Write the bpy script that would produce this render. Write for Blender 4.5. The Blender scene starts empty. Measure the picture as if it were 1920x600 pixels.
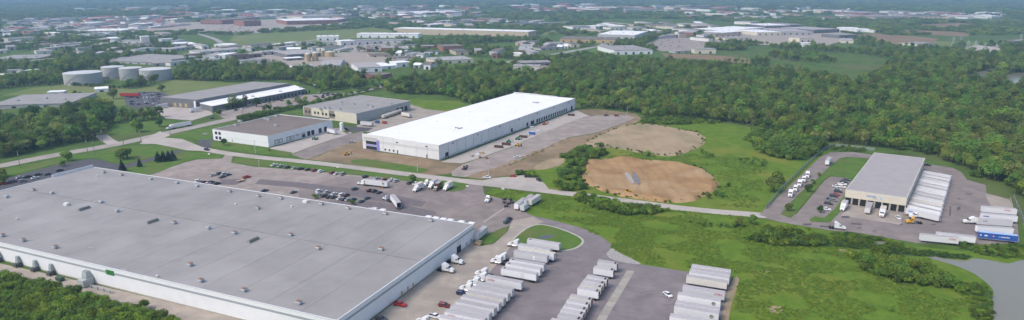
import bpy, bmesh, math, random
import numpy as np
from mathutils import Vector, Matrix
R = math.radians
rng = np.random.RandomState(7)
random.seed(7)
S = bpy.context.scene
C = S.collection

# ------------------------------------------------------------------ camera
FPX, CXP, CYP, YHOR, CAMH = 1230.0, 960.0, 300.0, -22.0, 120.0     # 1920-px-wide survey of the photo
PITCH = math.atan((CYP - YHOR) / FPX)
cam = bpy.data.objects.new('camera', bpy.data.cameras.new('camera'))
C.objects.link(cam)
cam.location = (0, 0, CAMH)
cam.rotation_euler = (math.pi / 2 - PITCH, 0, 0)
cam.data.sensor_width = 36.0
cam.data.lens = FPX / 1920.0 * 36.0
cam.data.clip_start = 1.0
cam.data.clip_end = 40000.0
S.camera = cam

# ------------------------------------------------------------------ light
SUN_EL, SUN_BEAR = 50.0, -120.0          # the sun stands behind the camera's left shoulder, veiled
HAZE = 1.5e-4
world = bpy.data.worlds.new('World'); S.world = world; world.use_nodes = True
wn = world.node_tree.nodes; wl = world.node_tree.links
bgn = wn['Background']
sky = wn.new('ShaderNodeTexSky'); sky.sky_type = 'NISHITA'; sky.sun_disc = False
sky.sun_elevation = R(SUN_EL); sky.sun_rotation = R(SUN_BEAR)
sky.air_density = 1.0; sky.dust_density = 3.0; sky.ozone_density = 1.0
wl.new(sky.outputs[0], bgn.inputs[0]); bgn.inputs[1].default_value = 0.15
sd = bpy.data.lights.new('sun', 'SUN'); sd.energy = 1.1; sd.angle = R(20); sd.color = (1.0, 0.95, 0.88)
sun = bpy.data.objects.new('sun', sd); C.objects.link(sun)
b = R(SUN_BEAR); e = R(SUN_EL)
sdir = Vector((math.sin(b) * math.cos(e), math.cos(b) * math.cos(e), math.sin(e)))
sun.rotation_euler = sdir.to_track_quat('Z', 'Y').to_euler(); sun.location = (-200, 0, 300)
S.view_settings.view_transform = 'Standard'; S.view_settings.look = 'None'
S.view_settings.exposure = 0.62; S.view_settings.gamma = 1.0

# ------------------------------------------------------------------ survey helpers
def G(px, py, z=0.0):
    """ground (or height z) point seen at a survey coordinate of the photograph"""
    x = (px - CXP) / FPX; y = -(py - CYP) / FPX
    cp, sp = math.cos(PITCH), math.sin(PITCH)
    d = (x, cp + y * sp, -sp + y * cp)
    t = (z - CAMH) / d[2]
    return Vector((d[0] * t, d[1] * t))
def pxm(y): return (y - YHOR) / CAMH            # survey pixels per metre at ground row y
def bdir(bear): return Vector((math.sin(R(bear)), math.cos(R(bear))))
def bearing(a, b): return math.degrees(math.atan2(b.x - a.x, b.y - a.y))
def inter(p, d, q, e2):
    k = d.x * e2.y - d.y * e2.x; w = q - p
    return p + d * ((w.x * e2.y - w.y * e2.x) / k)
def smooth(pts, n=4, closed=True):
    out = []; m = len(pts)
    for i in range(m):
        p0, p1, p2, p3 = pts[(i-1) % m], pts[i], pts[(i+1) % m], pts[(i+2) % m]
        for k in range(n):
            t = k / n
            out.append(0.5 * ((2*p1) + (p2-p0)*t + (2*p0-5*p1+4*p2-p3)*t*t + (3*p1-p0-3*p2+p3)*t**3))
    return out
def inside(poly, P):
    x, y = P[:, 0], P[:, 1]; r = np.zeros(len(P), bool); n = len(poly); j = n - 1
    for i in range(n):
        xi, yi = poly[i][0], poly[i][1]; xj, yj = poly[j][0], poly[j][1]
        if yi != yj:
            r ^= ((yi > y) != (yj > y)) & (x < (xj - xi) * (y - yi) / (yj - yi) + xi)
        j = i
    return r
EXCL = []          # world polygons where no wild plants grow
def excl(poly): EXCL.append([(p.x, p.y) for p in poly])

def clear(P, margin_polys=None):
    """True where no road, lot, building or pond lies"""
    ok = np.ones(len(P), bool)
    for poly in EXCL:
        a = np.array(poly); lo = a.min(0); hi = a.max(0)
        c = ok & (P[:, 0] >= lo[0]) & (P[:, 0] <= hi[0]) & (P[:, 1] >= lo[1]) & (P[:, 1] <= hi[1])
        ix = np.nonzero(c)[0]
        if len(ix): ok[ix[inside(poly, P[ix])]] = False
    return ok

ORD = ['first', 'second', 'third', 'fourth', 'fifth', 'sixth', 'seventh', 'eighth', 'ninth', 'tenth', 'eleventh', 'twelfth',
       'thirteenth', 'fourteenth', 'fifteenth', 'sixteenth', 'seventeenth', 'eighteenth', 'nineteenth', 'twentieth']

# ------------------------------------------------------------------ materials
MAT = {}
def mat(name, col, rough=0.7, var=0.0, scale=1.0, col2=None, spec=0.3, metal=0.0, bump=0.0, bscale=None, scale2=None, col3=None, coords='Object', orand=0.0, trans=0.0, detail=5, hue=0.0, bands=None):
    if name in MAT: return MAT[name]
    m = bpy.data.materials.new(name); m.use_nodes = True
    nt = m.node_tree; N = nt.nodes; L = nt.links
    p = N['Principled BSDF']
    p.inputs['Roughness'].default_value = rough; p.inputs['Metallic'].default_value = metal
    p.inputs['Specular IOR Level'].default_value = spec
    c4 = lambda c: (c[0], c[1], c[2], 1)
    p.inputs['Base Color'].default_value = c4(col)
    src = None
    if var > 0 or col2 is not None or bump > 0:
        if coords == 'World':
            g = N.new('ShaderNodeNewGeometry'); cs = g.outputs['Position']
        else:
            g = N.new('ShaderNodeTexCoord'); cs = g.outputs['Object']
    if var > 0 or col2 is not None:
        nz = N.new('ShaderNodeTexNoise'); nz.inputs['Scale'].default_value = scale; nz.inputs['Detail'].default_value = detail
        nz.inputs['Roughness'].default_value = 0.62
        L.new(cs, nz.inputs['Vector'])
        rp = N.new('ShaderNodeValToRGB')
        if col2 is None:
            a = tuple(max(0, c * (1 - var)) for c in col); bb = tuple(min(1, c * (1 + var)) for c in col)
        else: a, bb = col, col2
        rp.color_ramp.elements[0].position = 0.33; rp.color_ramp.elements[0].color = c4(a)
        rp.color_ramp.elements[1].position = 0.67; rp.color_ramp.elements[1].color = c4(bb)
        L.new(nz.outputs['Fac'], rp.inputs['Fac']); src = rp.outputs['Color']
        if col3 is not None:
            n2 = N.new('ShaderNodeTexNoise'); n2.inputs['Scale'].default_value = scale2 or scale * 0.2; n2.inputs['Detail'].default_value = 4
            L.new(cs, n2.inputs['Vector'])
            r2 = N.new('ShaderNodeMapRange'); r2.inputs[1].default_value = 0.5; r2.inputs[2].default_value = 0.68
            L.new(n2.outputs['Fac'], r2.inputs[0])
            mx = N.new('ShaderNodeMix'); mx.data_type = 'RGBA'
            L.new(r2.outputs[0], mx.inputs[0]); L.new(src, mx.inputs[6]); mx.inputs[7].default_value = c4(col3)
            src = mx.outputs[2]
    if bands is not None:
        wv = N.new('ShaderNodeTexWave'); wv.inputs['Scale'].default_value = 0.045; wv.inputs['Distortion'].default_value = 9.0; wv.inputs['Detail'].default_value = 4; wv.inputs['Detail Scale'].default_value = .5
        L.new(cs, wv.inputs['Vector']); wr = N.new('ShaderNodeMapRange'); wr.inputs[1].default_value = .55; wr.inputs[2].default_value = 1.0; wr.inputs[4].default_value = .22; L.new(wv.outputs['Fac'], wr.inputs[0])
        wm_ = N.new('ShaderNodeMix'); wm_.data_type = 'RGBA'; L.new(wr.outputs[0], wm_.inputs[0]); L.new(src, wm_.inputs[6]); wm_.inputs[7].default_value = c4(bands); src = wm_.outputs[2]
    if orand > 0:
        oi = N.new('ShaderNodeObjectInfo'); mr = N.new('ShaderNodeMapRange')
        mr.inputs[3].default_value = 1 - orand; mr.inputs[4].default_value = 1 + orand
        L.new(oi.outputs['Random'], mr.inputs[0])
        hs = N.new('ShaderNodeHueSaturation'); L.new(mr.outputs[0], hs.inputs['Value'])
        if hue > 0:
            m1 = N.new('ShaderNodeMath'); m1.operation = 'MULTIPLY'; m1.inputs[1].default_value = 7.31; L.new(oi.outputs['Random'], m1.inputs[0])
            m2 = N.new('ShaderNodeMath'); m2.operation = 'FRACT'; L.new(m1.outputs[0], m2.inputs[0])
            m3 = N.new('ShaderNodeMapRange'); m3.inputs[3].default_value = .5 - hue; m3.inputs[4].default_value = .5 + hue*.5; L.new(m2.outputs[0], m3.inputs[0]); L.new(m3.outputs[0], hs.inputs['Hue'])
        if src: L.new(src, hs.inputs['Color'])
        else: hs.inputs['Color'].default_value = c4(col)
        src = hs.outputs['Color']
    if src: L.new(src, p.inputs['Base Color'])
    if bump > 0:
        nb = N.new('ShaderNodeTexNoise'); nb.inputs['Scale'].default_value = bscale or scale * 3; nb.inputs['Detail'].default_value = 4
        L.new(cs, nb.inputs['Vector'])
        bp = N.new('ShaderNodeBump'); bp.inputs['Distance'].default_value = bump; L.new(nb.outputs['Fac'], bp.inputs['Height'])
        L.new(bp.outputs['Normal'], p.inputs['Normal'])
    if trans > 0:
        tr = N.new('ShaderNodeBsdfTranslucent'); ms = N.new('ShaderNodeMixShader'); ms.inputs[0].default_value = trans
        if src: L.new(src, tr.inputs['Color'])
        else: tr.inputs['Color'].default_value = c4(col)
        L.new(p.outputs[0], ms.inputs[1]); L.new(tr.outputs[0], ms.inputs[2]); L.new(ms.outputs[0], N['Material Output'].inputs['Surface'])
    MAT[name] = m
    return m

def leafmat(name, c1, c2, orand=0.36, trans=0.26, hue=0.045):
    return mat(name, c1, rough=0.75, spec=0.12, col2=c2, scale=0.33, orand=orand, trans=trans, detail=3, hue=hue)

M = dict(
    ground=mat('wild_grass', (0.055, 0.095, 0.022), 0.95, col2=(0.10, 0.165, 0.035), scale=0.05, col3=(0.115, 0.13, 0.05), scale2=0.012, spec=0.05, bump=0.25, bscale=0.9, coords='World', detail=9),
    meadow=mat('meadow_grass', (0.082, 0.148, 0.018), 0.95, col2=(0.135, 0.205, 0.026), scale=0.14, col3=(0.175, 0.195, 0.034), scale2=0.03, spec=0.05, bump=0.3, bscale=1.1, coords='World', detail=10),
    lawn=mat('mown_lawn', (0.072, 0.138, 0.026), 0.95, col2=(0.108, 0.180, 0.036), scale=0.12, col3=(0.13, 0.15, 0.05), scale2=0.05, spec=0.05, bump=0.08, bscale=2.5, coords='World', detail=8),
    field=mat('pale_field', (0.12, 0.165, 0.045), 0.95, col2=(0.17, 0.20, 0.07), scale=0.02, col3=(0.20, 0.20, 0.09), scale2=0.008, spec=0.05, coords='World'),
    brownfield=mat('ploughed_field', (0.20, 0.14, 0.085), 0.95, col2=(0.25, 0.18, 0.11), scale=0.03, spec=0.05, coords='World'),
    road=mat('worn_road', (0.335, 0.302, 0.278), 0.9, var=0.12, scale=0.25, col3=(0.285, 0.258, 0.238), scale2=0.05, spec=0.2, coords='World', detail=9),
    drive=mat('pale_worn_drive', (0.42, 0.375, 0.335), 0.92, var=0.1, scale=0.2, col3=(0.35, 0.315, 0.285), scale2=0.04, spec=0.15, coords='World', detail=9),
    road_far=mat('pale_road', (0.33, 0.305, 0.29), 0.9, var=0.1, scale=0.1, spec=0.2, coords='World'),
    lot=mat('brown_grey_asphalt', (0.305, 0.258, 0.228), 0.9, var=0.20, scale=0.12, col3=(0.262, 0.223, 0.200), scale2=0.035, spec=0.2, coords='World', detail=10),
    apron=mat('truck_apron_asphalt', (0.235, 0.199, 0.182), 0.9, var=0.20, scale=0.10, col3=(0.198, 0.168, 0.157), scale2=0.03, spec=0.2, coords='World', detail=10),
    yard=mat('grey_asphalt', (0.205, 0.178, 0.180), 0.88, var=0.20, scale=0.11, col3=(0.170, 0.148, 0.150), scale2=0.03, spec=0.22, coords='World', detail=10),
    dark_asphalt=mat('dark_asphalt', (0.085, 0.082, 0.088), 0.85, var=0.15, scale=0.2, spec=0.25, coords='World', detail=8),
    patch=mat('asphalt_repair', (0.158, 0.135, 0.140), 0.9, var=0.15, scale=0.3, spec=0.2, coords='World'),
    tyre_mark=mat('tyre_blackened_asphalt', (0.10, 0.092, 0.092), 0.9, var=0.15, scale=0.5, spec=0.2, coords='World'),
    gravel=mat('beige_gravel', (0.35, 0.305, 0.258), 0.97, var=0.16, scale=0.18, col3=(0.29, 0.255, 0.22), scale2=0.05, spec=0.1, bump=0.05, bscale=3, coords='World', detail=12),
    rock=mat('pale_crushed_rock', (0.34, 0.32, 0.30), 0.97, var=0.2, scale=0.9, spec=0.1, bump=0.15, bscale=2, coords='World', detail=10),
    grey_rock=mat('grey_crushed_rock', (0.20, 0.19, 0.19), 0.97, var=0.25, scale=0.6, spec=0.1, bump=0.3, bscale=1.2, coords='World', detail=10),
    concrete=mat('pale_concrete', (0.42, 0.375, 0.335), 0.92, var=0.1, scale=0.15, col3=(0.36, 0.325, 0.29), scale2=0.06, spec=0.2, coords='World', detail=9),
    slab=mat('slab_concrete', (0.34, 0.315, 0.275), 0.92, var=0.12, scale=0.4, spec=0.2, orand=0.10, coords='World', detail=8),
    kerb=mat('kerb_concrete', (0.40, 0.37, 0.32), 0.9, var=0.12, scale=0.6, spec=0.2, coords='World'),
    dirt=mat('brown_dirt', (0.215, 0.152, 0.095), 0.98, col2=(0.305, 0.232, 0.155), scale=0.09, col3=(0.17, 0.135, 0.08), scale2=0.03, spec=0.05, bump=0.2, bscale=0.6, coords='World', detail=11),
    claydirt=mat('orange_clay', (0.275, 0.165, 0.078), 0.98, col2=(0.400, 0.262, 0.130), scale=0.06, col3=(0.40, 0.29, 0.17), scale2=0.022, bands=(0.22, 0.135, 0.07), spec=0.05, bump=0.3, bscale=0.35, coords='World', detail=11),
    paledirt=mat('pale_dirt', (0.305, 0.225, 0.142), 0.98, col2=(0.380, 0.292, 0.190), scale=0.05, col3=(0.23, 0.205, 0.12), scale2=0.03, bands=(0.36, 0.30, 0.22), spec=0.05, bump=0.3, bscale=0.35, coords='World', detail=11),
    faint_paint=mat('worn_road_paint', (0.27, 0.245, 0.235), 0.8, var=0.15, scale=0.5, coords='World'),
    trailer_grey2=mat('trailer_dull_white', (0.56, 0.56, 0.57), 0.55),
    trailer_cream=mat('trailer_cream_white', (0.64, 0.61, 0.55), 0.55),
    seam_white=mat('roof_seam_white', (0.70, 0.69, 0.69), 0.8),
    white_paint=mat('road_paint', (0.55, 0.54, 0.50), 0.8, var=0.25, scale=0.8, coords='World'),
    yellow_paint=mat('yellow_road_paint', (0.50, 0.36, 0.06), 0.8, var=0.2, scale=0.8, coords='World'),
    wall_white=mat('white_metal_wall', (0.74, 0.75, 0.76), 0.55, var=0.03, scale=0.3, spec=0.3),
    wall_offwhite=mat('off_white_wall', (0.66, 0.65, 0.62), 0.7, var=0.04, scale=0.3, spec=0.2),
    wall_panel=mat('tilt_up_panel', (0.66, 0.67, 0.67), 0.75, var=0.03, scale=0.25, spec=0.2, orand=0.03),
    wall_greyband=mat('grey_panel_band', (0.55, 0.56, 0.56), 0.75, spec=0.2),
    wall_darkgrey=mat('dark_grey_wall', (0.15, 0.155, 0.16), 0.7, var=0.06, scale=0.2),
    wall_grey=mat('grey_wall', (0.40, 0.40, 0.39), 0.75, var=0.06, scale=0.3),
    wall_cream=mat('cream_wall', (0.60, 0.55, 0.45), 0.75, var=0.04, scale=0.3),
    wall_beige=mat('beige_wall', (0.47, 0.39, 0.29), 0.8, var=0.06, scale=0.1),
    wall_tan=mat('tan_wall', (0.45, 0.33, 0.18), 0.8, var=0.06, scale=0.1),
    wall_brown=mat('brown_wall', (0.17, 0.12, 0.10), 0.8, var=0.08, scale=0.1),
    wall_brick=mat('brick_wall', (0.27, 0.13, 0.095), 0.85, var=0.1, scale=0.1),
    band=mat('grey_wall_band', (0.33, 0.355, 0.38), 0.6),
    coping_white=mat('white_coping', (0.62, 0.63, 0.64), 0.5),
    pale_pipe=mat('pale_green_cabinet', (0.40, 0.43, 0.41), 0.6, var=0.08, scale=0.8),
    rim=mat('metal_coping', (0.46, 0.47, 0.48), 0.5),
    roof_seam_pale=mat('pale_seam_tape', (0.345, 0.330, 0.320), 0.85, var=0.12, scale=0.4, coords='World'),
    roof_joint=mat('roof_seam_grey', (0.27, 0.258, 0.252), 0.9),
    joint=mat('dark_joint', (0.16, 0.16, 0.165), 0.8),
    roof_grey=mat('grey_membrane_roof', (0.290, 0.275, 0.269), 0.85, var=0.10, scale=0.06, col3=(0.335, 0.319, 0.311), scale2=0.035, spec=0.2, orand=0.035, coords='World', detail=10),
    roof_brown=mat('brown_ballast_roof', (0.20, 0.168, 0.15), 0.95, var=0.10, scale=0.08, col3=(0.165, 0.14, 0.125), scale2=0.03, spec=0.1, coords='World', detail=10),
    roof_grey2=mat('pale_grey_roof', (0.30, 0.285, 0.272), 0.9, var=0.08, scale=0.08, spec=0.15, coords='World', detail=8),
    roof_lilac=mat('ribbed_metal_roof', (0.375, 0.345, 0.338), 0.7, var=0.06, scale=0.15, spec=0.25, coords='World', detail=8),
    roof_white=mat('white_membrane_roof', (0.80, 0.79, 0.79), 0.7, var=0.03, scale=0.05, spec=0.2, coords='World'),
    roof_dark=mat('dark_roof', (0.13, 0.125, 0.125), 0.9, var=0.1, scale=0.1, coords='World'),
    roof_red=mat('red_roof', (0.30, 0.085, 0.065), 0.85, var=0.1, scale=0.1),
    steel=mat('galvanised_steel', (0.42, 0.44, 0.46), 0.45, var=0.1, scale=1.5, metal=0.3),
    steel_dark=mat('dark_steel', (0.10, 0.105, 0.11), 0.5, metal=0.2),
    rust=mat('rusty_lid', (0.27, 0.15, 0.10), 0.9, var=0.3, scale=1.5),
    dumpster=mat('rusty_dumpster', (0.10, 0.065, 0.045), 0.85, var=0.3, scale=1.0),
    tank=mat('white_tank_paint', (0.38, 0.38, 0.375), 0.6, var=0.08, scale=0.1),
    tank_roof=mat('tank_roof_paint', (0.55, 0.55, 0.545), 0.6, var=0.03, scale=0.1),
    opening=mat('dark_opening', (0.018, 0.019, 0.022), 0.6),
    glass=mat('dark_glass', (0.022, 0.028, 0.036), 0.12, spec=0.5),
    bluepanel=mat('violet_blue_cladding', (0.24, 0.22, 0.62), 0.6),
    tyre=mat('tyre_rubber', (0.018, 0.018, 0.019), 0.85),
    chassis=mat('black_chassis', (0.025, 0.025, 0.027), 0.6),
    lamp_w=mat('headlamp_glass', (0.7, 0.7, 0.68), 0.2, spec=0.5),
    lamp_r=mat('tail_lamp_glass', (0.35, 0.02, 0.02), 0.3),
    chrome=mat('chrome', (0.55, 0.55, 0.56), 0.2, metal=0.9),
    trailer_white=mat('trailer_white_paint', (0.70, 0.70, 0.71), 0.5, orand=0.12),
    trailer_roof=mat('trailer_roof_sheet', (0.40, 0.375, 0.38), 0.7, var=0.05, scale=0.25, orand=0.12),
    trailer_door=mat('rusty_red_door_frame', (0.20, 0.11, 0.10), 0.7, var=0.2, scale=1.0),
    trailer_grey=mat('trailer_grey_doors', (0.52, 0.53, 0.54), 0.5, var=0.05, scale=0.8),
    logo_red=mat('red_lettering', (0.50, 0.05, 0.06), 0.6),
    logo_blue=mat('blue_lettering', (0.12, 0.22, 0.55), 0.6),
    logo_lblue=mat('light_blue_swoosh', (0.25, 0.50, 0.75), 0.6),
    logo_grey=mat('grey_lettering', (0.38, 0.40, 0.40), 0.6),
    green_sign=mat('green_sign_face', (0.03, 0.17, 0.05), 0.6),
    lime=mat('lime_trim', (0.25, 0.45, 0.10), 0.6),
    wood=mat('weathered_wood_pole', (0.20, 0.17, 0.14), 0.9, var=0.1, scale=2),
    bark=mat('tree_bark', (0.085, 0.07, 0.055), 0.95, var=0.2, scale=2.0),
    pole_grey=mat('grey_lamp_pole', (0.45, 0.45, 0.45), 0.5),
    pipe=mat('insulated_duct', (0.24, 0.275, 0.265), 0.5, var=0.1, scale=0.8),
)
PAINT = {}
def paint(n):
    cols = dict(white=(0.72, 0.72, 0.72), silver=(0.40, 0.42, 0.44), black=(0.018, 0.018, 0.02), charcoal=(0.055, 0.057, 0.062), red=(0.42, 0.03, 0.025),
                maroon=(0.16, 0.02, 0.025), navy=(0.022, 0.035, 0.10), teal=(0.045, 0.085, 0.095), tan=(0.33, 0.29, 0.22), yellow=(0.62, 0.33, 0.02), blue=(0.035, 0.10, 0.36),
                green=(0.04, 0.22, 0.12), orange=(0.55, 0.12, 0.03), brown=(0.085, 0.05, 0.04), cream=(0.55, 0.52, 0.40), cyan=(0.05, 0.32, 0.34), gray=(0.2, 0.205, 0.215))
    if n not in PAINT:
        PAINT[n] = mat(n + '_vehicle_paint', cols[n], 0.32, spec=0.5)
    return PAINT[n]

# ------------------------------------------------------------------ mesh helpers
class MB:
    def __init__(s): s.v = []; s.f = []
    def add(s, vs, fs):
        o = len(s.v); s.v += [tuple(p) for p in vs]; s.f += [tuple(i + o for i in f) for f in fs]; return s
    def box(s, x0, x1, y0, y1, z0, z1):
        return s.add([(x0,y0,z0),(x1,y0,z0),(x1,y1,z0),(x0,y1,z0),(x0,y0,z1),(x1,y0,z1),(x1,y1,z1),(x0,y1,z1)],
                     [(3,2,1,0),(4,5,6,7),(0,1,5,4),(1,2,6,5),(2,3,7,6),(3,0,4,7)])
    def frustum(s, lo, hi, z0, z1):        # lo/hi = (x0,x1,y0,y1)
        a, b_, c, d = lo; e_, f, g, h = hi
        return s.add([(a,c,z0),(b_,c,z0),(b_,d,z0),(a,d,z0),(e_,g,z1),(f,g,z1),(f,h,z1),(e_,h,z1)],
                     [(3,2,1,0),(4,5,6,7),(0,1,5,4),(1,2,6,5),(2,3,7,6),(3,0,4,7)])
    def prism(s, poly, z0, z1):
        n = len(poly)
        ar = sum(poly[i][0]*poly[(i+1)%n][1] - poly[(i+1)%n][0]*poly[i][1] for i in range(n))
        if ar < 0: poly = list(poly)[::-1]
        vs = [(p[0], p[1], z0) for p in poly] + [(p[0], p[1], z1) for p in poly]
        fs = [tuple(range(n-1, -1, -1)), tuple(range(n, 2*n))] + [(i, (i+1)%n, n+(i+1)%n, n+i) for i in range(n)]
        return s.add(vs, fs)
    def cyl(s, p, q, r0, r1=None, n=10):
        r1 = r0 if r1 is None else r1
        p = Vector(p); q = Vector(q); d = (q - p).normalized()
        a = d.orthogonal().normalized(); bb = d.cross(a)
        vs = []
        for (c, r) in ((p, r0), (q, r1)):
            for i in range(n):
                t = 2*math.pi*i/n; vs.append(tuple(c + a*(r*math.cos(t)) + bb*(r*math.sin(t))))
        return s.add(vs, [tuple(range(n-1,-1,-1)), tuple(range(n,2*n))] + [(i,(i+1)%n,n+(i+1)%n,n+i) for i in range(n)])
    def side(s, prof, w, inset=0.1, shoulder=0.14):
        """side profile (y,z) drawn across x with drawn-in outer edges"""
        n = len(prof); cy = sum(p[0] for p in prof)/n; cz = sum(p[1] for p in prof)/n
        vs = []; st = [(-w, 1), (-w+shoulder, 0), (w-shoulder, 0), (w, 1)]
        for x, k in st:
            for (y, z) in prof:
                dy, dz = y-cy, z-cz; l = max(1e-6, math.hypot(dy, dz))
                vs.append((x, y - k*inset*dy/l, z - k*inset*dz/l if z > cz else z))
        fs = [tuple(range(n)), tuple(range(4*n-1, 3*n-1, -1))]
        for a in range(3):
            for i in range(n): fs.append((a*n+i, a*n+n+i, a*n+n+(i+1)%n, a*n+(i+1)%n))
        return s.add(vs, fs)
    def mesh(s, name, m=None):
        me = bpy.data.meshes.new(name); me.from_pydata(s.v, [], s.f)
        if m is not None: me.materials.append(m)
        me.update(); return me
    def build(s, name, m, parent=None, loc=None, rz=0):
        o = bpy.data.objects.new(name, s.mesh(name, m)); C.objects.link(o)
        if parent is not None: o.parent = parent
        if loc is not None: o.location = loc
        o.rotation_euler[2] = rz
        return o
def box(x0, x1, y0, y1, z0, z1): return MB().box(x0, x1, y0, y1, z0, z1)
def tag(o, label=None, cat=None, group=None, kind=None):
    if label: o['label'] = label
    if cat: o['category'] = cat
    if group: o['group'] = group
    if kind: o['kind'] = kind
    return o
def thing(name, label, cat, loc, bear=0.0, group=None):
    o = bpy.data.objects.new(name, None); C.objects.link(o); o.empty_display_size = 0.3
    o.location = (loc[0], loc[1], loc[2] if len(loc) > 2 else 0.0); o.rotation_euler[2] = -R(bear)
    return tag(o, label, cat, group)
class Proto:
    def __init__(s): s.parts = []            # name, mesh, parent index, slot-material key
    def add(s, name, mb, m, parent=None, key=None):
        s.parts.append((name, mb.mesh(name, m), parent, key)); return len(s.parts) - 1
    def put(s, name, label, cat, loc, bear=0, group=None, paint=None, scale=None, skip=(), extra=None):
        r = thing(name, label, cat, loc, bear, group)
        if scale: r.scale = (scale,)*3
        obs = []
        for (n, me, pi, key) in s.parts:
            if n in skip: obs.append(None); continue
            o = bpy.data.objects.new(n, me); C.objects.link(o)
            o.parent = r if pi is None else obs[pi]
            if key and paint and key in paint:
                o.material_slots[0].link = 'OBJECT'; o.material_slots[0].material = paint[key]
            obs.append(o)
        return r

LAYER = [0, 0]
def sheet(name, pts, m, z=0.02, px=True, sm=0, thick=None, ex=True, kerb=0.0, label=None):
    if name in ('field', 'meadow') and not thick: LAYER[0] += 1; z = 0.003 + LAYER[0]*0.001
    if name == 'paved_lot': LAYER[1] += 1; z = 0.04 + LAYER[1]*0.004
    P = [G(*p) for p in pts] if px else [Vector(p) for p in pts]
    if sm: P = smooth(P, sm)
    c = sum(P, Vector((0, 0))) / len(P)
    loc = (c.x, c.y, 0)
    if kerb:
        K = [c + (p - c) * (1 + kerb / max(1.0, (p - c).length)) for p in P]
        k = MB().prism([(p.x - c.x, p.y - c.y) for p in K], 0.0, z - 0.02).build('kerb', M['kerb'], None, loc); tag(k, kind='structure')
    mb = MB()
    if thick: mb.prism([(p.x - c.x, p.y - c.y) for p in P], 0.0, z)
    else:
        n = len(P); ar = sum(P[i].x*P[(i+1)%n].y - P[(i+1)%n].x*P[i].y for i in range(n))
        Q = P if ar > 0 else P[::-1]
        mb.add([(p.x - c.x, p.y - c.y, z) for p in Q], [tuple(range(n))])
    o = mb.build(name, m, None, loc); tag(o, label, kind='structure')
    if ex: excl(P)
    return o
def ribbon(name, pts, width, m, z=0.02, px=True, ex=True, sm=4):
    P = [G(*p) for p in pts] if px else [Vector(p) for p in pts]
    if sm and len(P) > 2:
        Q = []
        for i in range(len(P)-1):
            p0 = P[max(0,i-1)]; p1 = P[i]; p2 = P[i+1]; p3 = P[min(len(P)-1,i+2)]
            for k in range(sm):
                t = k/sm; Q.append(0.5*((2*p1)+(p2-p0)*t+(2*p0-5*p1+4*p2-p3)*t*t+(3*p1-p0-3*p2+p3)*t**3))
        P = Q + [P[-1]]
    Lf, Rt = [], []
    for i, p in enumerate(P):
        d = (P[min(i+1, len(P)-1)] - P[max(i-1, 0)]).normalized(); n = Vector((-d.y, d.x))
        Lf.append(p + n*width/2); Rt.append(p - n*width/2)
    mb = MB(); n = len(P)
    mb.add([(p.x, p.y, z) for p in Rt] + [(p.x, p.y, z) for p in Lf], [(i, i+1, n+i+1, n+i) for i in range(n-1)])
    o = mb.build(name, m); tag(o, kind='structure')
    if ex: excl(Rt + Lf[::-1])
    return o
# ================================================================== THE SETTING
# ground: one sheet, finer rows near by
g = MB(); g.add([(-9000, -1500, 0), (9000, -1500, 0), (9000, 11500, 0), (-9000, 11500, 0)], [(0, 1, 2, 3)])
tag(g.build('ground', M['ground']), kind='structure')

# --- meadow and fields (below everything else)
sheet('meadow', [(1010,424),(1040,408),(1100,392),(1200,398),(1330,410),(1420,418),(1560,442),(1720,462),(1800,470),(1900,466),(2000,462),(2060,640),(1360,660),(1372,530),(1300,512),(1200,497),(1150,470),(1090,430)], M['meadow'], 0.012, ex=False)
sheet('meadow', [(1090,285),(1130,262),(1200,228),(1290,222),(1420,240),(1440,285),(1560,276),(1440,405),(1340,395),(1200,376),(1050,362),(1000,350),(980,320),(1040,296)], M['meadow'], 0.010, ex=False)
sheet('meadow', [(1430,128),(1445,88),(1560,80),(1640,80),(1700,98),(1690,110),(1640,140),(1600,158),(1540,142)], M['ground'], 0.02, ex=False, sm=3)
sheet('field', [(425,85),(440,66),(500,62),(640,56),(700,52),(740,58),(730,66),(660,72),(600,84),(560,92),(500,86)], M['field'], 0.03, sm=0)
sheet('field', [(0,180),(60,165),(125,158),(200,162),(240,168),(330,150),(430,155),(480,158),(300,190),(200,200),(80,176)], M['field'], 0.02, sm=0, ex=True)
sheet('field', [(770,186),(860,190),(880,196),(830,212),(790,214),(740,205)], M['meadow'], 0.02, ex=True)
sheet('field', [(1018,62),(1040,56),(1048,62),(1030,66),(1014,66)], M['field'], 0.05)
sheet('field', [(1240,100),(1330,103),(1408,110),(1405,121),(1330,112),(1250,108)], M['brownfield'], 0.03)
sheet('field', [(1725,46),(1800,43),(1835,46),(1790,54),(1730,52)], M['brownfield'], 0.05)
sheet('field', [(1690,56),(1760,58),(1820,62),(1815,69),(1760,66),(1690,62)], M['brownfield'], 0.05)
sheet('field', [(1630,72),(1700,76),(1800,78),(1840,80),(1830,88),(1700,84),(1640,80)], M['field'], 0.04)
sheet('field', [(1620,69),(1690,66),(1760,72),(1750,80),(1680,84)], M['brownfield'], 0.06)
sheet('field', [(0,226),(40,232),(62,238),(56,244),(0,240)], M['brownfield'], 0.03, ex=False)
sheet('field', [(200,250),(215,232),(280,228),(330,226),(300,242),(230,256)], M['lawn'], 0.03)
sheet('field', [(820,104),(900,108),(960,112),(960,126),(890,132),(840,124),(790,118)], M['lawn'], 0.02)
sheet('field', [(1080,92),(1130,86),(1180,92),(1140,102),(1090,102)], M['lawn'], 0.02)

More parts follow.
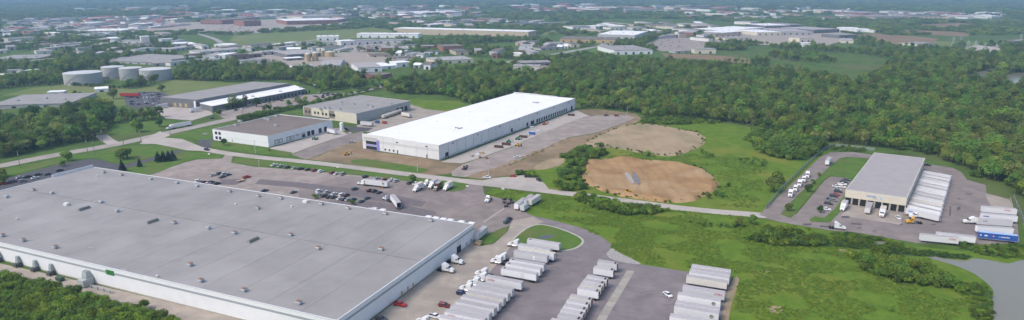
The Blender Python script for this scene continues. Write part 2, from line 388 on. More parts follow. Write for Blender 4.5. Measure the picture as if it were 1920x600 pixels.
# --- roads
A_far = [(-60,318),(0,311),(60,299),(130,286),(215,271),(310,250),(420,226),(510,206),(600,186),(690,168),(717,161)]
ribbon('road', A_far, 13.5, M['road'], 0.03)
ribbon('road', [(700,165),(800,144),(887,128),(960,115),(1060,98),(1160,80),(1227,70),(1280,60),(1340,50)], 16, M['road_far'], 0.035)
ribbon('lane_marking', A_far, 0.35, M['yellow_paint'], 0.038, ex=False)
ribbon('road', [(190,253),(200,262),(215,270)], 9, M['concrete'], 0.036)
ribbon('road', [(0,50),(40,56),(80,66),(100,76),(330,52),(355,62),(400,72),(412,76)], 12, M['road_far'], 0.05, ex=False) if False else None
ribbon('road', [(300,48),(325,54),(365,62),(400,72),(415,80)], 13, M['road_far'], 0.05)
ribbon('road', [(498,88),(540,82),(580,76),(620,72)], 9, M['road_far'], 0.05)
ribbon('road', [(1120,88),(1150,74),(1200,70)], 8, M['road_far'], 0.05)
ribbon('road', [(1868,88),(1890,78),(1925,74),(1990,72)], 16, M['road_far'], 0.05)
# industrial drive
drive = [(292,262),(320,269),(365,277),(430,288),(505,297),(560,302),(640,311),(750,325),(850,337),(905,344),(990,354),(1075,364),(1160,375),(1275,390),(1345,397),(1430,404),(1500,415),(1560,425)]
ribbon('road', drive, 8.6, M['drive'], 0.04)
sheet('road', [(268,262),(300,246),(345,262),(380,276),(400,284),(350,282),(318,275),(292,270),(262,270)], M['drive'], 0.042)
sheet('road', [(370,264),(386,254),(398,252),(402,262),(396,276),(380,278)], M['dark_asphalt'], 0.036)
sheet('parking_pad', [(863,335),(905,338),(923,334),(960,331),(983,328),(1007,334),(1022,345),(1030,356),(1000,357),(905,348),(860,340)], M['drive'], 0.044)
# --- factory car park and truck apron
sheet('car_park', [(205,330),(277,329),(345,305),(370,299),(417,297),(423,289),(437,292),(433,305),(478,313),(553,318),(640,326),(717,333),(760,340),(820,356),(700,420),(560,400),(380,370)], M['lot'], 0.024)
sheet('truck_apron', [(560,352),(640,330),(760,339),(847,360),(873,353),(880,344),(905,346),(908,364),(939,372),(963,376),(990,400),(1000,408),(965,420),(930,432),(880,470),(700,440),(560,400)], M['apron'], 0.028)
sheet('asphalt_patch', [(487,336),(560,342),(640,351),(720,362),(800,378),(790,388),(700,376),(640,362),(560,352),(478,345)], M['patch'], 0.032, ex=False)
sheet('asphalt_patch', [(413,337),(450,335),(462,340),(440,347),(415,346)], M['patch'], 0.032, ex=False)
sheet('asphalt_patch', [(490,380),(560,376),(700,378),(760,384),(820,398),(800,412),(700,404)], M['patch'], 0.030, ex=False)
sheet('office_car_park', [(-60,352),(0,337),(47,325),(110,308),(167,298),(187,299),(213,307),(233,309),(287,295),(332,281),(345,284),(290,300),(240,315),(228,322),(150,345),(0,375),(-60,380)], M['dark_asphalt'], 0.026)
# lawns with kerbs
sheet('lawn', [(-60,336),(0,318),(50,309),(117,296),(160,288),(213,279),(253,272),(293,272),(316,276),(330,280),(287,294),(233,307),(213,305),(187,297),(167,296),(110,306),(47,323),(0,335),(-60,350)], M['lawn'], 0.10, thick=True)
sheet('lawn', [(237,316),(290,302),(345,286),(383,286),(419,292),(408,297),(370,298),(345,304),(300,322),(277,329),(232,324)], M['lawn'], 0.10, thick=True)
sheet('lawn', [(308,258),(330,250),(380,240),(450,230),(520,216),(470,232),(400,248),(396,262),(372,262),(345,261)], M['lawn'], 0.08, thick=True)
sheet('lawn', [(394,268),(404,265),(505,279),(548,286),(540,293),(463,286),(398,277)], M['lawn'], 0.10, thick=True)
sheet('lawn', [(436,303),(440,297),(455,295),(507,301),(573,308),(640,316),(750,330),(773,334),(853,341),(873,345),(878,349),(868,356),(847,360),(828,352),(800,344),(750,337),(717,332),(640,325),(553,316),(503,311),(478,311)], M['lawn'], 0.10, thick=True)
sheet('lawn', [(909,366),(923,354),(958,356),(988,361),(1060,367),(1160,381),(1270,394),(1420,409),(1560,434),(1560,444),(1400,420),(1200,402),(1100,408),(1060,417),(1033,411),(1000,405),(988,400),(994,386),(963,376),(939,371)], M['meadow'], 0.06, thick=True, ex=False)
sheet('lawn', [(893,453),(921,436),(954,428),(948,438),(924,456),(900,462)], M['lawn'], 0.10, thick=True)
# curving truck lane, trailer yard, gravel
sheet('trailer_yard', [(965,420),(987,401),(1037,413),(1093,428),(1127,443),(1145,457),(1147,468),(1140,480),(1202,496),(1280,508),(1372,520),(1366,600),(1350,720),(700,720),(830,600),(880,540),(930,490),(950,462),(985,430),(1000,416)], M['yard'], 0.022)
sheet('gravel_yard', [(600,720),(700,598),(790,528),(888,452),(900,462),(926,457),(952,434),(960,414),(1000,406),(1020,416),(985,430),(962,456),(940,486),(900,530),(850,585),(770,720)], M['gravel'], 0.034, sm=0)
sheet('gravel_shoulder', [(1137,476),(1142,470),(1147,466),(1154,469),(1163,475),(1180,483),(1202,495),(1180,494),(1163,491),(1145,485)], M['rock'], 0.05, sm=3)
tl = [(962,452),(987,430),(1010,422),(1040,427),(1070,438),(1087,447),(1090,455),(1077,465),(1053,469),(1000,468),(968,462)]
sheet('lawn', tl, M['lawn'], 0.14, thick=True, sm=3, kerb=1.3)
sheet('puddle', [(1008,446),(1020,442),(1036,441),(1038,444),(1022,449)], mat('wet_mud', (0.09, 0.09, 0.09), 0.2, var=0.1, scale=0.5), 0.16, sm=2)
# concrete landing strip of slabs
a0, a1 = G(1176, 506.7), G(1190, 508.8); bdn = G(1118, 600); e1 = (a1 - a0); dn = (bdn - a0).normalized()
strip = tag(MB().prism([(0, 0), tuple(e1), tuple(e1 + dn*72), tuple(dn*72)], 0.0, 0.03).build('concrete_strip', M['joint'], None, (a0.x, a0.y, 0)), kind='structure')
sm_ = None
for k in range(18):
    q0 = dn*(k*4.0 + 0.06); q1 = dn*(k*4.0 + 3.94); ee = e1*0.99
    if sm_ is None:
        ctr = (dn*4.0 + e1) / 2
        sm_ = MB().prism([tuple(q0 - ctr), tuple(q0 + ee - ctr), tuple(q1 + ee - ctr), tuple(q1 - ctr)], 0.0, 0.045).mesh('slab', M['slab'])
    o = bpy.data.objects.new('slab', sm_); C.objects.link(o); o.parent = strip
    o.location = tuple(dn*(k*4.0) + ctr) + (0.0,)
# bay lines of the trailer yard
for (x0, y0, n, ln) in ((1190, 508, 20, 9), (1176, 506, 20, -14)):
    p0 = G(x0, y0); side = bdir(112.5)
    for k in range(n):
        p = p0 + dn*(k*3.7)
        ribbon('bay_line', [p, p + side*ln], 0.14, M['faint_paint'], 0.04, px=False, ex=False, sm=0)
# bay lines of the car park
for k in range(46):
    p = G(500, 312) + (G(650, 330) - G(500, 312)).normalized() * (k*2.8)
    ribbon('bay_line', [p, p + bdir(204)*5.2], 0.11, M['white_paint'], 0.034, px=False, ex=False, sm=0)
for k in range(44):
    p = G(440, 349) + (G(730, 385) - G(440, 349)).normalized() * (k*2.8)
    ribbon('bay_line', [p - bdir(23)*5.4, p + bdir(23)*5.4], 0.11, M['faint_paint'], 0.036, px=False, ex=False, sm=0)
ribbon('paint_line', [(906,417),(945,391)], 0.9, M['kerb'], 0.036, ex=False, sm=0)
# --- warehouse surroundings
sheet('dirt', [(573,298),(600,292),(640,272),(676,262),(700,284),(823,300),(850,303),(872,308),(862,318),(840,326),(806,329),(750,323),(690,314),(640,306)], M['dirt'], 0.026, sm=0)
sheet('grass_patch', [(657,302),(672,299),(693,299),(740,306),(800,317),(790,324),(760,322),(713,315),(668,309)], M['lawn'], 0.05, sm=3)
sheet('driveway', [(547,290),(573,280),(640,255),(680,246),(684,262),(640,273),(600,290),(573,299)], M['apron'], 0.030)
sheet('dock_pad', [(505,278),(560,263),(624,240),(650,240),(660,250),(620,262),(573,279),(548,288)], M['concrete'], 0.034)
sheet('driveway', [(640,236),(700,240),(690,246),(650,247)], M['dark_asphalt'], 0.034)
sheet('dock_pad', [(668,235),(700,226),(770,196),(800,205),(850,210),(780,228),(700,248),(676,246)], M['gravel'], 0.028)
sheet('truck_court', [(1100,216),(1175,216),(1192,220),(1175,228),(1122,248),(1064,258),(1010,283),(962,306),(900,322),(872,332),(848,330),(846,322),(868,308),(960,276),(1040,240)], M['lot'], 0.030)
sheet('dock_apron', [(826,304),(1080,206),(1102,216),(1040,240),(962,274),(900,296),(868,306)], M['concrete'], 0.032)
sheet('dirt', [(1080,206),(1120,205),(1192,213),(1204,224),(1192,230),(1166,238),(1136,252),(1104,268),(1078,276),(1046,296),(1000,318),(960,328),(905,336),(866,331),(890,316),(962,308),(1012,285),(1064,259),(1122,249),(1174,229),(1190,220),(1172,216),(1102,215)], M['dirt'], 0.024, sm=0)
sheet('sandy_patch', [(1000,316),(1020,302),(1050,296),(1060,300),(1050,310),(1020,318)], M['paledirt'], 0.04, sm=2)

# earthworks: graded pads with a raised, uneven rim
def earth(name, pts, m, rim, floor, label, seed):
    P = smooth([G(*p) for p in pts], 5); n = len(P); c = sum(P, Vector((0, 0)))/n
    r = random.Random(seed); mb = MB(); rings = [(1.04, 0.0), (1.0, rim*0.6), (0.96, rim), (0.86, rim*0.55), (0.72, floor+0.25), (0.5, floor), (0.25, floor+0.1)]
    vs = []
    for (k, h) in rings:
        for i, p in enumerate(P):
            j = 1 + 0.012*math.sin(i*1.7 + seed) + r.uniform(-.012, .012)
            q = (p - c)*k*j; hz = h*(0.75 + 0.35*math.sin(i*0.13*5 + seed)) + (r.uniform(-.12, .12) if h > 0.1 else 0)
            vs.append((q.x, q.y, max(0.03, hz) if k < 1.03 else 0.0))
    fs = []
    for a in range(len(rings)-1):
        for i in range(n): fs.append((a*n+i, a*n+(i+1) % n, (a+1)*n+(i+1) % n, (a+1)*n+i))
    vs.append((0, 0, floor)); k = len(vs)-1
    for i in range(n): fs.append(((len(rings)-1)*n+i, (len(rings)-1)*n+(i+1) % n, k))
    ar = sum(P[i].x*P[(i+1)%n].y - P[(i+1)%n].x*P[i].y for i in range(n))
    if ar < 0: fs = [f[::-1] for f in fs]
    mb.add(vs, fs); o = mb.build(name, m, None, (c.x, c.y, 0)); tag(o, label, kind='structure'); excl(P)
    for pl in o.data.polygons: pl.use_smooth = True
    return o
earth('graded_dirt', [(1104,268),(1133,252),(1167,238),(1203,233),(1240,236),(1280,244),(1308,250),(1318,264),(1300,279),(1262,291),(1220,289),(1193,284),(1153,277),(1125,276)], M['paledirt'], 0.5, 0.2, 'pale graded dirt pad below the wood', 2)
earth('excavated_dirt', [(1098,310),(1105,303),(1140,299),(1173,297),(1225,302),(1280,309),(1310,316),(1332,332),(1342,346),(1335,357),(1312,368),(1290,377),(1250,378),(1213,374),(1187,370),(1140,360),(1105,345),(1086,333),(1100,322)], M['claydirt'], 2.0, 0.15, 'orange clay basin with a raised rim beside the drive', 5)
ro = sheet('rock_chute', [(1186,325),(1191,325),(1199,338),(1200,346),(1194,346),(1187,334)], M['grey_rock'], 0.62, sm=2, thick=True)
sheet('sand_chute', [(1171,326),(1177,325),(1186,336),(1190,345),(1184,344),(1174,332)], M['rock'], 0.6, sm=2, thick=True)

# --- terminal yard (right)
sheet('terminal_road', [(1423,403),(1460,368),(1513,318),(1540,293),(1557,286),(1600,285),(1640,291),(1640,298),(1600,295),(1587,294),(1573,298),(1557,311),(1533,334),(1497,364),(1464,400),(1440,408)], M['apron'], 0.046)
sheet('terminal_yard', [(1433,409),(1464,400),(1493,402),(1547,338),(1558,331),(1582,333),(1600,341),(1735,305),(1743,308),(1787,315),(1803,323),(1813,337),(1848,347),(1850,366),(1862,390),(1905,400),(1912,456),(1830,459),(1722,456),(1680,449),(1600,435),(1563,433),(1513,425),(1467,417)], M['apron'], 0.048)
sheet('gravel_yard', [(1848,362),(1893,374),(1904,400),(1906,412),(1862,392),(1850,372)], M['gravel'], 0.056)
sheet('concrete_apron', [(1588,392),(1600,384),(1692,402),(1690,414),(1690,422),(1640,414),(1576,404)], M['gravel'], 0.056)
sheet('lawn', [(1464,402),(1497,365),(1534,335),(1558,312),(1574,299),(1590,295),(1634,299),(1612,322),(1598,340),(1582,331),(1558,329),(1546,335),(1492,400),(1482,409)], M['lawn'], 0.13, thick=True)
sheet('lawn', [(1520,416),(1518,411),(1528,406),(1545,409),(1566,391),(1592,354),(1597,352),(1590,378),(1576,397),(1556,417)], M['lawn'], 0.13, thick=True)
for (x, y, w, h_, a) in ((1586,407,14,4,0),(1606,419,20,3,1),(1798,391,7,6,0),(1798,373,5,2,0),(1818,364,10,2,0),(1782,396,3,18,0),(1751,421,9,2,0),(1690,421,6,2,0),(1769,435,5,2,0),(1514,421,16,4,0),(1548,424,20,3,1),(1612,427,8,2,0),(1640,433,7,2,0)):
    sheet('asphalt_patch', [(x-w/2,y-h_/2),(x+w/2,y-h_/2+a*2),(x+w/2-1,y+h_/2+a*2),(x-w/2-1,y+h_/2)], M['tyre_mark'], 0.062, ex=False)
for k in range(26):                                        # long tyre stains and repairs on the paving
    x, y = (rng.uniform(560, 900), rng.uniform(356, 396)) if k < 14 else (rng.uniform(1030, 1110), rng.uniform(480, 540)) if k < 20 else (rng.uniform(1210, 1260), rng.uniform(520, 596))
    w = rng.uniform(8, 30); h_ = rng.uniform(.35, .8); sl = .13 if k % 3 else -.5
    sheet('tyre_stain', [(x-w/2,y-h_+w*sl*.5),(x,y-h_*.6),(x+w/2,y-h_-w*sl*.5),(x+w/2,y+h_-w*sl*.5),(x,y+h_*.8),(x-w/2,y+h_+w*sl*.5)], M['patch'], 0.0415 + k*0.0003, ex=False)
sheet('reed_ditch', [(1510,446),(1600,455),(1700,466),(1760,473),(1826,480),(1812,487),(1740,482),(1660,476),(1580,466),(1520,456)], mat('dark_reeds', (.035, .075, .02), .95, var=.3, scale=.4, coords='World'), 0.03, ex=False)
# dirt margins
sheet('dirt', [(1376,520),(1386,524),(1380,545),(1372,570),(1366,600),(1358,640),(1346,640),(1362,560)], M['paledirt'], 0.036, sm=2)
sheet('dirt', [(-60,478),(0,494),(110,518),(240,548),(340,572),(430,594),(520,620),(430,650),(330,603),(230,574),(150,554),(70,532),(0,514),(-60,500)], M['gravel'], 0.036)
for (x, y, w, h_) in ((1455,580,14,8),(1610,452,16,5),(1493,453,10,3),(1590,470,20,5),(1805,535,10,4),(1440,510,5,3),(1835,575,8,6)):
    sheet('bare_earth', [(x-w,y),(x-w*.4,y-h_),(x+w*.6,y-h_*.7),(x+w,y+h_*.2),(x+w*.2,y+h_),(x-w*.6,y+h_*.7)], M['paledirt'], 0.055, sm=3, ex=False)
ribbon('foot_track', [(1765,515),(1790,530),(1815,540),(1835,552)], 1.6, M['paledirt'], 0.05, ex=False)

# --- water
water = mat('pond_water', (0.20, 0.185, 0.135), 0.2, spec=0.5, bump=0.02, bscale=0.5, coords='World')
sheet('pond', [(1737,483),(1753,481),(1777,486),(1813,489),(1823,485),(1850,487),(1890,494),(1913,488),(1960,478),(2100,470),(2200,640),(1890,720),(1866,640),(1863,600),(1862,573),(1858,563),(1863,547),(1847,528),(1820,510),(1787,497),(1753,487)], water, 0.06, sm=3)
sheet('pond', [(1800,146),(1830,136),(1858,132),(1866,140),(1850,149),(1822,153)], water, 0.06, sm=3)
excl([G(*p) for p in ((1812,160),(1806,146),(1850,132),(1866,138),(1852,156))]); excl([G(*p) for p in ((1890,168),(1884,146),(1910,136),(1960,140),(1940,172))])
sheet('pond', [(1882,142),(1900,138),(1935,136),(1960,144),(1935,156),(1890,158)], water, 0.06, sm=3)
sheet('pond', [(1850,130),(1864,128),(1870,134),(1856,136)], water, 0.06, sm=3)
sheet('pond', [(1640,455),(1655,452),(1662,457),(1648,460)], water, 0.06, sm=3)

# --- far paved lots
for pts, m in (([(236,196),(232,178),(262,172),(300,172),(322,180),(318,190),(300,200),(250,203)], 'dark_asphalt'),
               ([(402,212),(572,178),(640,174),(650,178),(560,198),(480,212),(420,222)], 'lot'),
               ([(290,205),(310,192),(380,196),(400,214),(360,226),(310,222)], 'concrete'),
               ([(386,60),(395,48),(440,46),(495,52),(490,62),(420,64)], 'road'),
               ([(640,92),(655,78),(740,76),(748,86),(720,94),(660,98)], 'road'),
               ([(600,115),(640,98),(720,98),(740,112),(700,136),(640,128)], 'gravel'),
               ([(430,112),(470,98),(560,98),(640,100),(660,128),(600,132),(500,124)], 'gravel'),
               ([(1200,86),(1240,72),(1310,70),(1330,80),(1320,94),(1240,96)], 'lot'),
               ([(1320,62),(1420,50),(1580,54),(1590,74),(1540,88),(1420,84),(1340,78)], 'gravel'),
               ([(1600,66),(1640,62),(1700,70),(1690,74),(1620,74)], 'brownfield'),
               ([(1790,96),(1830,84),(1878,90),(1870,99),(1820,100)], 'concrete'),
               ([(960,130),(1000,118),(1036,122),(1034,132),(1000,145),(964,142)], 'lot'),
               ([(180,60),(290,44),(640,32),(660,46),(500,58),(330,60)], 'gravel'),
               ([(20,46),(230,40),(330,36),(320,52),(180,60),(20,56)], 'gravel'),
               ([(640,30),(700,18),(870,18),(880,26),(740,34)], 'gravel')):
    sheet('paved_lot', pts, M[m], 0.04, ex=(m != 'gravel' or pts[0][1] > 50))
# ================================================================== BUILDINGS
class Bld:
    """quad = near, right, back, left corner (world); walls 0: near-right, 1: right-back, 2: back-left, 3: left-near"""
    def __init__(s, name, label, cat, quad, h, wallm, roofm, parapet=0.5, group=None, t=0.35, coping=None, walls=True, ex=4.0):
        s.q = [Vector(p) for p in quad]; s.h = h; o = s.q[0]
        s.root = thing(name, label, cat, (o.x, o.y, 0), 0, group)
        s.l = [p - o for p in s.q]; n = 4; s.c = sum(s.l, Vector((0, 0)))/4
        ar = sum(s.l[i].x*s.l[(i+1)%n].y - s.l[(i+1)%n].x*s.l[i].y for i in range(n)); s.sg = 1 if ar > 0 else -1
        s.nrm = []
        for i in range(4):
            d = (s.l[(i+1)%4] - s.l[i]).normalized(); s.nrm.append(Vector((d.y, -d.x))*s.sg)
        def inset(k):
            out = []
            for i in range(4):
                a = s.nrm[i-1]; b_ = s.nrm[i]; d1 = (s.l[i]-s.l[i-1]).normalized(); d2 = (s.l[(i+1)%4]-s.l[i]).normalized()
                out.append(inter(s.l[i] - a*k, d1, s.l[i] - b_*k, d2))
            return out
        s.inset = inset; q = inset(t)
        for i in range(4):
            j = (i+1) % 4
            MB().prism([tuple(s.l[i]), tuple(s.l[j]), tuple(q[j]), tuple(q[i])], 0, h).build('wall', wallm[i] if isinstance(wallm, (list, tuple)) else wallm, s.root)
        s.roof = MB().prism([tuple(p) for p in q], h-parapet-0.3, h-parapet).build('roof', roofm, s.root)
        s.rz = h - parapet
        if coping is not None:
            for i in range(4):
                s.wallbox(i, 0, (s.l[(i+1)%4]-s.l[i]).length, h - 0.25, h + 0.04, 0.08, 'coping', coping)
        w = [s.q[i] + (s.q[i] - (s.c + o)).normalized()*ex for i in range(4)]
        excl(w)
    def wl(s, i): return (s.l[(i+1)%4] - s.l[i]).length
    def at(s, i, d, out=0.0): return s.l[i] + (s.l[(i+1)%4]-s.l[i]).normalized()*d + s.nrm[i]*out
    def wallbox(s, i, d0, d1, z0, z1, out, name, m, back=0.05, parent=None):
        pts = [s.at(i, d0, -back), s.at(i, d1, -back), s.at(i, d1, out), s.at(i, d0, out)]
        return MB().prism([tuple(p) for p in pts], z0, z1).build(name, m, parent or s.root)
    def frac(s, u, v):            # roof point, u along near->right, v along near->left
        return s.l[0] + (s.l[1]-s.l[0])*u + (s.l[3]-s.l[0])*v
def roofquad(near, right, back, left, h): return [G(*p, h) for p in (near, right, back, left)]

# ---------------- the grey-roofed factory in front
h0 = 9.0
pa = G(888, 420, h0); pb = G(176, 313, h0); p1 = G(0, 455, h0); p2 = G(320, 529, h0)
pn = inter(p1, p2 - p1, pa, G(640, 595, h0) - pa)
pl = pn + (pb - pa)
fac = Bld('factory', 'huge white factory with flat grey roof and grey wall band in front', 'factory', [pn, pa, pb, pl], h0, M['wall_white'], M['roof_joint'], 0.25, coping=M['coping_white'])
FB = fac
for i in (0, 3):
    fac.wallbox(i, 0.0, fac.wl(i), 6.3, 7.2, 0.05, 'wall_band', M['band'])
    fac.wallbox(i, 0.0, fac.wl(i), 0.0, 0.5, 0.06, 'plinth', M['kerb'])
# roof sheets, two bays deep
qi = fac.inset(0.42); NR = 17
for v in range(NR):
    for u, (u0, u1) in enumerate(((0.0, 0.535), (0.535, 1.0))):
        def rp(uu, vv): return qi[0] + (qi[1]-qi[0])*uu + (qi[3]-qi[0])*vv + (qi[2]-qi[1]-qi[3]+qi[0])*uu*vv
        g_ = 0.0002
        pts = [rp(u0+g_, v/NR+g_), rp(u1-g_, v/NR+g_), rp(u1-g_, (v+1)/NR-g_), rp(u0+g_, (v+1)/NR-g_)]
        c_ = sum(pts, Vector((0, 0)))/4
        MB().prism([tuple(p-c_) for p in pts], 0, 0.06).build('roof_sheet', M['roof_grey'], fac.root, (c_.x, c_.y, fac.rz + 0.01 + (0.12 if u else 0)))
for k, (v, u0, u1) in enumerate(((.06,.05,.5),(.11,.1,.52),(.17,.05,.45),(.24,.1,.52),(.30,.3,.5),(.09,.56,.95),(.19,.56,.9),(.28,.58,.96),(.36,.1,.5),(.44,.2,.5),(.47,.56,.8),(.60,.1,.4),(.66,.56,.9),(.74,.2,.5))):
    a_ = rp(u0, v); b_ = rp(u1, v); d_ = (b_-a_).normalized(); n_ = Vector((-d_.y, d_.x))*.16
    MB().prism([tuple(a_-n_), tuple(b_-n_), tuple(b_+n_), tuple(a_+n_)], fac.rz+.07+(.12 if u0 > .53 else 0), fac.rz+.085+(.12 if u0 > .53 else 0)).build('roof_seam', M['roof_seam_pale'], fac.root)
def onroof(px, py, bld):
    p = G(px, py, bld.rz); return (p - bld.q[0])
BR = 23.6
def roof_unit(bld, px, py, kind):
    p = onroof(px, py, bld); r = bpy.data.objects.new({'v': 'roof_vent', 's': 'roof_stub', 'l': 'skylight_hood', 'p': 'roof_patch', 't': 'roof_unit'}[kind], None)
    C.objects.link(r); r.parent = bld.root; r.location = (p.x, p.y, bld.rz + 0.15); r.rotation_euler[2] = -R(BR); r.scale = (.85,)*3
    if kind == 'v':
        MB().box(-.75, .75, -.75, .75, 0, .9).build('base', M['steel'], r)
        MB().frustum((-1.25, 1.25, -1.1, 1.1), (-1.0, 1.0, -.9, .9), .95, 1.55).build('hood', M['steel'], r)
        MB().box(-1.02, 1.02, -.92, .92, 1.56, 1.66).build('lid', M['rust'] if (py > 440 or px % 3 == 0 or (py > 340 and px > 400)) else M['steel'], r)
    elif kind == 's':
        MB().cyl((0, 0, 0), (0, 0, .9), .5, .45, 10).build('stack', M['wall_offwhite'], r); MB().cyl((0, 0, .92), (0, 0, 1.15), .7, .25, 10).build('cap', M['wall_offwhite'], r)
    elif kind == 'l':
        MB().frustum((-1.1, 1.1, -3.6, 3.6), (-.5, .5, -3.2, 3.2), 0, 1.5).build('hood', mat('weathered_hood', (0.22, 0.215, 0.20), .8, var=.15, scale=1), r)
        for k in range(5): MB().box(-1.12, 1.12, -3.0+k*1.5-.05, -3.0+k*1.5+.05, .2, .9).build('rib', M['steel_dark'], r)
    elif kind == 'p':
        MB().box(-2.0, 2.0, -.6, .6, -.05, .06).build('sheet', M['roof_seam_pale'], r)
    else:
        MB().box(-1.6, 1.6, -1.1, 1.1, 0, 1.4).build('cabinet', M['wall_offwhite'], r); MB().box(1.65, 2.6, -.5, .5, 0, 1.0).build('duct', M['steel'], r)
for (x, y, k) in [(13,371,'v'),(63,358,'v'),(98,364,'v'),(125,385,'t'),(158,393,'l'),(190,381,'v'),(220,398,'v'),(195,325,'v'),(228,330,'v'),(283,338,'v'),
                  (332,345,'v'),(370,351,'v'),(431,361,'v'),(485,370,'v'),(527,374,'v'),(573,380,'t'),(603,385,'v'),(484,393,'v'),(442,385,'s'),(547,389,'s'),
                  (653,393,'v'),(723,403,'v'),(808,416,'v'),(715,470,'v'),(327,420,'v'),(391,430,'v'),(440,439,'v'),(545,443,'v'),(597,468,'v'),(475,452,'l'),
                  (357,499,'v'),(377,529,'v'),(458,547,'v'),(561,571,'v'),(5,444,'v'),(44,453,'v'),(104,466,'v'),(286,417,'l'),(32,412,'s'),(170,465,'p'),(232,506,'p'),(0,393,'s'),
                  (182,331,'s'),(46,387,'p'),(696,390,'p'),(756,435,'p'),(295,520,'s')]:
    roof_unit(fac, x, y, k)
for px in (697, 714, 800, 814, 828, 841, 862, 881):        # white dock canopies behind the back parapet
    yb = 313 + (px - 176)*(107/712.0)
    d = (G(px, yb, h0) - fac.q[2]).dot((fac.q[1] - fac.q[2]).normalized())
    L1 = fac.wl(1); fac.wallbox(1, L1 - d - 1.9 if False else (fac.q[2]-fac.q[1]).length - d - 1.5, (fac.q[2]-fac.q[1]).length - d + 1.5, 8.6, 8.8, 3.0, 'dock_canopy', M['wall_white'])
# right wall: doors, lamps, downpipes
L0 = fac.wl(0)
def d_on(i, px, py, z=0.0):
    p = G(px, py, z); return (p - fac.q[i]).dot((fac.q[(i+1)%4] - fac.q[i]).normalized())
dd = d_on(0, 857, 473); fac.wallbox(0, dd-2, dd+2, 0, 3.4, 0.07, 'door', M['opening'])
fac.wallbox(0, dd-1.9, dd+1.9, 3.6, 6.0, 0.08, 'door_panel', M['wall_offwhite'])
for px, py in ((870,462),(880,456)):
    dd = d_on(0, px, py); fac.wallbox(0, dd-.7, dd+.7, 0, 2.4, 0.08, 'door', M['steel'])
for px, py in ((815,475),(741,525),(697,556)):
    p = G(px, py, 7.6); dd = (p - fac.q[0]).dot((fac.q[1]-fac.q[0]).normalized()); fac.wallbox(0, dd-.5, dd+.5, 7.3, 7.9, 0.5, 'wall_lamp', M['wall_offwhite'])
for px, py in ((778,540),(756,556),(770,548)):
    dd = d_on(0, px, py); fac.wallbox(0, dd-.12, dd+.12, 0, 2.2, 0.6, 'bollard', M['wall_tan'])
# near wall: green sign, duct collectors, pipes
def s3(px, py, z):
    p = G(px, py, z); return (p - fac.q[3]).dot((fac.q[0]-fac.q[3]).normalized())
dd = s3(209, 512, 6.5); fac.wallbox(3, dd-2.2, dd+2.2, 5.8, 7.9, 0.16, 'sign', M['green_sign']); fac.wallbox(3, dd-2.8, dd-2.25, 5.9, 7.8, 0.2, 'sign_trim', M['lime'])
for i, (px, py, big) in enumerate(((6,488,0),(34,500,0),(64,509,0),(93,517,0),(158,537,1))):
    dd = s3(px, py, 0); k = 1.7 if big else 1.0
    o_ = fac.at(3, dd, 0.0); nb = fac.nrm[3]; bear = math.degrees(math.atan2(nb.x, nb.y))
    r = thing('duct_collector', ['grey wall duct collector at the far left of the factory wall', 'grey duct collector second from the left on the factory wall', 'grey duct collector third from the left on the factory wall', 'grey duct collector just left of the small green cabinet', 'largest grey duct collector beside the green wall sign'][i], 'duct', (fac.q[0].x+o_.x, fac.q[0].y+o_.y, 0), bear, 'duct collectors along the factory wall')
    MB().add([(-.9*k, .3, 2.0*k), (.9*k, .3, 2.0*k), (.9*k, 1.9*k, 2.0*k), (-.9*k, 1.9*k, 2.0*k), (.3*k, .25, 3.0+1.6*k), (1.7*k, .25, 3.0+1.6*k), (1.7*k, 1.0*k, 2.8+1.6*k), (.3*k, 1.0*k, 2.8+1.6*k)], [(3,2,1,0),(4,5,6,7),(0,1,5,4),(1,2,6,5),(2,3,7,6),(3,0,4,7)]).build('hood', M['pipe'], r)
    MB().cyl((.9*k, .05, 2.8+.9*k), (.9*k, .35, 2.8+.9*k), .5*k, .5*k, 12).build('wall_duct', M['steel'], r)
    MB().box(-1.1*k, 1.1*k, .5, 3.0*k, 0.35, 1.9*k).build('cabinet', M['pale_pipe'] if big else M['steel_dark'], r)
    for sx in (-1, 1):
        for sy in (.7, 2.8): MB().box(sx*1.0*k-.1, sx*1.0*k+.1, sy*k-.1, sy*k+.1, 0, .5).build('leg', M['steel_dark'], r)
cab = thing('utility_cabinet', 'dark green utility cabinet standing by the factory wall', 'cabinet', tuple(G(113, 526)), 25)
MB().box(-1.8, 1.8, -.9, .9, .1, 1.5).build('body', mat('dark_green_cabinet', (.03, .07, .05), .5), cab); MB().frustum((-1.9, 1.9, -1, 1), (-1.6, 1.6, -.7, .7), 1.51, 1.75).build('lid', mat('dark_green_cabinet', (0, 0, 0)), cab); MB().box(-2, 2, -1.1, 1.1, 0, .1).build('base', M['kerb'], cab)
pr = thing('pipe_rack', 'low grey pipe rack running along the white factory wall', 'pipes', tuple(G(190, 545)), 25)
for z in (.6, 1.0, 1.4): MB().cyl((-7, 0, z), (7, 0, z), .12, .12, 8).build('pipe', M['steel'], pr)
for x in (-6, -2, 2, 6): MB().box(x-.08, x+.08, -.15, .15, 0, 1.5).build('support', M['steel_dark'], pr)
gw = thing('parapet_wall', 'low white parapet wall at the back left of the factory roof', 'wall', tuple(pb), 0)
dirL = (pl - pb).normalized(); nv = Vector((-dirL.y, dirL.x))
if nv.dot(pa - pb) < 0: nv = -nv
MB().prism([tuple(dirL*0.2 - nv*0.2), tuple(dirL*26 - nv*0.2), tuple(dirL*26 - nv*0.6), tuple(dirL*0.2 - nv*0.6)], 0, 10.4).build('wall', M['wall_white'], gw)
MB().prism([tuple(dirL*0.1 - nv*0.1), tuple(dirL*26.1 - nv*0.1), tuple(dirL*26.1 - nv*0.7), tuple(dirL*0.1 - nv*0.7)], 10.4, 10.55).build('coping', M['rim'], gw)

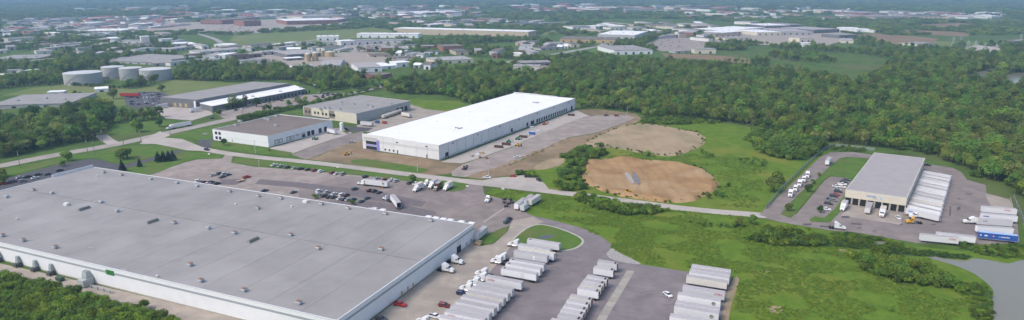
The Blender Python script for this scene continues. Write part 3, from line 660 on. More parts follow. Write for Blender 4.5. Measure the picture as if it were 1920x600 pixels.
# ---------------- the new white warehouse
hA = 11.3
wN = G(824, 301); uA = bdir(29.4); vA = bdir(-60.6)
LA = 238.0; WA = 72.0
whs = Bld('warehouse', 'new white warehouse with bright white roof and dark dock doors along its side', 'warehouse', [wN, wN+uA*LA, wN+uA*LA+vA*WA, wN+vA*WA], hA, M['joint'], M['roof_white'], 0.12, t=0.4, ex=3)
nP = 21; pw = LA/nP
for k in range(nP):
    whs.wallbox(0, k*pw+.2, (k+1)*pw-.2, 0, hA+.02, .16, 'panel', M['wall_panel'])
    whs.wallbox(0, k*pw+.12, (k+1)*pw-.12, 0, .35, .20, 'plinth', M['joint'])
    whs.wallbox(0, k*pw+.12, (k+1)*pw-.12, hA-.12, hA+.16, .24, 'coping', M['wall_white'])
W3 = whs.wl(3); stp = [(0, .33, .55), (.33, .66, .95), (.66, 1.0, 1.35)]      # stepped parapet, rising to the left corner; wall 3 runs left -> near
nF = 7
for k in range(nF):
    f0, f1 = k/nF, (k+1)/nF; top = hA + (0.95 if f0 < .30 else 0.5 if f0 < .68 else 0.05)
    whs.wallbox(3, f0*W3+.06, f1*W3-.06, 0, top, .16, 'panel', M['wall_panel'])
    whs.wallbox(3, f0*W3+.06, f1*W3-.06, 6.3, 8.1, .175, 'panel_band', M['wall_greyband'])
    whs.wallbox(3, f0*W3+.06, f1*W3-.06, 0, .5, .19, 'plinth', M['joint'])
for k in range(nF):
    f0, f1 = k/nF, (k+1)/nF; top = hA + (0.95 if f0 < .30 else 0.5 if f0 < .68 else 0.05)
    whs.wallbox(1, (1-f1)*W3+.06, (1-f0)*W3-.06, 0, top, .16, 'panel', M['wall_panel'])
for k in range(1, 24):          # membrane seams
    f = k/24*LA; p0 = uA*f + vA*.6; p1 = uA*f + vA*(WA-.6); n_ = uA*.1
    MB().prism([tuple(p0-n_), tuple(p1-n_), tuple(p1+n_), tuple(p0+n_)], whs.rz, whs.rz+.02).build('roof_seam', M['seam_white'], whs.root)
for k in range(9):
    p = uA*(20+k*25) + vA*(18 if k % 2 else 52); MB().box(p.x-.5, p.x+.5, p.y-.5, p.y+.5, whs.rz+.03, whs.rz+.6).build('roof_vent', M['wall_offwhite'], whs.root)
# office corner (left end of wall 3)
whs.wallbox(3, 1.5, 15.0, 8.0, 9.9, .22, 'panel_band', mat('tan_grey_band', (.46, .45, .43), .7))
for z0, z1 in ((4.6, 7.2), (.6, 3.2)):
    win = whs.wallbox(3, 3.4, 14.0, z0, z1, .21, 'window', M['steel_dark'])
    for q in range(5): whs.wallbox(3, 3.6+q*2.08, 3.6+q*2.08+1.9, z0+.2, z1-.2, .25, 'pane', M['glass'], parent=None).parent = win
whs.wallbox(3, 3.2, 14.2, 3.5, 4.3, .26, 'canopy', M['bluepanel'])
whs.wallbox(3, 14.4, 16.4, 0.3, 8.6, .5, 'blue_pylon', M['bluepanel'])
for d0 in (21.5, 25.5, 29.5): whs.wallbox(3, d0, d0+1.6, 1.6, 2.9, .23, 'window', M['glass'])
for d0 in (33.5, 60.5): whs.wallbox(3, d0, d0+1.1, .4, 3.2, .23, 'door', M['steel_dark'])
for d0 in (33.0, 60.0): whs.wallbox(3, d0, d0+1.6, 8.9, 9.5, .6, 'wall_lamp', M['steel_dark'])
# side: dock doors and openings
def sA(px, py, z=0): return (G(px, py, z) - wN).dot(uA)
dp = thing  # alias kept short
dd = sA(839, 296); whs.wallbox(0, dd-2, dd+2, 0, 4.2, .23, 'drive_in_door', M['opening'])
for px, py in ((953,249),(982,238),(990,235),(994,234),(1001,231)):
    dd = sA(px, py); whs.wallbox(0, dd-1.6, dd+1.6, .9, 4.3, .23, 'dock_door', M['opening'])
dA, dB = sA(1011, 230), sA(1060, 211)
for k in range(13):
    dd = dA + (dB-dA)*k/12; whs.wallbox(0, dd-1.35, dd+1.35, .9, 4.3, .23, 'dock_door', M['opening'])
dd = sA(1070, 207); whs.wallbox(0, dd-2, dd+2, 0, 4.6, .23, 'drive_in_door', M['opening'])
for k in range(nP):
    dd = (k+.5)*pw
    if k % 3 == 1: whs.wallbox(0, dd-.7, dd+.7, 9.2, 9.8, .7, 'wall_lamp', M['steel_dark'])
    if k < 10:
        for q in range(3): whs.wallbox(0, dd-4+q*3.2, dd-2.6+q*3.2, 0, 1.5, .6, 'dock_leveller', M['steel'])
for (px, py) in ((859, 241), (1004, 193)):
    p = G(px, py, whs.rz) - wN; r = bpy.data.objects.new('roof_hatch', None); C.objects.link(r); r.parent = whs.root; r.location = (p.x, p.y, whs.rz)
    for k, (ax, ay) in enumerate(((0, 0), (2.6, .8), (-2.0, 1.5), (1.0, -1.6))): MB().box(ax-.8, ax+.8, ay-.6, ay+.6, 0, .8).build('unit', M['roof_grey2'], r)

# ---------------- white building with brown roof by the drive
b1 = Bld('brown_roof_building', 'white building with brown gravel roof and dock doors beside the drive', 'building', roofquad((502,255),(623,225),(524,214),(398,242), 9.0), 9.0, M['wall_white'], M['roof_brown'], .35, coping=M['rim'])
def dB_(bld, i, px, py, z=0): return (G(px, py, z) - bld.q[i]).dot((bld.q[(i+1)%4]-bld.q[i]).normalized())
for px, py in ((527.5,270),(536.5,268),(549.5,264),(557,262)):
    dd = dB_(b1, 0, px, py, 1.5); f = b1.wallbox(0, dd-1.9, dd+1.9, 1.0, 4.4, .1, 'dock_door', M['steel_dark']); b1.wallbox(0, dd-1.35, dd+1.35, 1.2, 3.9, .14, 'door_leaf', M['wall_offwhite']).parent = f
for px, py in ((583,256),(589.5,253),(597,251),(608,247),(616,244)):
    dd = dB_(b1, 0, px, py, 2); b1.wallbox(0, dd-1.7, dd+1.7, .6, 4.6, .1, 'dock_door', M['opening'])
for px, py in ((566,254),(576,251)):
    dd = dB_(b1, 0, px, py, 4); b1.wallbox(0, dd-1.8, dd+1.8, 3.4, 4.8, .9, 'wall_fan', M['steel'])
for z0 in (1.0, 5.0):
    for d0 in (2.0, 6.0): dd = d0; b1.wallbox(3, dd+.6, dd+3.2, z0, z0+2.4, .08, 'window', M['glass'])
b1.wallbox(3, 14, b1.wl(3), .0, 9.02, .06, 'wall_cladding', M['wall_white']); b1.wallbox(3, 14.5, b1.wl(3)-.5, 3.3, 3.45, .09, 'wall_seam', M['rim'])
b1.wallbox(3, 21, 22.2, .5, 2.6, .12, 'door', M['steel'])
for (x, y) in ((443,235),(450,228),(518,236),(519,218),(504,225),(498,223)):
    p = onroof(x, y, b1); r = bpy.data.objects.new('roof_unit', None); C.objects.link(r); r.parent = b1.root; r.location = (p.x, p.y, b1.rz); r.rotation_euler[2] = -R(30)
    MB().box(-1.7, 1.7, -1.1, 1.1, 0, 1.4).build('cabinet', M['steel'], r); MB().cyl((0, 0, 1.41), (0, 0, 1.6), .7, .7, 10).build('fan', M['steel_dark'], r)
# ---------------- grey building behind it
b2 = Bld('grey_roof_building', 'cream and grey building with flat grey roof and small windows beside the white warehouse', 'building', roofquad((668,213),(769,189),(674.6,178),(568,199), 9.5), 9.5, [M['wall_grey'], M['wall_grey'], M['wall_cream'], M['wall_cream']], M['roof_grey2'], .35, coping=M['rim'])
w3 = b2.wl(3)
for d0, d1 in ((1.0, 11.5), (w3*.495, w3*.60)): b2.wallbox(3, d0, d1, 1.6, 9.0, .1, 'wall_pier', mat('taupe_cladding', (.25, .21, .17), .7))
for d0 in (3.0, 7.6, 15.5, 20.0, 26.5, 31.0, 37.5, 42.0, w3*.51, w3*.56):
    b2.wallbox(3, d0, d0+2.2, 3.6, 6.0, .16, 'window', M['glass'])
b2.wallbox(3, .5, w3*.5, .2, 1.5, .14, 'ground_floor_recess', M['wall_darkgrey'])
for px, py in ((749,209),(756,207),(763,205)): dd = dB_(b2, 0, px, py, 2); b2.wallbox(0, dd-2.2, dd+2.2, .4, 5.2, .1, 'dock_door', M['opening'])
for px, py in ((685,221),(705,212)): dd = dB_(b2, 0, px, py, 3); b2.wallbox(0, dd-1.2, dd+1.2, 2.5, 4.4, .9, 'wall_fan', M['steel'])
for (x, y) in ((600,205),(607,203),(617,204),(637,206),(640,193),(663,196),(688,198),(697,201),(733,195)):
    p = onroof(x, y, b2); r = bpy.data.objects.new('roof_unit', None); C.objects.link(r); r.parent = b2.root; r.location = (p.x, p.y, b2.rz); r.rotation_euler[2] = -R(30)
    MB().box(-1.3, 1.3, -1, 1, 0, 1.3).build('cabinet', M['steel'], r); MB().cyl((0, 0, 1.31), (0, 0, 1.5), .6, .6, 10).build('fan', M['steel_dark'], r)
# ---------------- dark grey plant with white lean-to roof
m1 = roofquad((369,187),(543,156),(474,153),(299,182), 9.5)
b3 = Bld('dark_grey_plant', 'long dark grey plant with grey roof and lower white-roofed front beside the main road', 'building', m1, 9.5, M['wall_darkgrey'], M['roof_grey2'], .1)
d1 = (m1[1]-m1[0]).normalized(); n1 = Vector((d1.y, -d1.x))
ax0 = G(398, 199, 6); ax1 = G(572, 166.6, 6); e0 = m1[0] + n1*.3; e1_ = m1[1] + n1*.3 + d1*8
an = [ax0 - e0, ax1 - e0, e1_ - e0, e0 - e0 + d1*1.0]
r = bpy.data.objects.new('lean_to', None); C.objects.link(r); r.parent = b3.root; off = e0 - m1[0]; r.location = (off.x, off.y, 0)
MB().prism([tuple(p) for p in an], 0, 5.9).build('wall', M['wall_darkgrey'], r); MB().prism([tuple(p*1.0) for p in an], 5.92, 6.15).build('roof', M['roof_white'], r)
excl([p + e0 for p in an])
da = (an[1]-an[0]).normalized(); na = Vector((da.y, -da.x))
for k in range(22):
    p = an[0] + da*(18 + k*5.6); MB().prism([tuple(p), tuple(p+da*2.2), tuple(p+da*2.2+na*.12), tuple(p+na*.12)], .6, 3.4).build('window', M['glass'], r)
for k in (5, 10, 14, 17):
    p = an[0] + da*(20+k*8) - na*9; MB().box(p.x-1.5, p.x+1.5, p.y-1.2, p.y+1.2, 6.16, 7.3).build('roof_unit', M['steel'], r)
for px, py in ((320,199),(327,200.5),(334,202)): dd = dB_(b3, 3, px, py, 2); b3.wallbox(3, dd-1.7, dd+1.7, .8, 4.6, .12, 'dock_door', M['cream'] if False else M['wall_tan'])
dd = dB_(b3, 3, 357, 202, 3); b3.wallbox(3, dd-2.5, dd+2.5, 0, 6.5, .12, 'door', M['opening']); b3.wallbox(3, dd-5.5, dd-3, 0, 8, .2, 'door', M['wall_white'])
# ---------------- freight terminal on the right
hT = 8.6
tq = [G(*p, hT) for p in ((1701,370.7),(1734.7,296.5),(1639.5,286),(1586,354.7))]
ter = Bld('freight_terminal', 'cream freight terminal with ribbed lilac grey roof and open dock bays', 'terminal', tq, hT, M['wall_cream'], M['roof_lilac'], .05, coping=M['rim'])
LT = ter.wl(3); L0t = ter.wl(0)
nrs = 34
for k in range(nrs):         # standing seams
    f = (k+.5)/nrs; a_ = ter.l[0] + (ter.l[3]-ter.l[0])*f; b_ = ter.l[1] + (ter.l[2]-ter.l[1])*f; d_ = (b_-a_).normalized(); n_ = Vector((-d_.y, d_.x))*.05
    MB().prism([tuple(a_+d_*.5-n_), tuple(b_-d_*.5-n_), tuple(b_-d_*.5+n_), tuple(a_+d_*.5+n_)], ter.rz, ter.rz+.07).build('roof_seam', M['roof_lilac'], ter.root)
bays = 8; bw = LT/bays
for k in range(bays):
    ter.wallbox(3, k*bw+.45, (k+1)*bw-.45, .1, 3.9, .06, 'dock_bay', M['opening'])
    ter.wallbox(3, k*bw-.22+(.25 if k == 0 else 0), k*bw+.22, 0, 4.0, .35, 'column', M['kerb'])
ter.wallbox(3, 0, LT, 4.02, hT-.3, .45, 'fascia', M['wall_cream'])
for k in range(15):
    ter.wallbox(0, 4+k*(L0t-8)/15, 4+k*(L0t-8)/15+2.6, 1.2, 4.0, .1, 'dock_door', M['trailer_grey'])
for d0 in (LT*.26, LT*.72): ter.wallbox(3, d0, d0+.5, 6.6, 7.1, .55, 'wall_lamp', M['steel'])
# the fascia sign: blurred blue word, grey word below, light blue swoosh
sg = bpy.data.objects.new('sign', None); C.objects.link(sg); sg.parent = ter.root
s0 = LT*.36; x = s0
for k, wd in enumerate((.55, .5, .6, .55, .5, .6, .5, .55)):
    o = ter.wallbox(3, x, x+wd*.8, 6.15, 7.05 - .12*(k % 2), .5, 'letter', M['logo_blue']); o.parent = sg; x += wd*1.12
x = s0 + 3.2
for k in range(4): o = ter.wallbox(3, x, x+.5, 5.35, 5.95, .5, 'letter', M['logo_grey']); o.parent = sg; x += .62
for k in range(7):
    t = k/6.0; cx_ = s0 + 5.6 + 1.1*math.sin(t*math.pi*.9); o = ter.wallbox(3, cx_, cx_+.65, 7.3-2.1*t-.3, 7.3-2.1*t, .49+.003*k, 'swoosh', M['logo_lblue']); o.parent = sg

# ---------------- storage tanks
def tank(x0, x1, yb, yt, label):
    c0 = G((x0+x1)/2, yb); rad = (x1-x0)/2/pxm(yb); rad *= .97
    hgt = (yb-yt)/pxm(yb)*.97
    rad *= 1 + rad/c0.length; c0 = c0 + c0.normalized()*rad
    r = thing('storage_tank', label, 'tank', (c0.x, c0.y, 0), 0, 'white storage tanks')
    n = 40
    w = MB().add([(rad*math.cos(2*math.pi*i/n), rad*math.sin(2*math.pi*i/n), z) for z in (0, hgt) for i in range(n)], [(i, (i+1) % n, n+(i+1) % n, n+i) for i in range(n)])
    o = w.build('shell', M['tank'], r)
    MB().cyl((0, 0, hgt), (0, 0, hgt+.5), rad*1.004, rad*1.004, n).build('rim', M['tank_roof'], r)
    MB().cyl((0, 0, hgt+.5), (0, 0, hgt+1.6), rad, .5, n).build('roof', M['tank_roof'], r)
    for z in (hgt*.33, hgt*.66): MB().cyl((0, 0, z), (0, 0, z+.12), rad*1.002, rad*1.002, n).build('girth_weld', M['rim'], r)
    k = int(rad)                                    # stair winding round the shell
    st = MB()
    for q in range(24):
        a = -2.2 + q*.035*20/rad*1.2; st.box((rad+.5)*math.cos(a)-.4, (rad+.5)*math.cos(a)+.4, (rad+.5)*math.sin(a)-.4, (rad+.5)*math.sin(a)+.4, hgt*q/24, hgt*q/24+.25)
    st.build('stair', M['steel'], r)
    excl([c0 + Vector((math.cos(t*.4)*rad*1.1, math.sin(t*.4)*rad*1.1)) for t in range(16)])
    return r
tank(125, 192, 160, 138, 'largest pale storage tank, standing left of the other three')
tank(194, 235, 148, 126, 'narrow pale storage tank standing farthest back of the four')
tank(227, 268, 151, 128, 'pale storage tank third from the left with a stair line on its side')
tank(265, 323, 152, 131, 'wide white-topped storage tank on the right of the four')
pw_ = thing('bund_wall', 'low grey bund wall between the storage tanks', 'wall', tuple(G(193, 150)), 0)
d_ = G(228, 145) - G(193, 150); nn = Vector((-d_.y, d_.x)).normalized()
MB().prism([(0, 0), tuple(d_), tuple(d_+nn*1), tuple(nn*1)], 0, 4.0).build('wall', M['wall_grey'], pw_); MB().prism([tuple(nn*-.2), tuple(d_-nn*.2), tuple(d_+nn*1.2), tuple(nn*1.2)], 4.0, 4.2).build('coping', M['rim'], pw_)

# ---------------- far buildings: front base line (survey), wall and roof heights in survey px
FARCOUNT = [0]
def far(name, label, cat, xl, yl, xr, yr, hp, rp, wm, rm, group=None, x0=0, y0=0, s=3.0, detail=1, gable=False):
    xl, xr = x0 + xl/s, x0 + xr/s; yl, yr = y0 + yl/s, y0 + yr/s; hp /= s; rp /= s
    A, B = G(xl, yl), G(xr, yr); ym = (yl+yr)/2; h = max(3.5, hp/pxm(ym)); xm = (xl+xr)/2
    d = (B-A).normalized(); n = Vector((-d.y, d.x))
    if n.y < 0: n = -n
    dep = (G(xm, max(ym-hp-rp, -18), h) - G(xm, ym-hp, h)).length * max(.3, n.y); dep = min(max(dep, 8), 160)
    r = thing(name, label, cat, (A.x, A.y, 0), 0, group); w = B-A; k = n*dep
    MB().prism([(0, 0), tuple(w), tuple(w+k), tuple(k)], 0, h).build('wall', wm, r)
    e = .4; dn_ = d*e; nn_ = n*e
    if gable:
        mid0 = k*.5 - dn_; mid1 = w + k*.5 + dn_; z1 = h + min(3.0, dep*.16)
        q = [(-dn_-nn_), (w+dn_-nn_), (w+dn_+k+nn_), (-dn_+k+nn_)]
        MB().add([(q[0].x,q[0].y,h),(q[1].x,q[1].y,h),(q[2].x,q[2].y,h),(q[3].x,q[3].y,h),(mid0.x,mid0.y,z1),(mid1.x,mid1.y,z1)], [(0,1,5,4),(2,3,4,5),(1,2,5),(3,0,4),(3,2,1,0)]).build('roof', rm, r)
    else:
        MB().prism([tuple(-dn_-nn_), tuple(w+dn_-nn_), tuple(w+dn_+k+nn_), tuple(-dn_+k+nn_)], h, h+.5).build('roof', rm, r)
    W = w.length
    if detail:
        nd = int(min(7, max(1, W // 14)))
        for q in range(nd):
            t = (q + .5)/nd*W; ww = 2.0 if detail == 1 else 1.2
            a = d*(t-ww); b_ = d*(t+ww); o_ = n*-.15
            MB().prism([tuple(a), tuple(b_), tuple(b_+o_), tuple(a+o_)], .3, min(h*.62, 4.2)).build('door' if (q % 2 == 0) else 'window', M['opening'] if q % 3 else M['glass'], r)
        if W > 40:
            for q in range(3):
                p = d*(W*(.2+.3*q)) + n*dep*(.35+.15*(q % 2)); MB().box(p.x-1.6, p.x+1.6, p.y-1.4, p.y+1.4, h+.5, h+1.9).build('roof_unit', M['steel'], r)
    # keep the trees from hiding it
    sh = max(14.0, A.y*(0.055 if s > 1 else 0.028)); f = Vector((0, -1))
    cen = (A + B)/2; tc = -cen.normalized()
    excl([A - d*5 + tc*sh, B + d*5 + tc*sh, B + d*5 + k + n*3, A - d*5 + k + n*3])
    return r
WW, WO, WG, WB, WT, WBr, WK, WC, WD = [M[k] for k in ('wall_white','wall_offwhite','wall_grey','wall_beige','wall_tan','wall_brown','wall_brick','wall_cream','wall_darkgrey')]
RW, RG, RB, RD, RR, RL = [M[k] for k in ('roof_white','roof_grey2','roof_brown','roof_dark','roof_red','roof_lilac')]
FAR = [
 # x0, entries: name, label, xl, yl, xr, yr, hp, rp, wall, roof
 (0, [('low_grey_building','wide low building with flat dark grey roof at the left edge behind the trees',-60,615,395,600,14,52,WG,M['roof_grey2']),
  ('white_shed','small white shed behind the wide grey roof at the left',268,540,360,536,20,8,WO,RW),
  ('white_shed','white flat shed on the grass below the largest storage tank',535,520,610,515,14,14,WW,RW),
  ('row_building','white row building nearest the left edge below the tree belt',-20,440,52,436,16,8,WO,RW),
  ('row_building','second white row building from the left edge below the tree belt',40,412,120,408,14,6,WO,RG),
  ('row_building','beige row building ending in front of the dark trees left of the tanks',120,418,228,405,16,6,WC,RW),
  ('flat_roof_building','wide flat pale roof at the left edge above the tree belt',-40,345,215,340,8,20,WG,RG),
  ('office_building','white low office left of the two brown-grey halls in the left background',205,305,300,300,14,10,WO,RG),
  ('hall','long beige hall in the left background behind the low white office',260,285,480,262,12,10,WC,RL),
  ('hall','grey block hall at the right end of the long beige hall',442,292,520,286,22,4,WG,RG),
  ('hall','brown low hall in front of the grey block hall',350,308,470,300,10,6,WBr,RB),
  ('office_building','beige low block under trees in the far left background',48,238,215,228,20,8,WC,RG),
  ('white_block','white tower block beside a low white hall in the left background',797,250,845,248,44,4,WO,RW),
  ('hall','low white hall joined to the left of the white tower block',662,248,795,248,18,6,WO,RG),
  ('white_block','white block right of the tower block in the left background',912,243,985,238,22,4,WW,RW),
  ('wide_hall','wide pale grey roof of a hall right behind the storage tanks',535,350,850,364,8,34,WG,RG),
  ('hall','grey hall right of the wide pale roof behind the tanks',858,372,975,366,14,24,WG,RG),
  ('long_store','tan and white long store with white roof in the far left town',460,184,680,182,10,10,WB,RW),
  ('house','white house at the far left edge of the town',0,192,60,190,12,8,WO,RG),
  ('house','white house with a red end in the far left town',92,198,156,198,12,6,WO,RR),
  ('hall','grey low hall between trees left of the far green field',785,268,860,262,6,6,WG,RG),
  ('hall','small grey hall above the tank row at the right',830,290,960,280,10,10,WG,RL)]),
 (320, [('brick_building','brown brick building at the left of the far brick group',168,136,290,138,24,8,WK,RB),
  ('brick_building','brown brick building second from left in the far brick group',300,130,385,130,22,10,WK,RB),
  ('brick_building','brown brick building right of centre in the far brick group',415,148,510,144,30,8,WK,RB),
  ('brick_building','long brick building with white roof at the right of the far brick group',655,140,945,132,22,18,WK,RW),
  ('brick_building','small brick building joining the long white-roofed one',880,132,990,122,18,8,WK,RW),
  ('store','beige far store behind the long white-roofed brick building',740,108,985,98,14,12,WC,RG),
  ('store','pale far store behind the brown brick buildings',535,100,640,92,12,8,WC,RG),
  ('store','low brown far store behind the brick group',385,112,500,106,8,10,WBr,RB),
  ('white_hall','white hall at the right end of the big far green field',822,228,945,226,22,6,WW,RW),
  ('hall','low white hall just right of the field track',718,258,815,252,12,6,WO,RG),
  ('hall','low pale hall at the right end of the field track',848,254,1000,250,14,10,WO,RG),
  ('hall','grey hall left of the dark trees in the left middle distance',0,292,140,272,14,18,WG,RL),
  ('white_block','white small block on the left of the middle distance road',-10,252,48,240,18,8,WO,RG),
  ('curved_hall','long pale hall with curved end below the far green field',165,305,430,285,12,16,WO,RL),
  ('brown_block','dark brown block building left of the tank farm yard',342,338,440,332,28,5,WBr,RB),
  ('brown_block','lower brown building right of the dark brown block',442,326,512,320,20,6,WBr,RG),
  ('hall','grey hall with pale roof right of the brown buildings',512,312,632,302,18,10,WG,RL),
  ('shed_row','long white shed row in front of the brown block',398,362,560,350,18,8,WO,RG),
  ('shed_row','dark brown shed in front of the white shed row',482,378,600,368,12,6,WBr,RB),
  ('industrial_hall','wide industrial hall with pale roof behind the tan silos',658,330,855,318,22,26,WD,RL),
  ('small_shed','small bright white roofed shed left of the tan silos',652,342,748,336,10,8,WD,RW),
  ('small_shed','white roofed shed in front of the tan silos',690,392,802,380,10,12,WG,RW),
  ('gable_hall','pale gabled hall right of the tan silos',838,380,955,378,14,28,WG,RL),
  ('white_row','white and blue low building at the left of the middle distance',0,372,105,358,20,10,WO,RG),
  ('white_row','long low white building above the tree belt',122,352,288,346,12,8,WO,RG)]),
 (640, [('long_beige_warehouse','very long beige warehouse with white roof edge in the far centre',296,190,1052,212,32,8,WB,RW),
  ('white_hall','long white hall left of the very long beige warehouse',88,212,432,214,22,6,WW,RW),
  ('white_hall','white hall at the left of the crowded far car lot',0,256,80,252,24,8,WO,RW),
  ('white_hall','white hall in the middle of the crowded far car lot',82,252,210,246,22,8,WO,RG),
  ('white_hall','low white hall behind the crowded far car lot',205,244,400,240,14,8,WO,RG),
  ('school','dark red low building among trees in the centre',572,290,690,286,28,12,WK,RB),
  ('small_red_house','small red house left of the dark red low building',458,276,530,274,16,6,WK,RG),
  ('beige_hall','beige hall with pale roof in front of the centre tree row',530,362,745,352,20,20,WC,RL),
  ('white_warehouse','white warehouse with gabled front in the yard left of centre',96,408,230,402,26,30,WW,RL),
  ('white_warehouse','middle white warehouse of the yard left of centre',232,390,310,384,16,24,WW,RW),
  ('white_warehouse','right white warehouse of the yard left of centre',312,380,392,374,26,12,WW,RW),
  ('tan_roof_hall','tan roofed low hall behind the white warehouses',290,338,432,334,12,10,WB,RB),
  ('brick_shed','low brick shed with brown roof in front of the white warehouses',100,438,225,446,22,14,WK,RB),
  ('tan_hall','tan flat hall behind the yard left of centre',160,322,280,318,8,10,WB,RB),
  ('far_store','long white far store at the top centre',452,82,575,76,10,12,WO,RW),
  ('far_store','white far store right of the long white far store',600,78,698,72,10,8,WO,RW),
  ('far_store','grey far hall with dark roof at the top centre',370,68,450,62,8,10,WG,RD)]),
 (960, [('tan_long_hall','long tan yellow hall right of the very long beige warehouse',268,238,580,244,20,14,WT,RB),
  ('white_roof_hall','green-grey hall with big white roof on the far right of the road',482,216,690,222,24,28,WG,RW),
  ('cream_workshop','cream workshop with dark doors at the left edge of the big wood',5,392,155,394,22,8,WC,RL),
  ('grey_workshop','grey workshop behind the cream workshop',52,372,225,368,18,12,WD,RG),
  ('white_shop','white shop with two dark doors at the edge of the big wood',576,308,790,304,24,26,WW,RG),
  ('grey_hall','grey low hall with dark roof left of the main road in the centre right',162,284,272,278,12,8,WG,RD),
  ('pale_hall','pale low hall between the tan hall and the road',210,252,300,250,8,6,WO,RG),
  ('tan_hall','tan hall in the far row right of the white-roofed hall',772,158,880,158,16,6,WB,RB),
  ('far_hall','white far hall first in the row behind the tan long hall',342,166,440,162,16,6,WO,RG),
  ('far_hall','grey far hall second in the row behind the tan long hall',470,162,540,158,14,6,WO,RW),
  ('far_hall','pale far hall third in the row behind the tan long hall',555,168,650,166,12,6,WO,RG),
  ('far_hall','pale far hall fourth in the row behind the tan long hall',680,166,760,164,10,6,WO,RG),
  ('red_roof_store','long far store with red fascia at the upper centre right',316,62,432,62,14,6,WK,RW)]),
 (1280, [('plant_hall','long pale hall at the left of the far right industrial plant',230,182,460,166,10,14,WG,RW),
  ('plant_hall','white-roofed hall in the middle of the far right industrial plant',418,200,552,198,18,14,WC,RW),
  ('plant_hall','grey hall right of the middle of the far right plant',556,196,728,196,18,16,WG,RL),
  ('plant_hall','dark hall at the back of the far right industrial plant',464,158,602,156,14,10,WD,RW),
  ('plant_hall','grey back hall right of the dark hall in the far plant',604,152,690,150,12,10,WD,RG),
  ('plant_hall','dark grey hall at the right end of the far plant',738,188,880,182,20,14,WD,RL),
  ('plant_hall','low hall in front of the plant with turquoise wall strip',232,196,402,184,12,10,M['wall_grey'],RW),
  ('plant_shed','small white shed in front of the far right plant',656,238,724,236,24,6,WC,RL),
  ('plant_shed','white square shed on the dirt in front of the far plant',676,264,726,264,20,4,WW,RW),
  ('beige_house','beige flat building at the edge of the ploughed brown field',66,302,186,302,26,6,WC,RG),
  ('pale_store','pale store left of the far right plant',250,228,380,224,12,8,WC,RG),
  ('pale_store','low grey store on the lot left of the beige flat building',-40,300,40,296,10,6,WG,RG),
  ('tan_shop','tan far shop above the car lot at the centre right',180,208,330,204,12,8,WB,RB),
  ('white_shop','white far shop right of the tan far shop',380,140,430,138,16,6,WO,RG),
  ('red_roof_store','far store with red roof at the upper right',240,76,320,76,8,8,WO,RR),
  ('white_shop','white row shop right edge of the far plant',890,242,960,244,16,12,WC,RL),
  ('grey_hall','blue grey hall at the right edge of the far plant',880,216,985,212,18,8,WD,RG)]),
 (1600, [('long_roof_hall','long far hall with tan roof at the upper right',118,106,345,104,8,20,WB,RB),
  ('long_roof_hall','long far hall with dark roof at the upper right',345,102,530,104,10,14,WB,RD),
  ('white_hall','white arched hall beside trees at the right background',18,180,110,180,14,12,WW,RW),
  ('white_hall','small white hall right of the white arched hall',115,184,165,182,10,6,WO,RW),
  ('pale_shed','pale flat shed on the dirt lot at the right background',358,262,445,256,14,8,WC,RG),
  ('white_shop','white far shop at the upper right edge',752,106,775,106,10,4,WO,RW),
  ('white_shop','white long far shop at the upper right edge',778,102,832,100,12,4,WO,RW),
  ('brown_house','dark brown hut beside the curved road at the right edge',920,246,958,244,12,6,WBr,RD)]),
]
for x0, ents in FAR:
    for (nm, lb, xl, yl, xr, yr, hp, rp, wm, rm) in ents:
        far(nm, lb, 'house' if 'house' in nm else 'building', xl, yl, xr, yr, hp, rp, wm, rm, x0=x0, gable=('gable' in nm or nm == 'house'), detail=2 if 'office' in nm else 1)
# tan silos
for k, (xa, xb, yb, hp) in enumerate(((572,583,115,14),(586,597,114,15),(602,608,106,12),(610,627,106,9))):
    c = G((xa+xb)/2, yb); r_ = (xb-xa)/2/pxm(yb); hh = hp/pxm(yb)
    r = thing('silo', ['leftmost tan silo of the industrial yard', 'tall tan silo second from the left in the yard', 'thin tan silo behind the tall ones', 'wide low tan silo at the right of the yard'][k], 'silo', tuple(c), 0, 'tan silos in the industrial yard')
    MB().cyl((0, 0, 0), (0, 0, hh), r_, r_, 20).build('shell', WT, r); MB().cyl((0, 0, hh), (0, 0, hh+2), r_*1.02, .6, 20).build('roof', WC, r); MB().cyl((r_+.4, 0, 0), (r_+.4, 0, hh), .25, .25, 6).build('pipe', M['steel'], r)
    excl([c + Vector((math.cos(t)*r_*1.5, math.sin(t)*r_*1.5 - 10)) for t in range(7)])
# scattered far town: houses and shops in the town strips (survey zones)
ZONES = [((0,38),(330,30),(330,52),(180,58),(0,64), 90, 'left'), ((320,24),(640,20),(640,36),(320,38), 46, 'left'), ((640,14),(900,12),(900,32),(640,38), 46, 'centre'), ((960,10),(1120,10),(1120,24),(960,24), 24, 'centre'), ((120,14),(420,14),(420,22),(120,22), 14, 'left'),
         ((1110,14),(1330,14),(1330,24),(1110,24), 30, 'centre'), ((1280,16),(1600,16),(1600,38),(1280,34), 44, 'right'), ((1600,24),(1880,26),(1880,36),(1600,34), 36, 'right'), ((860,36),(960,36),(960,46),(860,46), 6, 'centre')]
TOWN = []
WN = {id(WO): 'off-white', id(WW): 'white', id(WC): 'cream', id(WB): 'beige', id(WK): 'brick', id(WG): 'grey'}; RN = {id(RG): 'grey', id(RW): 'white', id(RB): 'brown', id(RD): 'dark', id(RL): 'pale grey', id(RR): 'red'}
wallc = [WO, WO, WW, WC, WB, WK, WG]; roofc = [RG, RW, RB, RD, RL, RR, RG]
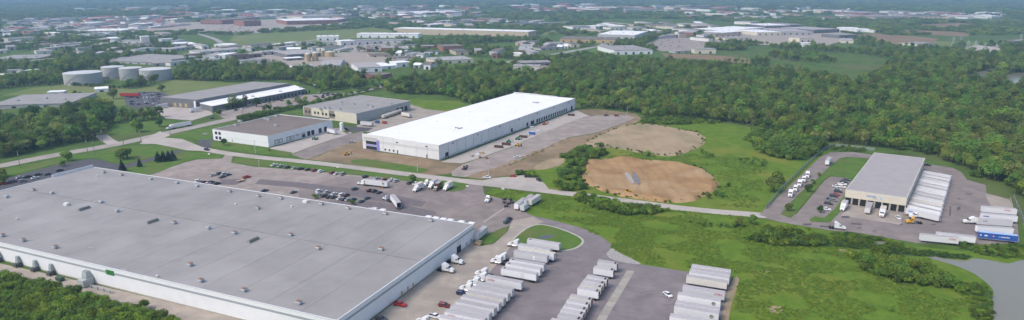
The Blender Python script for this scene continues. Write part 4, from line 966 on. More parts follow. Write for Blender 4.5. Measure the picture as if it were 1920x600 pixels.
for z in ZONES:
    n, side = z[-2], z[-1]; poly = [tuple(p) for p in z[:-2]]
    xs = [p[0] for p in poly]; ys = [p[1] for p in poly]; k = 0; tries = 0
    while k < n and tries < 2000:
        tries += 1
        x = rng.uniform(min(xs), max(xs)); y = rng.uniform(min(ys), max(ys))
        if not inside(poly, np.array([[x, y]]))[0]: continue
        w = rng.uniform(4, 16) if rng.rand() < .75 else rng.uniform(16, 30)
        if any(abs(x-a) < (w+c)/2 and abs(y-b_) < 2.2 for a, b_, c in TOWN): continue
        TOWN.append((x, y, w)); k += 1
        wm = wallc[rng.randint(7)]; rm = roofc[rng.randint(7)]
        if side == 'centre' and x > 955 and x < 1110: rm = RR if rng.rand() < .6 else RW; wm = WK if rng.rand() < .5 else WC
        far('town_building', f'tiny far {WN[id(wm)]} building with {RN[id(rm)]} roof in the {side} of the hazy town', 'building', x-w/2, y, x+w/2, y+rng.uniform(-.4, .4), rng.uniform(2.2, 4.2), rng.uniform(1.0, 3.0), wm, rm, f'far buildings of the hazy town, {side}', s=1.0, detail=0, gable=rng.rand() < .4)

MID = []
MIDZ = [([(0,66),(330,64),(330,112),(130,112),(0,132)], 30, 'left'), ([(330,84),(640,92),(660,118),(480,112),(330,112)], 30, 'left'), ([(620,92),(760,90),(950,104),(860,126),(700,140),(640,120)], 22, 'centre'), ([(960,84),(1120,78),(1060,100),(980,108)], 10, 'centre'), ([(1120,50),(1320,46),(1400,62),(1330,84),(1240,74),(1130,62)], 26, 'right'), ([(1330,62),(1580,56),(1590,72),(1400,84)], 22, 'right'), ([(740,38),(1020,42),(1020,50),(740,52)], 16, 'centre')]
for poly, n, side in MIDZ:
    xs = [p[0] for p in poly]; ys = [p[1] for p in poly]; k = 0; m_ = 900
    cx = rng.uniform(min(xs), max(xs), m_); cy = rng.uniform(min(ys), max(ys), m_); cw = rng.uniform(8, 26, m_)*(cy+40)/130
    ok_ = inside(poly, np.stack([cx, cy], 1))
    for (dx, dy) in ((-.5, 0), (.5, 0), (0, 1)):
        ok_ &= clear(np.array([tuple(G(x+w*dx, y-1.5*dy)) for x, y, w in zip(cx, cy, cw)]))
    for x, y, w in zip(cx[ok_], cy[ok_], cw[ok_]):
        if k >= n: break
        if any(abs(x-a_) < (w+c_)/2+3 and abs(y-b_) < 5 for a_, b_, c_ in MID): continue
        MID.append((x, y, w)); k += 1; wm = wallc[rng.randint(7)]; rm = [RG, RW, RB, RL, RW, RL, RD][rng.randint(7)]
        far('small_building', f'small {WN[id(wm)]} building with {RN[id(rm)]} roof among trees in the {side} middle distance', 'building', x-w/2, y, x+w/2, y+rng.uniform(-1, 1), rng.uniform(4, 7)*(y+40)/130, rng.uniform(2, 6), wm, rm, f'small buildings of the {side} middle distance', s=1.0, detail=1 if y > 80 else 0, gable=rng.rand() < .25)
# ================================================================== VEHICLES
def text_mesh(txt, size, shear=0.0, ext=0.012):
    cu = bpy.data.curves.new('lettering', 'FONT'); cu.body = txt; cu.size = size; cu.shear = shear; cu.extrude = ext; cu.align_x = 'CENTER'; cu.align_y = 'CENTER'; cu.offset = size*.012; cu.resolution_u = 3
    o = bpy.data.objects.new('lettering', cu); C.objects.link(o)
    dg = bpy.context.evaluated_depsgraph_get(); me = bpy.data.meshes.new_from_object(o.evaluated_get(dg)); bpy.data.objects.remove(o); return me
XTRA = text_mesh('XTRA', 1.25, .35)
def wheel(p, name, x, y, r, w, n=12):
    return p.add(name, MB().cyl((x-w/2, y, r), (x+w/2, y, r), r, r, n), M['tyre'])
def car_proto(kind):
    p = Proto(); K = 'body'
    if kind == 'sedan':
        p.add('body', MB().side([(-2.3,.32),(-2.36,.62),(-2.3,.93),(-1.5,.99),(1.0,.97),(2.15,.80),(2.36,.62),(2.32,.32)], .92, .07), paint('white'), None, K)
        p.add('windows', MB().frustum((-.82,.82,-1.75,1.15), (-.62,.62,-.95,.35), .96, 1.42), M['glass'])
        p.add('roof', MB().frustum((-.66,.66,-1.02,.42), (-.58,.58,-.9,.3), 1.40, 1.48), paint('white'), None, K); L_, ax = 2.35, 1.4
    elif kind == 'suv':
        p.add('body', MB().side([(-2.3,.38),(-2.36,.75),(-2.3,1.12),(1.05,1.10),(2.2,.98),(2.36,.7),(2.32,.38)], .95, .07), paint('white'), None, K)
        p.add('windows', MB().frustum((-.86,.86,-2.22,1.25), (-.72,.72,-2.0,.55), 1.10, 1.66), M['glass'])
        p.add('roof', MB().frustum((-.78,.78,-2.1,.62), (-.68,.68,-1.95,.5), 1.64, 1.76), paint('white'), None, K); L_, ax = 2.35, 1.4
    elif kind == 'van':
        p.add('body', MB().side([(-2.7,.38),(-2.75,.9),(-2.7,1.25),(1.6,1.22),(2.45,1.05),(2.6,.7),(2.55,.38)], .98, .07), paint('white'), None, K)
        p.add('windows', MB().frustum((-.92,.92,-2.6,1.9), (-.84,.84,-2.5,1.1), 1.22, 1.8), M['glass'])
        p.add('roof', MB().frustum((-.9,.9,-2.6,1.2), (-.78,.78,-2.45,1.0), 1.79, 2.02), paint('white'), None, K); L_, ax = 2.65, 1.6
    else:      # pickup
        p.add('body', MB().side([(-2.75,.45),(-2.8,.7),(-2.78,.82),(.9,.82),(1.05,1.1),(2.55,1.02),(2.78,.8),(2.75,.45)], .96, .05), paint('white'), None, K)
        p.add('bed', MB().box(-.95,-.82,-2.75,-.75,.82,1.18).box(.82,.95,-2.75,-.75,.82,1.18).box(-.82,.82,-2.75,-2.65,.82,1.16), paint('white'), None, K)
        p.add('bed_floor', MB().box(-.8,.8,-2.62,-.8,.83,.88), M['chassis'])
        p.add('windows', MB().frustum((-.88,.88,-.75,1.35), (-.72,.72,-.6,.7), .84, 1.68), M['glass'])
        p.add('cab', MB().side([(-.74,.8),(-.74,1.12),(1.2,1.12),(1.3,.8)], .93, .02), paint('white'), None, K)
        p.add('roof', MB().frustum((-.76,.76,-.68,.76), (-.7,.7,-.6,.66), 1.66, 1.78), paint('white'), None, K); L_, ax = 2.78, 1.75
    for sx in (-1, 1):
        for sy in (-1, 1): wheel(p, 'wheel', sx*.82, sy*ax, .34 if kind in ('sedan',) else .38, .24)
    for sx in (-1, 1):
        p.add('headlight', box(sx*.62-.2, sx*.62+.2, L_-.06, L_+.02, .62, .78), M['lamp_w']); p.add('tail_light', box(sx*.68-.14, sx*.68+.14, -L_-.03, -L_+.05, .68, .86), M['lamp_r'])
    return p
CARP = {k: car_proto(k) for k in ('sedan', 'suv', 'van', 'pickup')}
CN = dict(white='white', silver='silver', black='black', charcoal='dark grey', red='bright red', maroon='dark red', navy='navy blue', teal='dark teal', tan='tan', gray='mid grey', blue='blue')
KN = dict(sedan='car', suv='estate car', van='van', pickup='pickup truck')
def car(px, py, kind, colr, bear, label, group=None):
    p = G(px, py); return CARP[kind].put({'sedan': 'parked_car', 'suv': 'parked_suv', 'van': 'parked_van', 'pickup': 'pickup_truck'}[kind], label, {'sedan': 'car', 'suv': 'car', 'van': 'van', 'pickup': 'pickup'}[kind], (p.x, p.y, 0.045), bear + random.uniform(-3, 3), group, {'body': paint(colr)})
def row(cars, where, group, bear):
    for i, (x, y, k, c) in enumerate(sorted(cars)):
        car(x, y, k, c, bear, f'{CN[c]} {KN[k]}, {ORD[i]} from the left {where}', group)
row([(514,311,'pickup','white'),(526,313,'pickup','silver'),(539,315,'suv','charcoal'),(552,316.5,'sedan','silver'),(564,318,'pickup','black'),(576.6,319.5,'suv','charcoal'),(589.5,321,'suv','maroon'),(601,323,'suv','white'),(623,325.5,'suv','maroon'),(631,327,'sedan','white'),(643,328,'van','tan')],
    'in the row along the grass strip', 'cars parked along the grass strip', 26)
row([(595,366,'sedan','white'),(598,360,'suv','white'),(608,369,'suv','charcoal'),(613.5,362,'suv','silver'),(617,371,'sedan','black'),(625,371.5,'sedan','charcoal'),(627,365,'sedan','white'),(637,374,'sedan','white'),(641,367,'suv','white'),(645,375,'sedan','charcoal'),(649.5,368,'suv','black'),(653,376,'sedan','silver'),(662,376,'suv','teal'),(678,379,'sedan','teal'),(688.6,373,'sedan','teal')],
    'in the cluster near the factory back wall', 'cars parked behind the factory', 27)
row([(400,330,'sedan','silver'),(412,327,'suv','charcoal'),(417,333.5,'sedan','charcoal'),(421,328,'suv','silver'),(428,329,'sedan','teal'),(372,341,'suv','white'),(383,343,'sedan','maroon'),(389,346,'sedan','white'),(396,343.5,'suv','charcoal'),(407,346,'suv','black')],
    'in the left car park cluster', 'cars at the left of the car park', 30)
row([(3,346,'sedan','red'),(14,345,'sedan','maroon'),(25,342,'suv','charcoal'),(38,334,'sedan','silver'),(43,341,'suv','gray'),(53,333,'suv','black'),(66,335,'sedan','white'),(71,329,'suv','charcoal'),(90,328,'sedan','charcoal'),(112,321,'suv','charcoal')],
    'in the office lot at the left', 'cars in the office lot', 28)
row([(693.6,359,'suv','black'),(702,360,'suv','black'),(710.6,362.5,'sedan','charcoal')], 'in the trio below the long white trailer', 'cars below the parked semi', 27)
row([(685,333,'suv','black'),(707,336,'sedan','silver'),(721,338,'sedan','maroon'),(734,339,'pickup','white'),(743,341,'suv','silver'),(768,345,'suv','charcoal'),(780,346,'pickup','white')], 'in the row behind the long trailer', 'cars in the row behind the semi', 32)
for (x, y, k, c, b_, lb) in [(496.5,359,'sedan','navy',34,'navy blue car alone on the car park near the factory roof'),(551,362,'sedan','teal',32,'dark teal car alone in the middle of the car park'),
    (665.5,356,'suv','teal',38,'dark teal estate car alone left of the long white trailer'),(463,333.5,'pickup','red',36,'bright red pickup towing a flat trailer on the car park'),
    (388,282,'suv','black',115,'black estate car driving on the drive by the white building'),(386,252.5,'sedan','silver',110,'silver car at the driveway beside the brown-roofed building'),(398,222.5,'suv','black',110,'dark estate car on the main road by the dark grey plant'),
    (913,334.5,'pickup','white',95,'white service pickup on the road pad beside the lamp pole'),(962,331.5,'sedan','red',92,'bright red car on the gravel pad by the bushes'),(991,332.5,'pickup','black',96,'black pickup on the gravel pad beside the red car'),(1010.5,339,'suv','black',150,'black estate car at the right end of the gravel pad'),
    (950,418,'suv','teal',30,'dark green estate car nearer of the pair on the truck apron'),(954.5,413,'suv','black',30,'black estate car farther of the pair on the truck apron'),
    (750,573,'pickup','red',112,'bright red pickup on the gravel beside the factory wall'),(833,575,'suv','maroon',112,'dark red estate car beside the trailers on the gravel'),(816,596,'pickup','white',112,'white pickup below the dark red estate car on the gravel'),(715,600,'sedan','charcoal',112,'dark grey car at the bottom edge by the factory wall'),(866,553,'suv','navy',115,'dark blue estate car beside the truck cabs on the gravel'),
    (1252,554.5,'sedan','white',158,'white sports car alone on the open trailer yard'),
    (1683.5,410,'sedan','white',198,'white car in front of the terminal dock bays'),(1737,311,'pickup','charcoal',100,'dark truck parked at the back corner of the freight terminal'),
    (970,296,'pickup','white',70,'white pickup with dark bed on the truck court'),(999,241.5,'van','white',100,'white van farther of the two at the warehouse docks'),(1011,248.5,'van','white',100,'white van nearer of the two at the warehouse docks'),
    (660,268,'pickup','silver',70,'silver pickup on the driveway at the warehouse office corner'),(1110,217,'pickup','tan',95,'tan pickup at the far end of the truck court'),(1137,217.5,'suv','charcoal',95,'dark estate car at the far end of the truck court'),(1156,218,'suv','maroon',95,'dark red estate car at the far end of the truck court'),
    (588,208,'sedan','black',100,'black car beside the cream corner of the grey building'),(597,208,'sedan','charcoal',100,'dark grey car second beside the cream corner of the grey building')]:
    car(x, y, k, c, b_, lb)
row([(1587,338.5,'sedan','charcoal'),(1582,343,'suv','charcoal'),(1579,347,'pickup','white'),(1578,352,'suv','white'),(1568,351,'sedan','white'),(1570,357,'sedan','silver'),(1571,360.5,'suv','charcoal'),(1567,366,'sedan','red'),(1563,369,'suv','charcoal'),(1557,374,'sedan','teal'),(1562,377,'suv','gray'),(1553,383,'suv','charcoal'),(1548,394,'pickup','white')],
    'in the staff lot beside the terminal', 'cars in the terminal staff lot', 118)
# tiny cars in the far lots: one mesh each, no parts
tiny = {}
def tiny_car(c):
    if c not in tiny:
        mb = MB().side([(-2.2,.25),(-2.3,.8),(-1.5,.95),(1.0,.95),(2.2,.75),(2.2,.25)], .9, .06).frustum((-.8,.8,-1.6,1.0), (-.65,.65,-1.0,.4), .94, 1.45)
        me = mb.mesh('distant_car', paint(c)); me.materials.append(M['glass'])
        for f in list(me.polygons)[-6:]:
            if f.normal.z < .9: f.material_index = 1
        tiny[c] = me
    return tiny[c]
def lot(poly, n, label, group, bear, rowgap=8, step=2.9):
    P = [G(*p) for p in poly]; d = bdir(bear); s_ = bdir(bear+90); c = sum(P, Vector((0, 0)))/len(P); pts = []
    for i in range(-14, 15):
        for j in range(-60, 61):
            q = c + d*(i*rowgap) + s_*(j*step)
            pts.append(q)
    ok = inside([tuple(p) for p in P], np.array([tuple(p) for p in pts])); pts = [p for p, o in zip(pts, ok) if o]
    random.shuffle(pts)
    for q in pts[:n]:
        cc = random.choice(['white', 'white', 'silver', 'silver', 'charcoal', 'black', 'maroon', 'navy', 'gray', 'tan'])
        o = bpy.data.objects.new('distant_car', tiny_car(cc)); C.objects.link(o); o.location = (q.x, q.y, .06); o.rotation_euler[2] = -R(bear + random.uniform(-4, 4) + random.choice((0, 180))); tag(o, label.replace('parked car', f'{CN[cc]} car'), 'car', group)
lot([(240,194),(236,182),(264,174),(298,174),(314,182),(300,194),(256,200)], 46, 'tiny parked car in the crowded lot behind the dark grey plant', 'cars in the crowded lot by the tanks', 60, 7)
lot([(404,208),(572,177),(585,178),(440,208),(412,214)], 26, 'tiny parked car along the front of the dark grey plant', 'cars in front of the dark grey plant', 35, 9)
lot([(585,184),(590,174),(630,173),(636,176),(600,186)], 16, 'tiny parked car at the right end of the dark grey plant', 'cars right of the dark grey plant', 35, 7)
lot([(388,59),(397,49),(440,47),(492,53),(486,61),(420,63)], 44, 'tiny parked car in the lot below the far brick group', 'cars below the far brick group', 20, 9, 3.4)
lot([(645,91),(656,80),(738,77),(744,86),(718,93),(660,96)], 62, 'tiny parked car in the crowded far lot left of centre', 'cars in the crowded far lot', 25, 8, 3.2)
lot([(1210,86),(1240,74),(1305,72),(1322,80),(1312,92),(1240,94)], 24, 'tiny parked car in the lot right of the main road', 'cars in the far lot right of the road', 30, 10, 4)

# ---------------- trailers
def trailer_proto(L, doors='grey', vent=False, bodym='trailer_white', roofm='trailer_roof', reefer=False):
    p = Proto(); h = L/2; w = 1.29
    p.add('body', MB().frustum((-w, w, -h, h), (-w, w, -h, h), 1.18, 4.04), M[bodym] if isinstance(bodym, str) else bodym, None, 'body')
    p.add('roof', MB().box(-w-.01, w+.01, -h-.01, h+.01, 4.045, 4.1), M[roofm], None, 'roof')
    for s_ in (-1, 1):
        p.add('top_rail', box(s_*w-(.03 if s_ < 0 else -.0)-.015, s_*w+(.0 if s_ < 0 else .03)+.015, -h, h, 3.9, 4.075), M['trailer_white'], None, 'body')
        p.add('bottom_rail', box(s_*w-.03, s_*w+.03, -h, h, 1.1, 1.26), M['steel'])
    dm = M['trailer_door'] if doors == 'red' else M['trailer_grey']
    for s_ in (-1, 1):
        d = p.add('rear_door', box(min(0, s_*1.2)+.02, max(0, s_*1.2)-.02, -h-.07, -h, 1.25, 3.95), dm)
        p.add('hinge_bar', box(s_*.75-.03, s_*.75+.03, -h-.1, -h-.07, 1.4, 3.8), M['steel'], d)
        p.add('landing_leg', box(s_*.9-.08, s_*.9+.08, h-2.9, h-2.7, 0, 1.15), M['steel_dark'])
        p.add('tail_light', box(s_*1.05-.15, s_*1.05+.15, -h-.08, -h-.02, 1.02, 1.14), M['lamp_r'])
    p.add('underride_guard', box(-1.15, 1.15, -h-.04, -h+.06, .5, .62), M['steel_dark'])
    p.add('chassis_frame', box(-.55, .55, -h+.2, h-1.2, .9, 1.16), M['chassis'])
    axs = (-h+1.5, -h+2.8) if L > 12 else (-h+1.3,)
    for y in axs:
        for s_ in (-1, 1): wheel(p, 'wheel', s_*.95, y, .5, .55)
    if vent: p.add('roof_vent', box(-.75, .15, h-1.9, h-.9, 4.1, 4.16) if L > 12 else box(-.9, .9, -h+.5, -h+1.3, 4.1, 4.16), M['opening'])
    if reefer: p.add('cooling_unit', MB().frustum((-.9, .9, h, h+.55), (-.8, .8, h, h+.4), 2.0, 3.9), M['wall_offwhite'])
    return p
TP = {'std': trailer_proto(16.15), 'vent': trailer_proto(16.15, vent=True), 'door': trailer_proto(16.15), 'pup': trailer_proto(8.7, 'red', True), 'reefer': trailer_proto(16.15, reefer=True), 'short': trailer_proto(12.2)}
TRC = [0]
def trailer(c, bear, typ, label, group=None, paintm=None, logo=None, z=.05, side=-1, roofm=None, open_rear=False):
    pm = {}
    TRC[0] += 1
    if paintm is None and TRC[0]*7 % 5 == 1: paintm = M['trailer_grey2']
    elif paintm is None and TRC[0]*5 % 7 == 2: paintm = M['trailer_cream']
    if paintm: pm['body'] = paintm
    if roofm: pm['roof'] = roofm
    r = TP[typ].put('box_trailer', label, 'trailer', (c.x, c.y, z), bear, group, pm, skip=('rear_door', 'hinge_bar') if open_rear else ())
    if logo:
        for (kind, y, zz) in logo:
            if kind == 'x':
                o = bpy.data.objects.new('lettering', XTRA); C.objects.link(o); o.parent = r
                if not XTRA.materials: XTRA.materials.append(M['logo_red'])
                o.location = (side*1.325, y, zz); o.rotation_euler = (math.pi/2, 0, side*math.pi/2)
            elif kind == 'disc':
                o = MB().cyl((side*1.29, y, zz), (side*1.33, y, zz), .8, .8, 16).build('emblem', mat('emblem_grey_green', (.24, .27, .22), .6), r)
                MB().prism([(0, 0), (.62, -.35), (.62, .35)], 0, .02) if False else None
                e_ = MB().add([(side*1.34, y, zz), (side*1.34, y+.75, zz+.1), (side*1.34, y+.35, zz+.68), (side*1.34, y-.1, zz+.76)], [(0, 1, 2, 3)]).build('emblem_field', M['rust'], o)
                MB().add([(side*1.342, y, zz), (side*1.342, y-.72, zz-.2), (side*1.342, y-.4, zz-.62), (side*1.342, y+.05, zz-.72)], [(0, 1, 2, 3)]).build('emblem_field', M['band'], o)
            elif kind == 'door':
                MB().box(side*1.30-.02, side*1.30+.02, y-.65, y+.65, 1.35, 3.5).build('side_door', M['trailer_grey'], r)
                MB().box(side*1.325-.01, side*1.325+.01, y-.52, y+.52, 1.45, 3.38).build('side_door_leaf', M['trailer_white'], r)
            elif kind == 'marks':
                for k, (yy, ll, hh, mm) in enumerate(y):
                    MB().box(side*1.31-.02, side*1.31+.025, yy-ll/2, yy+ll/2, zz-hh/2, zz+hh/2).build('marking', mm, r)
    if open_rear:
        h = 16.15/2; MB().box(-1.18, 1.18, -h-.05, -h-.01, 1.3, 3.9).build('open_doorway', M['opening'], r); MB().box(-1.2, 1.2, -h-1.0, -h-.06, .75, .9).build('tail_lift', M['steel_dark'], r)
    return r
def tr_corner(px, py, bear, L=16.15, w=2.58, near_left=True):
    """survey point of the roof corner at the front end, on the left (local -x) side"""
    p = G(px, py, 4.08); d = bdir(bear); rt = bdir(bear+90)
    return p - d*(L/2) + rt*(w/2)
HB = 293.0      # trailers whose front points left
# left block, nearest group (7) then the lettered one, then 3, then 4
pA_, pB_ = tr_corner(833.4, 585, HB), tr_corner(891.5, 531.5, HB)
for i in range(-1, 7):
    c = pA_ + (pB_-pA_)*(i/6.0)
    trailer(c, HB, 'std', f'white box trailer, {["nearest", "second", "third", "fourth", "fifth", "sixth", "seventh", "eighth"][i+1]} from the bottom edge in the nearest trailer group', 'trailers of the nearest left group', logo=[('x', 5.2, 3.0)] if i in (0,) else None)
trailer(tr_corner(910, 519, HB), HB, 'std', 'white trailer with red letters standing apart behind the nearest trailer group', 'trailers with red letters', logo=[('x', 5.6, 3.0)])
for i, (x, y, k) in enumerate(((939,503.5,'vent'),(947.5,494.5,'vent'),(955,487,'vent'))):
    trailer(tr_corner(x, y, HB), HB, k, f'white trailer with dark roof hatch, {["front", "middle", "rear"][i]} one of the left block trio', 'left block trio of trailers', logo=[('door', -1.8, 0)] if i == 0 else None)
for i, (x, y, k) in enumerate(((963,471.5,'std'),(976,467,'std'),(971,459,'std'),(988,449.5,'vent'))):
    trailer(tr_corner(x, y, HB), HB, k, f'white trailer, {["front", "second", "third", "rear"][i]} one of the four beside the kerbed teardrop lawn', 'four trailers by the teardrop lawn', logo=[('door', -1.8, 0)] if i == 0 else None, roofm=M['trailer_roof'] if i != 1 else mat('cream_trailer_roof', (.55, .50, .42), .6))
# middle block: short trailers, rear doors to the right
def pup(px, py, label, group):
    p = G(px, py, 4.08); d = bdir(HB); rt = bdir(HB+90)
    trailer(p - d*(8.7/2) - rt*(-1.29), HB, 'pup', label, group)
for i, (x, y) in enumerate(((1112.5,502),(1120,490))): pup(x, y, f'short white trailer, {["nearer", "farther"][i]} of the pair at the top of the middle column', 'short trailers, top pair')
for i, (x, y) in enumerate(((1082.5,541),(1088,533),(1093,526),(1099,519))): pup(x, y, f'short white trailer, {["nearest", "second", "third", "farthest"][i]} of four in the middle column', 'short trailers, group of four')
for i, (x, y) in enumerate(((1045,592),(1050.5,582.5),(1056,574),(1061.5,565),(1067.5,556))): pup(x, y, f'short white trailer, {["nearest", "second", "third", "fourth", "farthest"][i]} of five in the middle column', 'short trailers, group of five')
pup(1031, 602, 'short white trailer cut by the bottom edge of the picture', None)
# right block
HR = 292.0
RB_ = [(1255.6,593,'std',None),(1264,575,'std',[('disc',-5.6,2.6)]),(1266.5,568,'std',None),(1270.5,552,'std',[('disc',-5.6,2.6)]),(1280,538,'std',[('x',-5.6,3.1)]),(1287,518.5,'std',None),(1292,510.5,'std',None),(1294.5,505,'std',None),(1296.5,499,'std',None)]
for i, (x, y, k, lg) in enumerate(RB_):
    trailer(tr_corner(x, y, HR), HR, k, f'white trailer, {ORD[i]} from the bottom edge in the right trailer block' + (' with a round emblem' if lg and lg[0][0] == 'disc' else ' with red letters' if lg else ''), 'trailers of the right block', logo=lg)
# terminal: trailers docked along the right wall, a fan on the right, pair in front
tc0, tc1 = G(1763, 404, 4.08), G(1784, 330, 4.08)
nT = 13; tb = bearing(G(1700, 384, 4.08), G(1763, 398, 4.08))
for i in range(nT):
    e_ = tc0 + (tc1-tc0)*(i/(nT-1.0)); c = e_ - bdir(tb)*(16.15/2)
    trailer(c, tb, 'std', f'white trailer docked at the terminal side, {ORD[i]} from the front', 'trailers docked at the terminal side', roofm=[M['trailer_roof'], mat('clean_trailer_roof', (.58, .57, .58), .6), mat('dull_trailer_roof', (.33, .315, .325), .6, var=.05, scale=.25)][(i*7+1) % 3],
            logo=[('marks', [(-5.6, 2.2, .6, M['logo_blue'])], 3.0)] if i == 0 else None, side=1)
FT = [(1843,388,'std',107,'white trailer with red letters at the far end of the terminal fan','x'), (1842,401,'std',107,'white trailer with blue lettering, second of the terminal fan','b'), (1834,410.5,'reefer',102,'white trailer coupled to the white tractor at the terminal','k'), (1834,425,'std',101,'white trailer between the coupled one and the blue one','n')]
for (x, y, k, b_, lb, lg) in FT:
    p = G(x, y, 4.08); hb = b_ + 180; d = bdir(hb); rt = bdir(hb+90); c = p - d*(16.15/2) + rt*1.29
    trailer(c, hb, k, lb, 'trailers at the right edge of the terminal yard', logo={'x': [('x', -3.5, 3.1)], 'b': [('marks', [(6.2, 2.6, .5, M['logo_blue']), (5.6, 1.6, .4, M['logo_blue'])], 2.9)], 'k': [('marks', [(5.2, .35, .7, M['chassis']), (4.2, .5, .6, M['chassis'])], 3.1)], 'n': None}[lg])
pL, pR = G(1833, 450), G(1907, 458); c = (pL+pR)/2; hb = bearing(pR, pL); c = c + bdir(hb+90)*1.3
blue = paint('blue'); WM = M['wall_white']
trailer(c, hb, 'std', 'bright blue trailer with white lettering at the edge of the pond bank', 'trailers at the right edge of the terminal yard', paintm=blue, roofm=mat('pale_blue_roof', (.35, .48, .68), .6), logo=[('marks', [(7.2, .6, .7, WM), (5.0, 1.3, .6, WM), (2.6, .5, .6, M['logo_red']), (1.9, .5, .5, WM), (-.5, .6, .5, M['logo_lblue'])] + [(-1.4-.62*k, .42, .55, WM) for k in range(6)], 2.7)])
for i, (xl, yl, xr, yr) in enumerate(((1724,455,1797,462),(1757,452,1825,460))):
    p, q = G(xl, yl), G(xr, yr); hb = bearing(q, p); c = (p+q)/2 + bdir(hb+90)*1.3
    trailer(c, hb, 'std', ['white trailer with red letters in front of the pond bank', 'white trailer behind the red-lettered one by the pond bank'][i], 'pair of trailers by the pond bank', logo=[('x', -5.2, 3.1)] if i == 0 else None)
p, q = G(1623, 407), G(1632, 388); trailer((p+q)/2, bearing(q, p), 'short', 'white trailer backed into the third terminal dock bay', 'trailers at the terminal bays')
p, q = G(1549, 313), G(1556, 303); trailer((p+q)/2, bearing(q, p), 'short', 'white trailer standing alone on the curved terminal road', None)
# apron trailers
for i, (x0_, y0_, x1_, y1_, k) in enumerate(((968.5,395,983,384,'short'),(984,388,996,378,'short'),(994.5,387,1009,378,'short'))):
    p, q = G(x0_, y0_), G(x1_, y1_); trailer((p+q)/2, bearing(p, q)+180, k, ['white trailer nearest the black dollies at the lawn edge', 'white trailer in the middle of three at the lawn edge', 'white trailer farthest right at the lawn edge'][i], 'three trailers at the lawn edge')
p, q = G(894, 452), G(908, 440); trailer((p+q)/2, bearing(p, q), 'short', 'white trailer backed up behind the factory corner', None)
p, q = G(683, 348.5), G(728, 354); semi1 = ((p+q)/2, bearing(q, p)); trailer(semi1[0] + bdir(semi1[1]+90)*1.3, semi1[1], 'std', 'long white trailer hitched to a white tractor on the car park', 'trailers on the truck apron', logo=[('disc', -5.2, 2.8)])
p, q = G(736, 377), G(748.5, 393); semi2 = ((p+q)/2, bearing(q, p)); trailer(semi2[0], semi2[1], 'std', 'white trailer with open dark rear doorway on the truck apron', 'trailers on the truck apron', open_rear=True)
p, q = G(327, 241), G(356, 236); semi3 = ((p+q)/2, bearing(q, p)); trailer(semi3[0], semi3[1], 'std', 'white trailer of the lorry on the main road', None)
# B1, B2 and B3 yards
p, q = G(608, 247), G(638, 255); trailer((p+q)/2, bearing(q, p)+180, 'short', 'white trailer backed to the brown-roofed building', None)
p, q = G(672, 235), G(704, 238); trailer((p+q)/2, bearing(q, p), 'short', 'white trailer with red end at the grey building corner', None)
p, q = G(749, 217), G(775, 222); trailer((p+q)/2, bearing(q, p), 'short', 'white trailer at the back yard of the grey building', None)
p, q = G(354, 212), G(380, 207); trailer((p+q)/2, bearing(p, q), 'short', 'white trailer at the tall door of the dark grey plant', None)
p, q = G(291, 205), G(318, 200); trailer((p+q)/2, bearing(p, q), 'short', 'white trailer at the tan dock doors of the dark grey plant', None)

# ---------------- tractors
def tractor_proto(sleeper=True):
    p = Proto(); K = 'body'
    p.add('chassis_rail', MB().box(-.48, -.32, -4.2, 3.2, .75, 1.02).box(.32, .48, -4.2, 3.2, .75, 1.02).box(-.32, .32, -4.1, -3.9, .78, 1.0).box(-.32, .32, -.4, -.2, .78, 1.0), M['chassis'])
    p.add('hood', MB().side([(1.55, .75), (1.55, 2.0), (2.2, 1.95), (3.35, 1.62), (3.6, 1.2), (3.6, .7)], 1.0, .12, .3), paint('white'), None, K)
    p.add('cab', MB().side([(-.1, .9), (-.1, 2.75), (1.0, 2.75), (1.6, 2.0), (1.62, .9)], 1.15, .05, .12), paint('white'), None, K)
    if sleeper:
        p.add('sleeper', MB().side([(-1.9, .95), (-1.9, 3.75), (-1.3, 3.9), (-.5, 3.7), (.75, 2.85), (.0, 2.7), (.0, .95)], 1.2, .08, .18), paint('white'), None, K)
    else:
        p.add('roof_fairing', MB().side([(-.3, 2.7), (-.3, 3.6), (.2, 3.5), (1.0, 2.75)], .95, .08, .2), paint('white'), None, K)
    p.add('windshield', MB().add([(-.98, 1.67, 2.02), (.98, 1.67, 2.02), (.9, 1.08, 2.74), (-.9, 1.08, 2.74)], [(0, 1, 2, 3)]), M['glass'])
    for s_ in (-1, 1):
        p.add('side_window', box(s_*1.15-.02, s_*1.15+.02, .35, 1.15, 1.95, 2.55), M['glass'])
        p.add('headlight', box(s_*.8-.14, s_*.8+.14, 3.5, 3.62, 1.0, 1.22), M['lamp_w'])
        p.add('fuel_tank', MB().cyl((s_*.95, -1.2, .78), (s_*.95, .9, .78), .32, .32, 10), M['chrome'])
        p.add('fender', MB().side([(2.0, .75), (2.2, 1.12), (3.0, 1.12), (3.3, .75)], .24, .03, .06), paint('white'), None, K)
        p.parts[-1][1].transform(Matrix.Translation((s_*1.02, 0, 0)))
        p.add('mirror', box(s_*1.38-.1, s_*1.38+.1, 1.5, 1.6, 1.9, 2.5), M['chassis'])
        wheel(p, 'wheel', s_*1.02, 2.65, .52, .32); wheel(p, 'wheel', s_*.92, -2.6, .52, .6); wheel(p, 'wheel', s_*.92, -3.8, .52, .6)
        p.add('exhaust_stack', MB().cyl((s_*.95, -2.05 if sleeper else -.3, 1.0), (s_*.95, -2.05 if sleeper else -.3, 3.6), .08, .08, 8), M['chrome'])
    p.add('grille', box(-.5, .5, 3.58, 3.64, .85, 1.5), M['steel_dark']); p.add('bumper', box(-1.15, 1.15, 3.55, 3.75, .4, .72), M['chrome'])
    p.add('fifth_wheel', MB().cyl((0, -3.1, 1.03), (0, -3.1, 1.2), .55, .5, 12), M['steel_dark'])
    return p
TR = {True: tractor_proto(True), False: tractor_proto(False)}
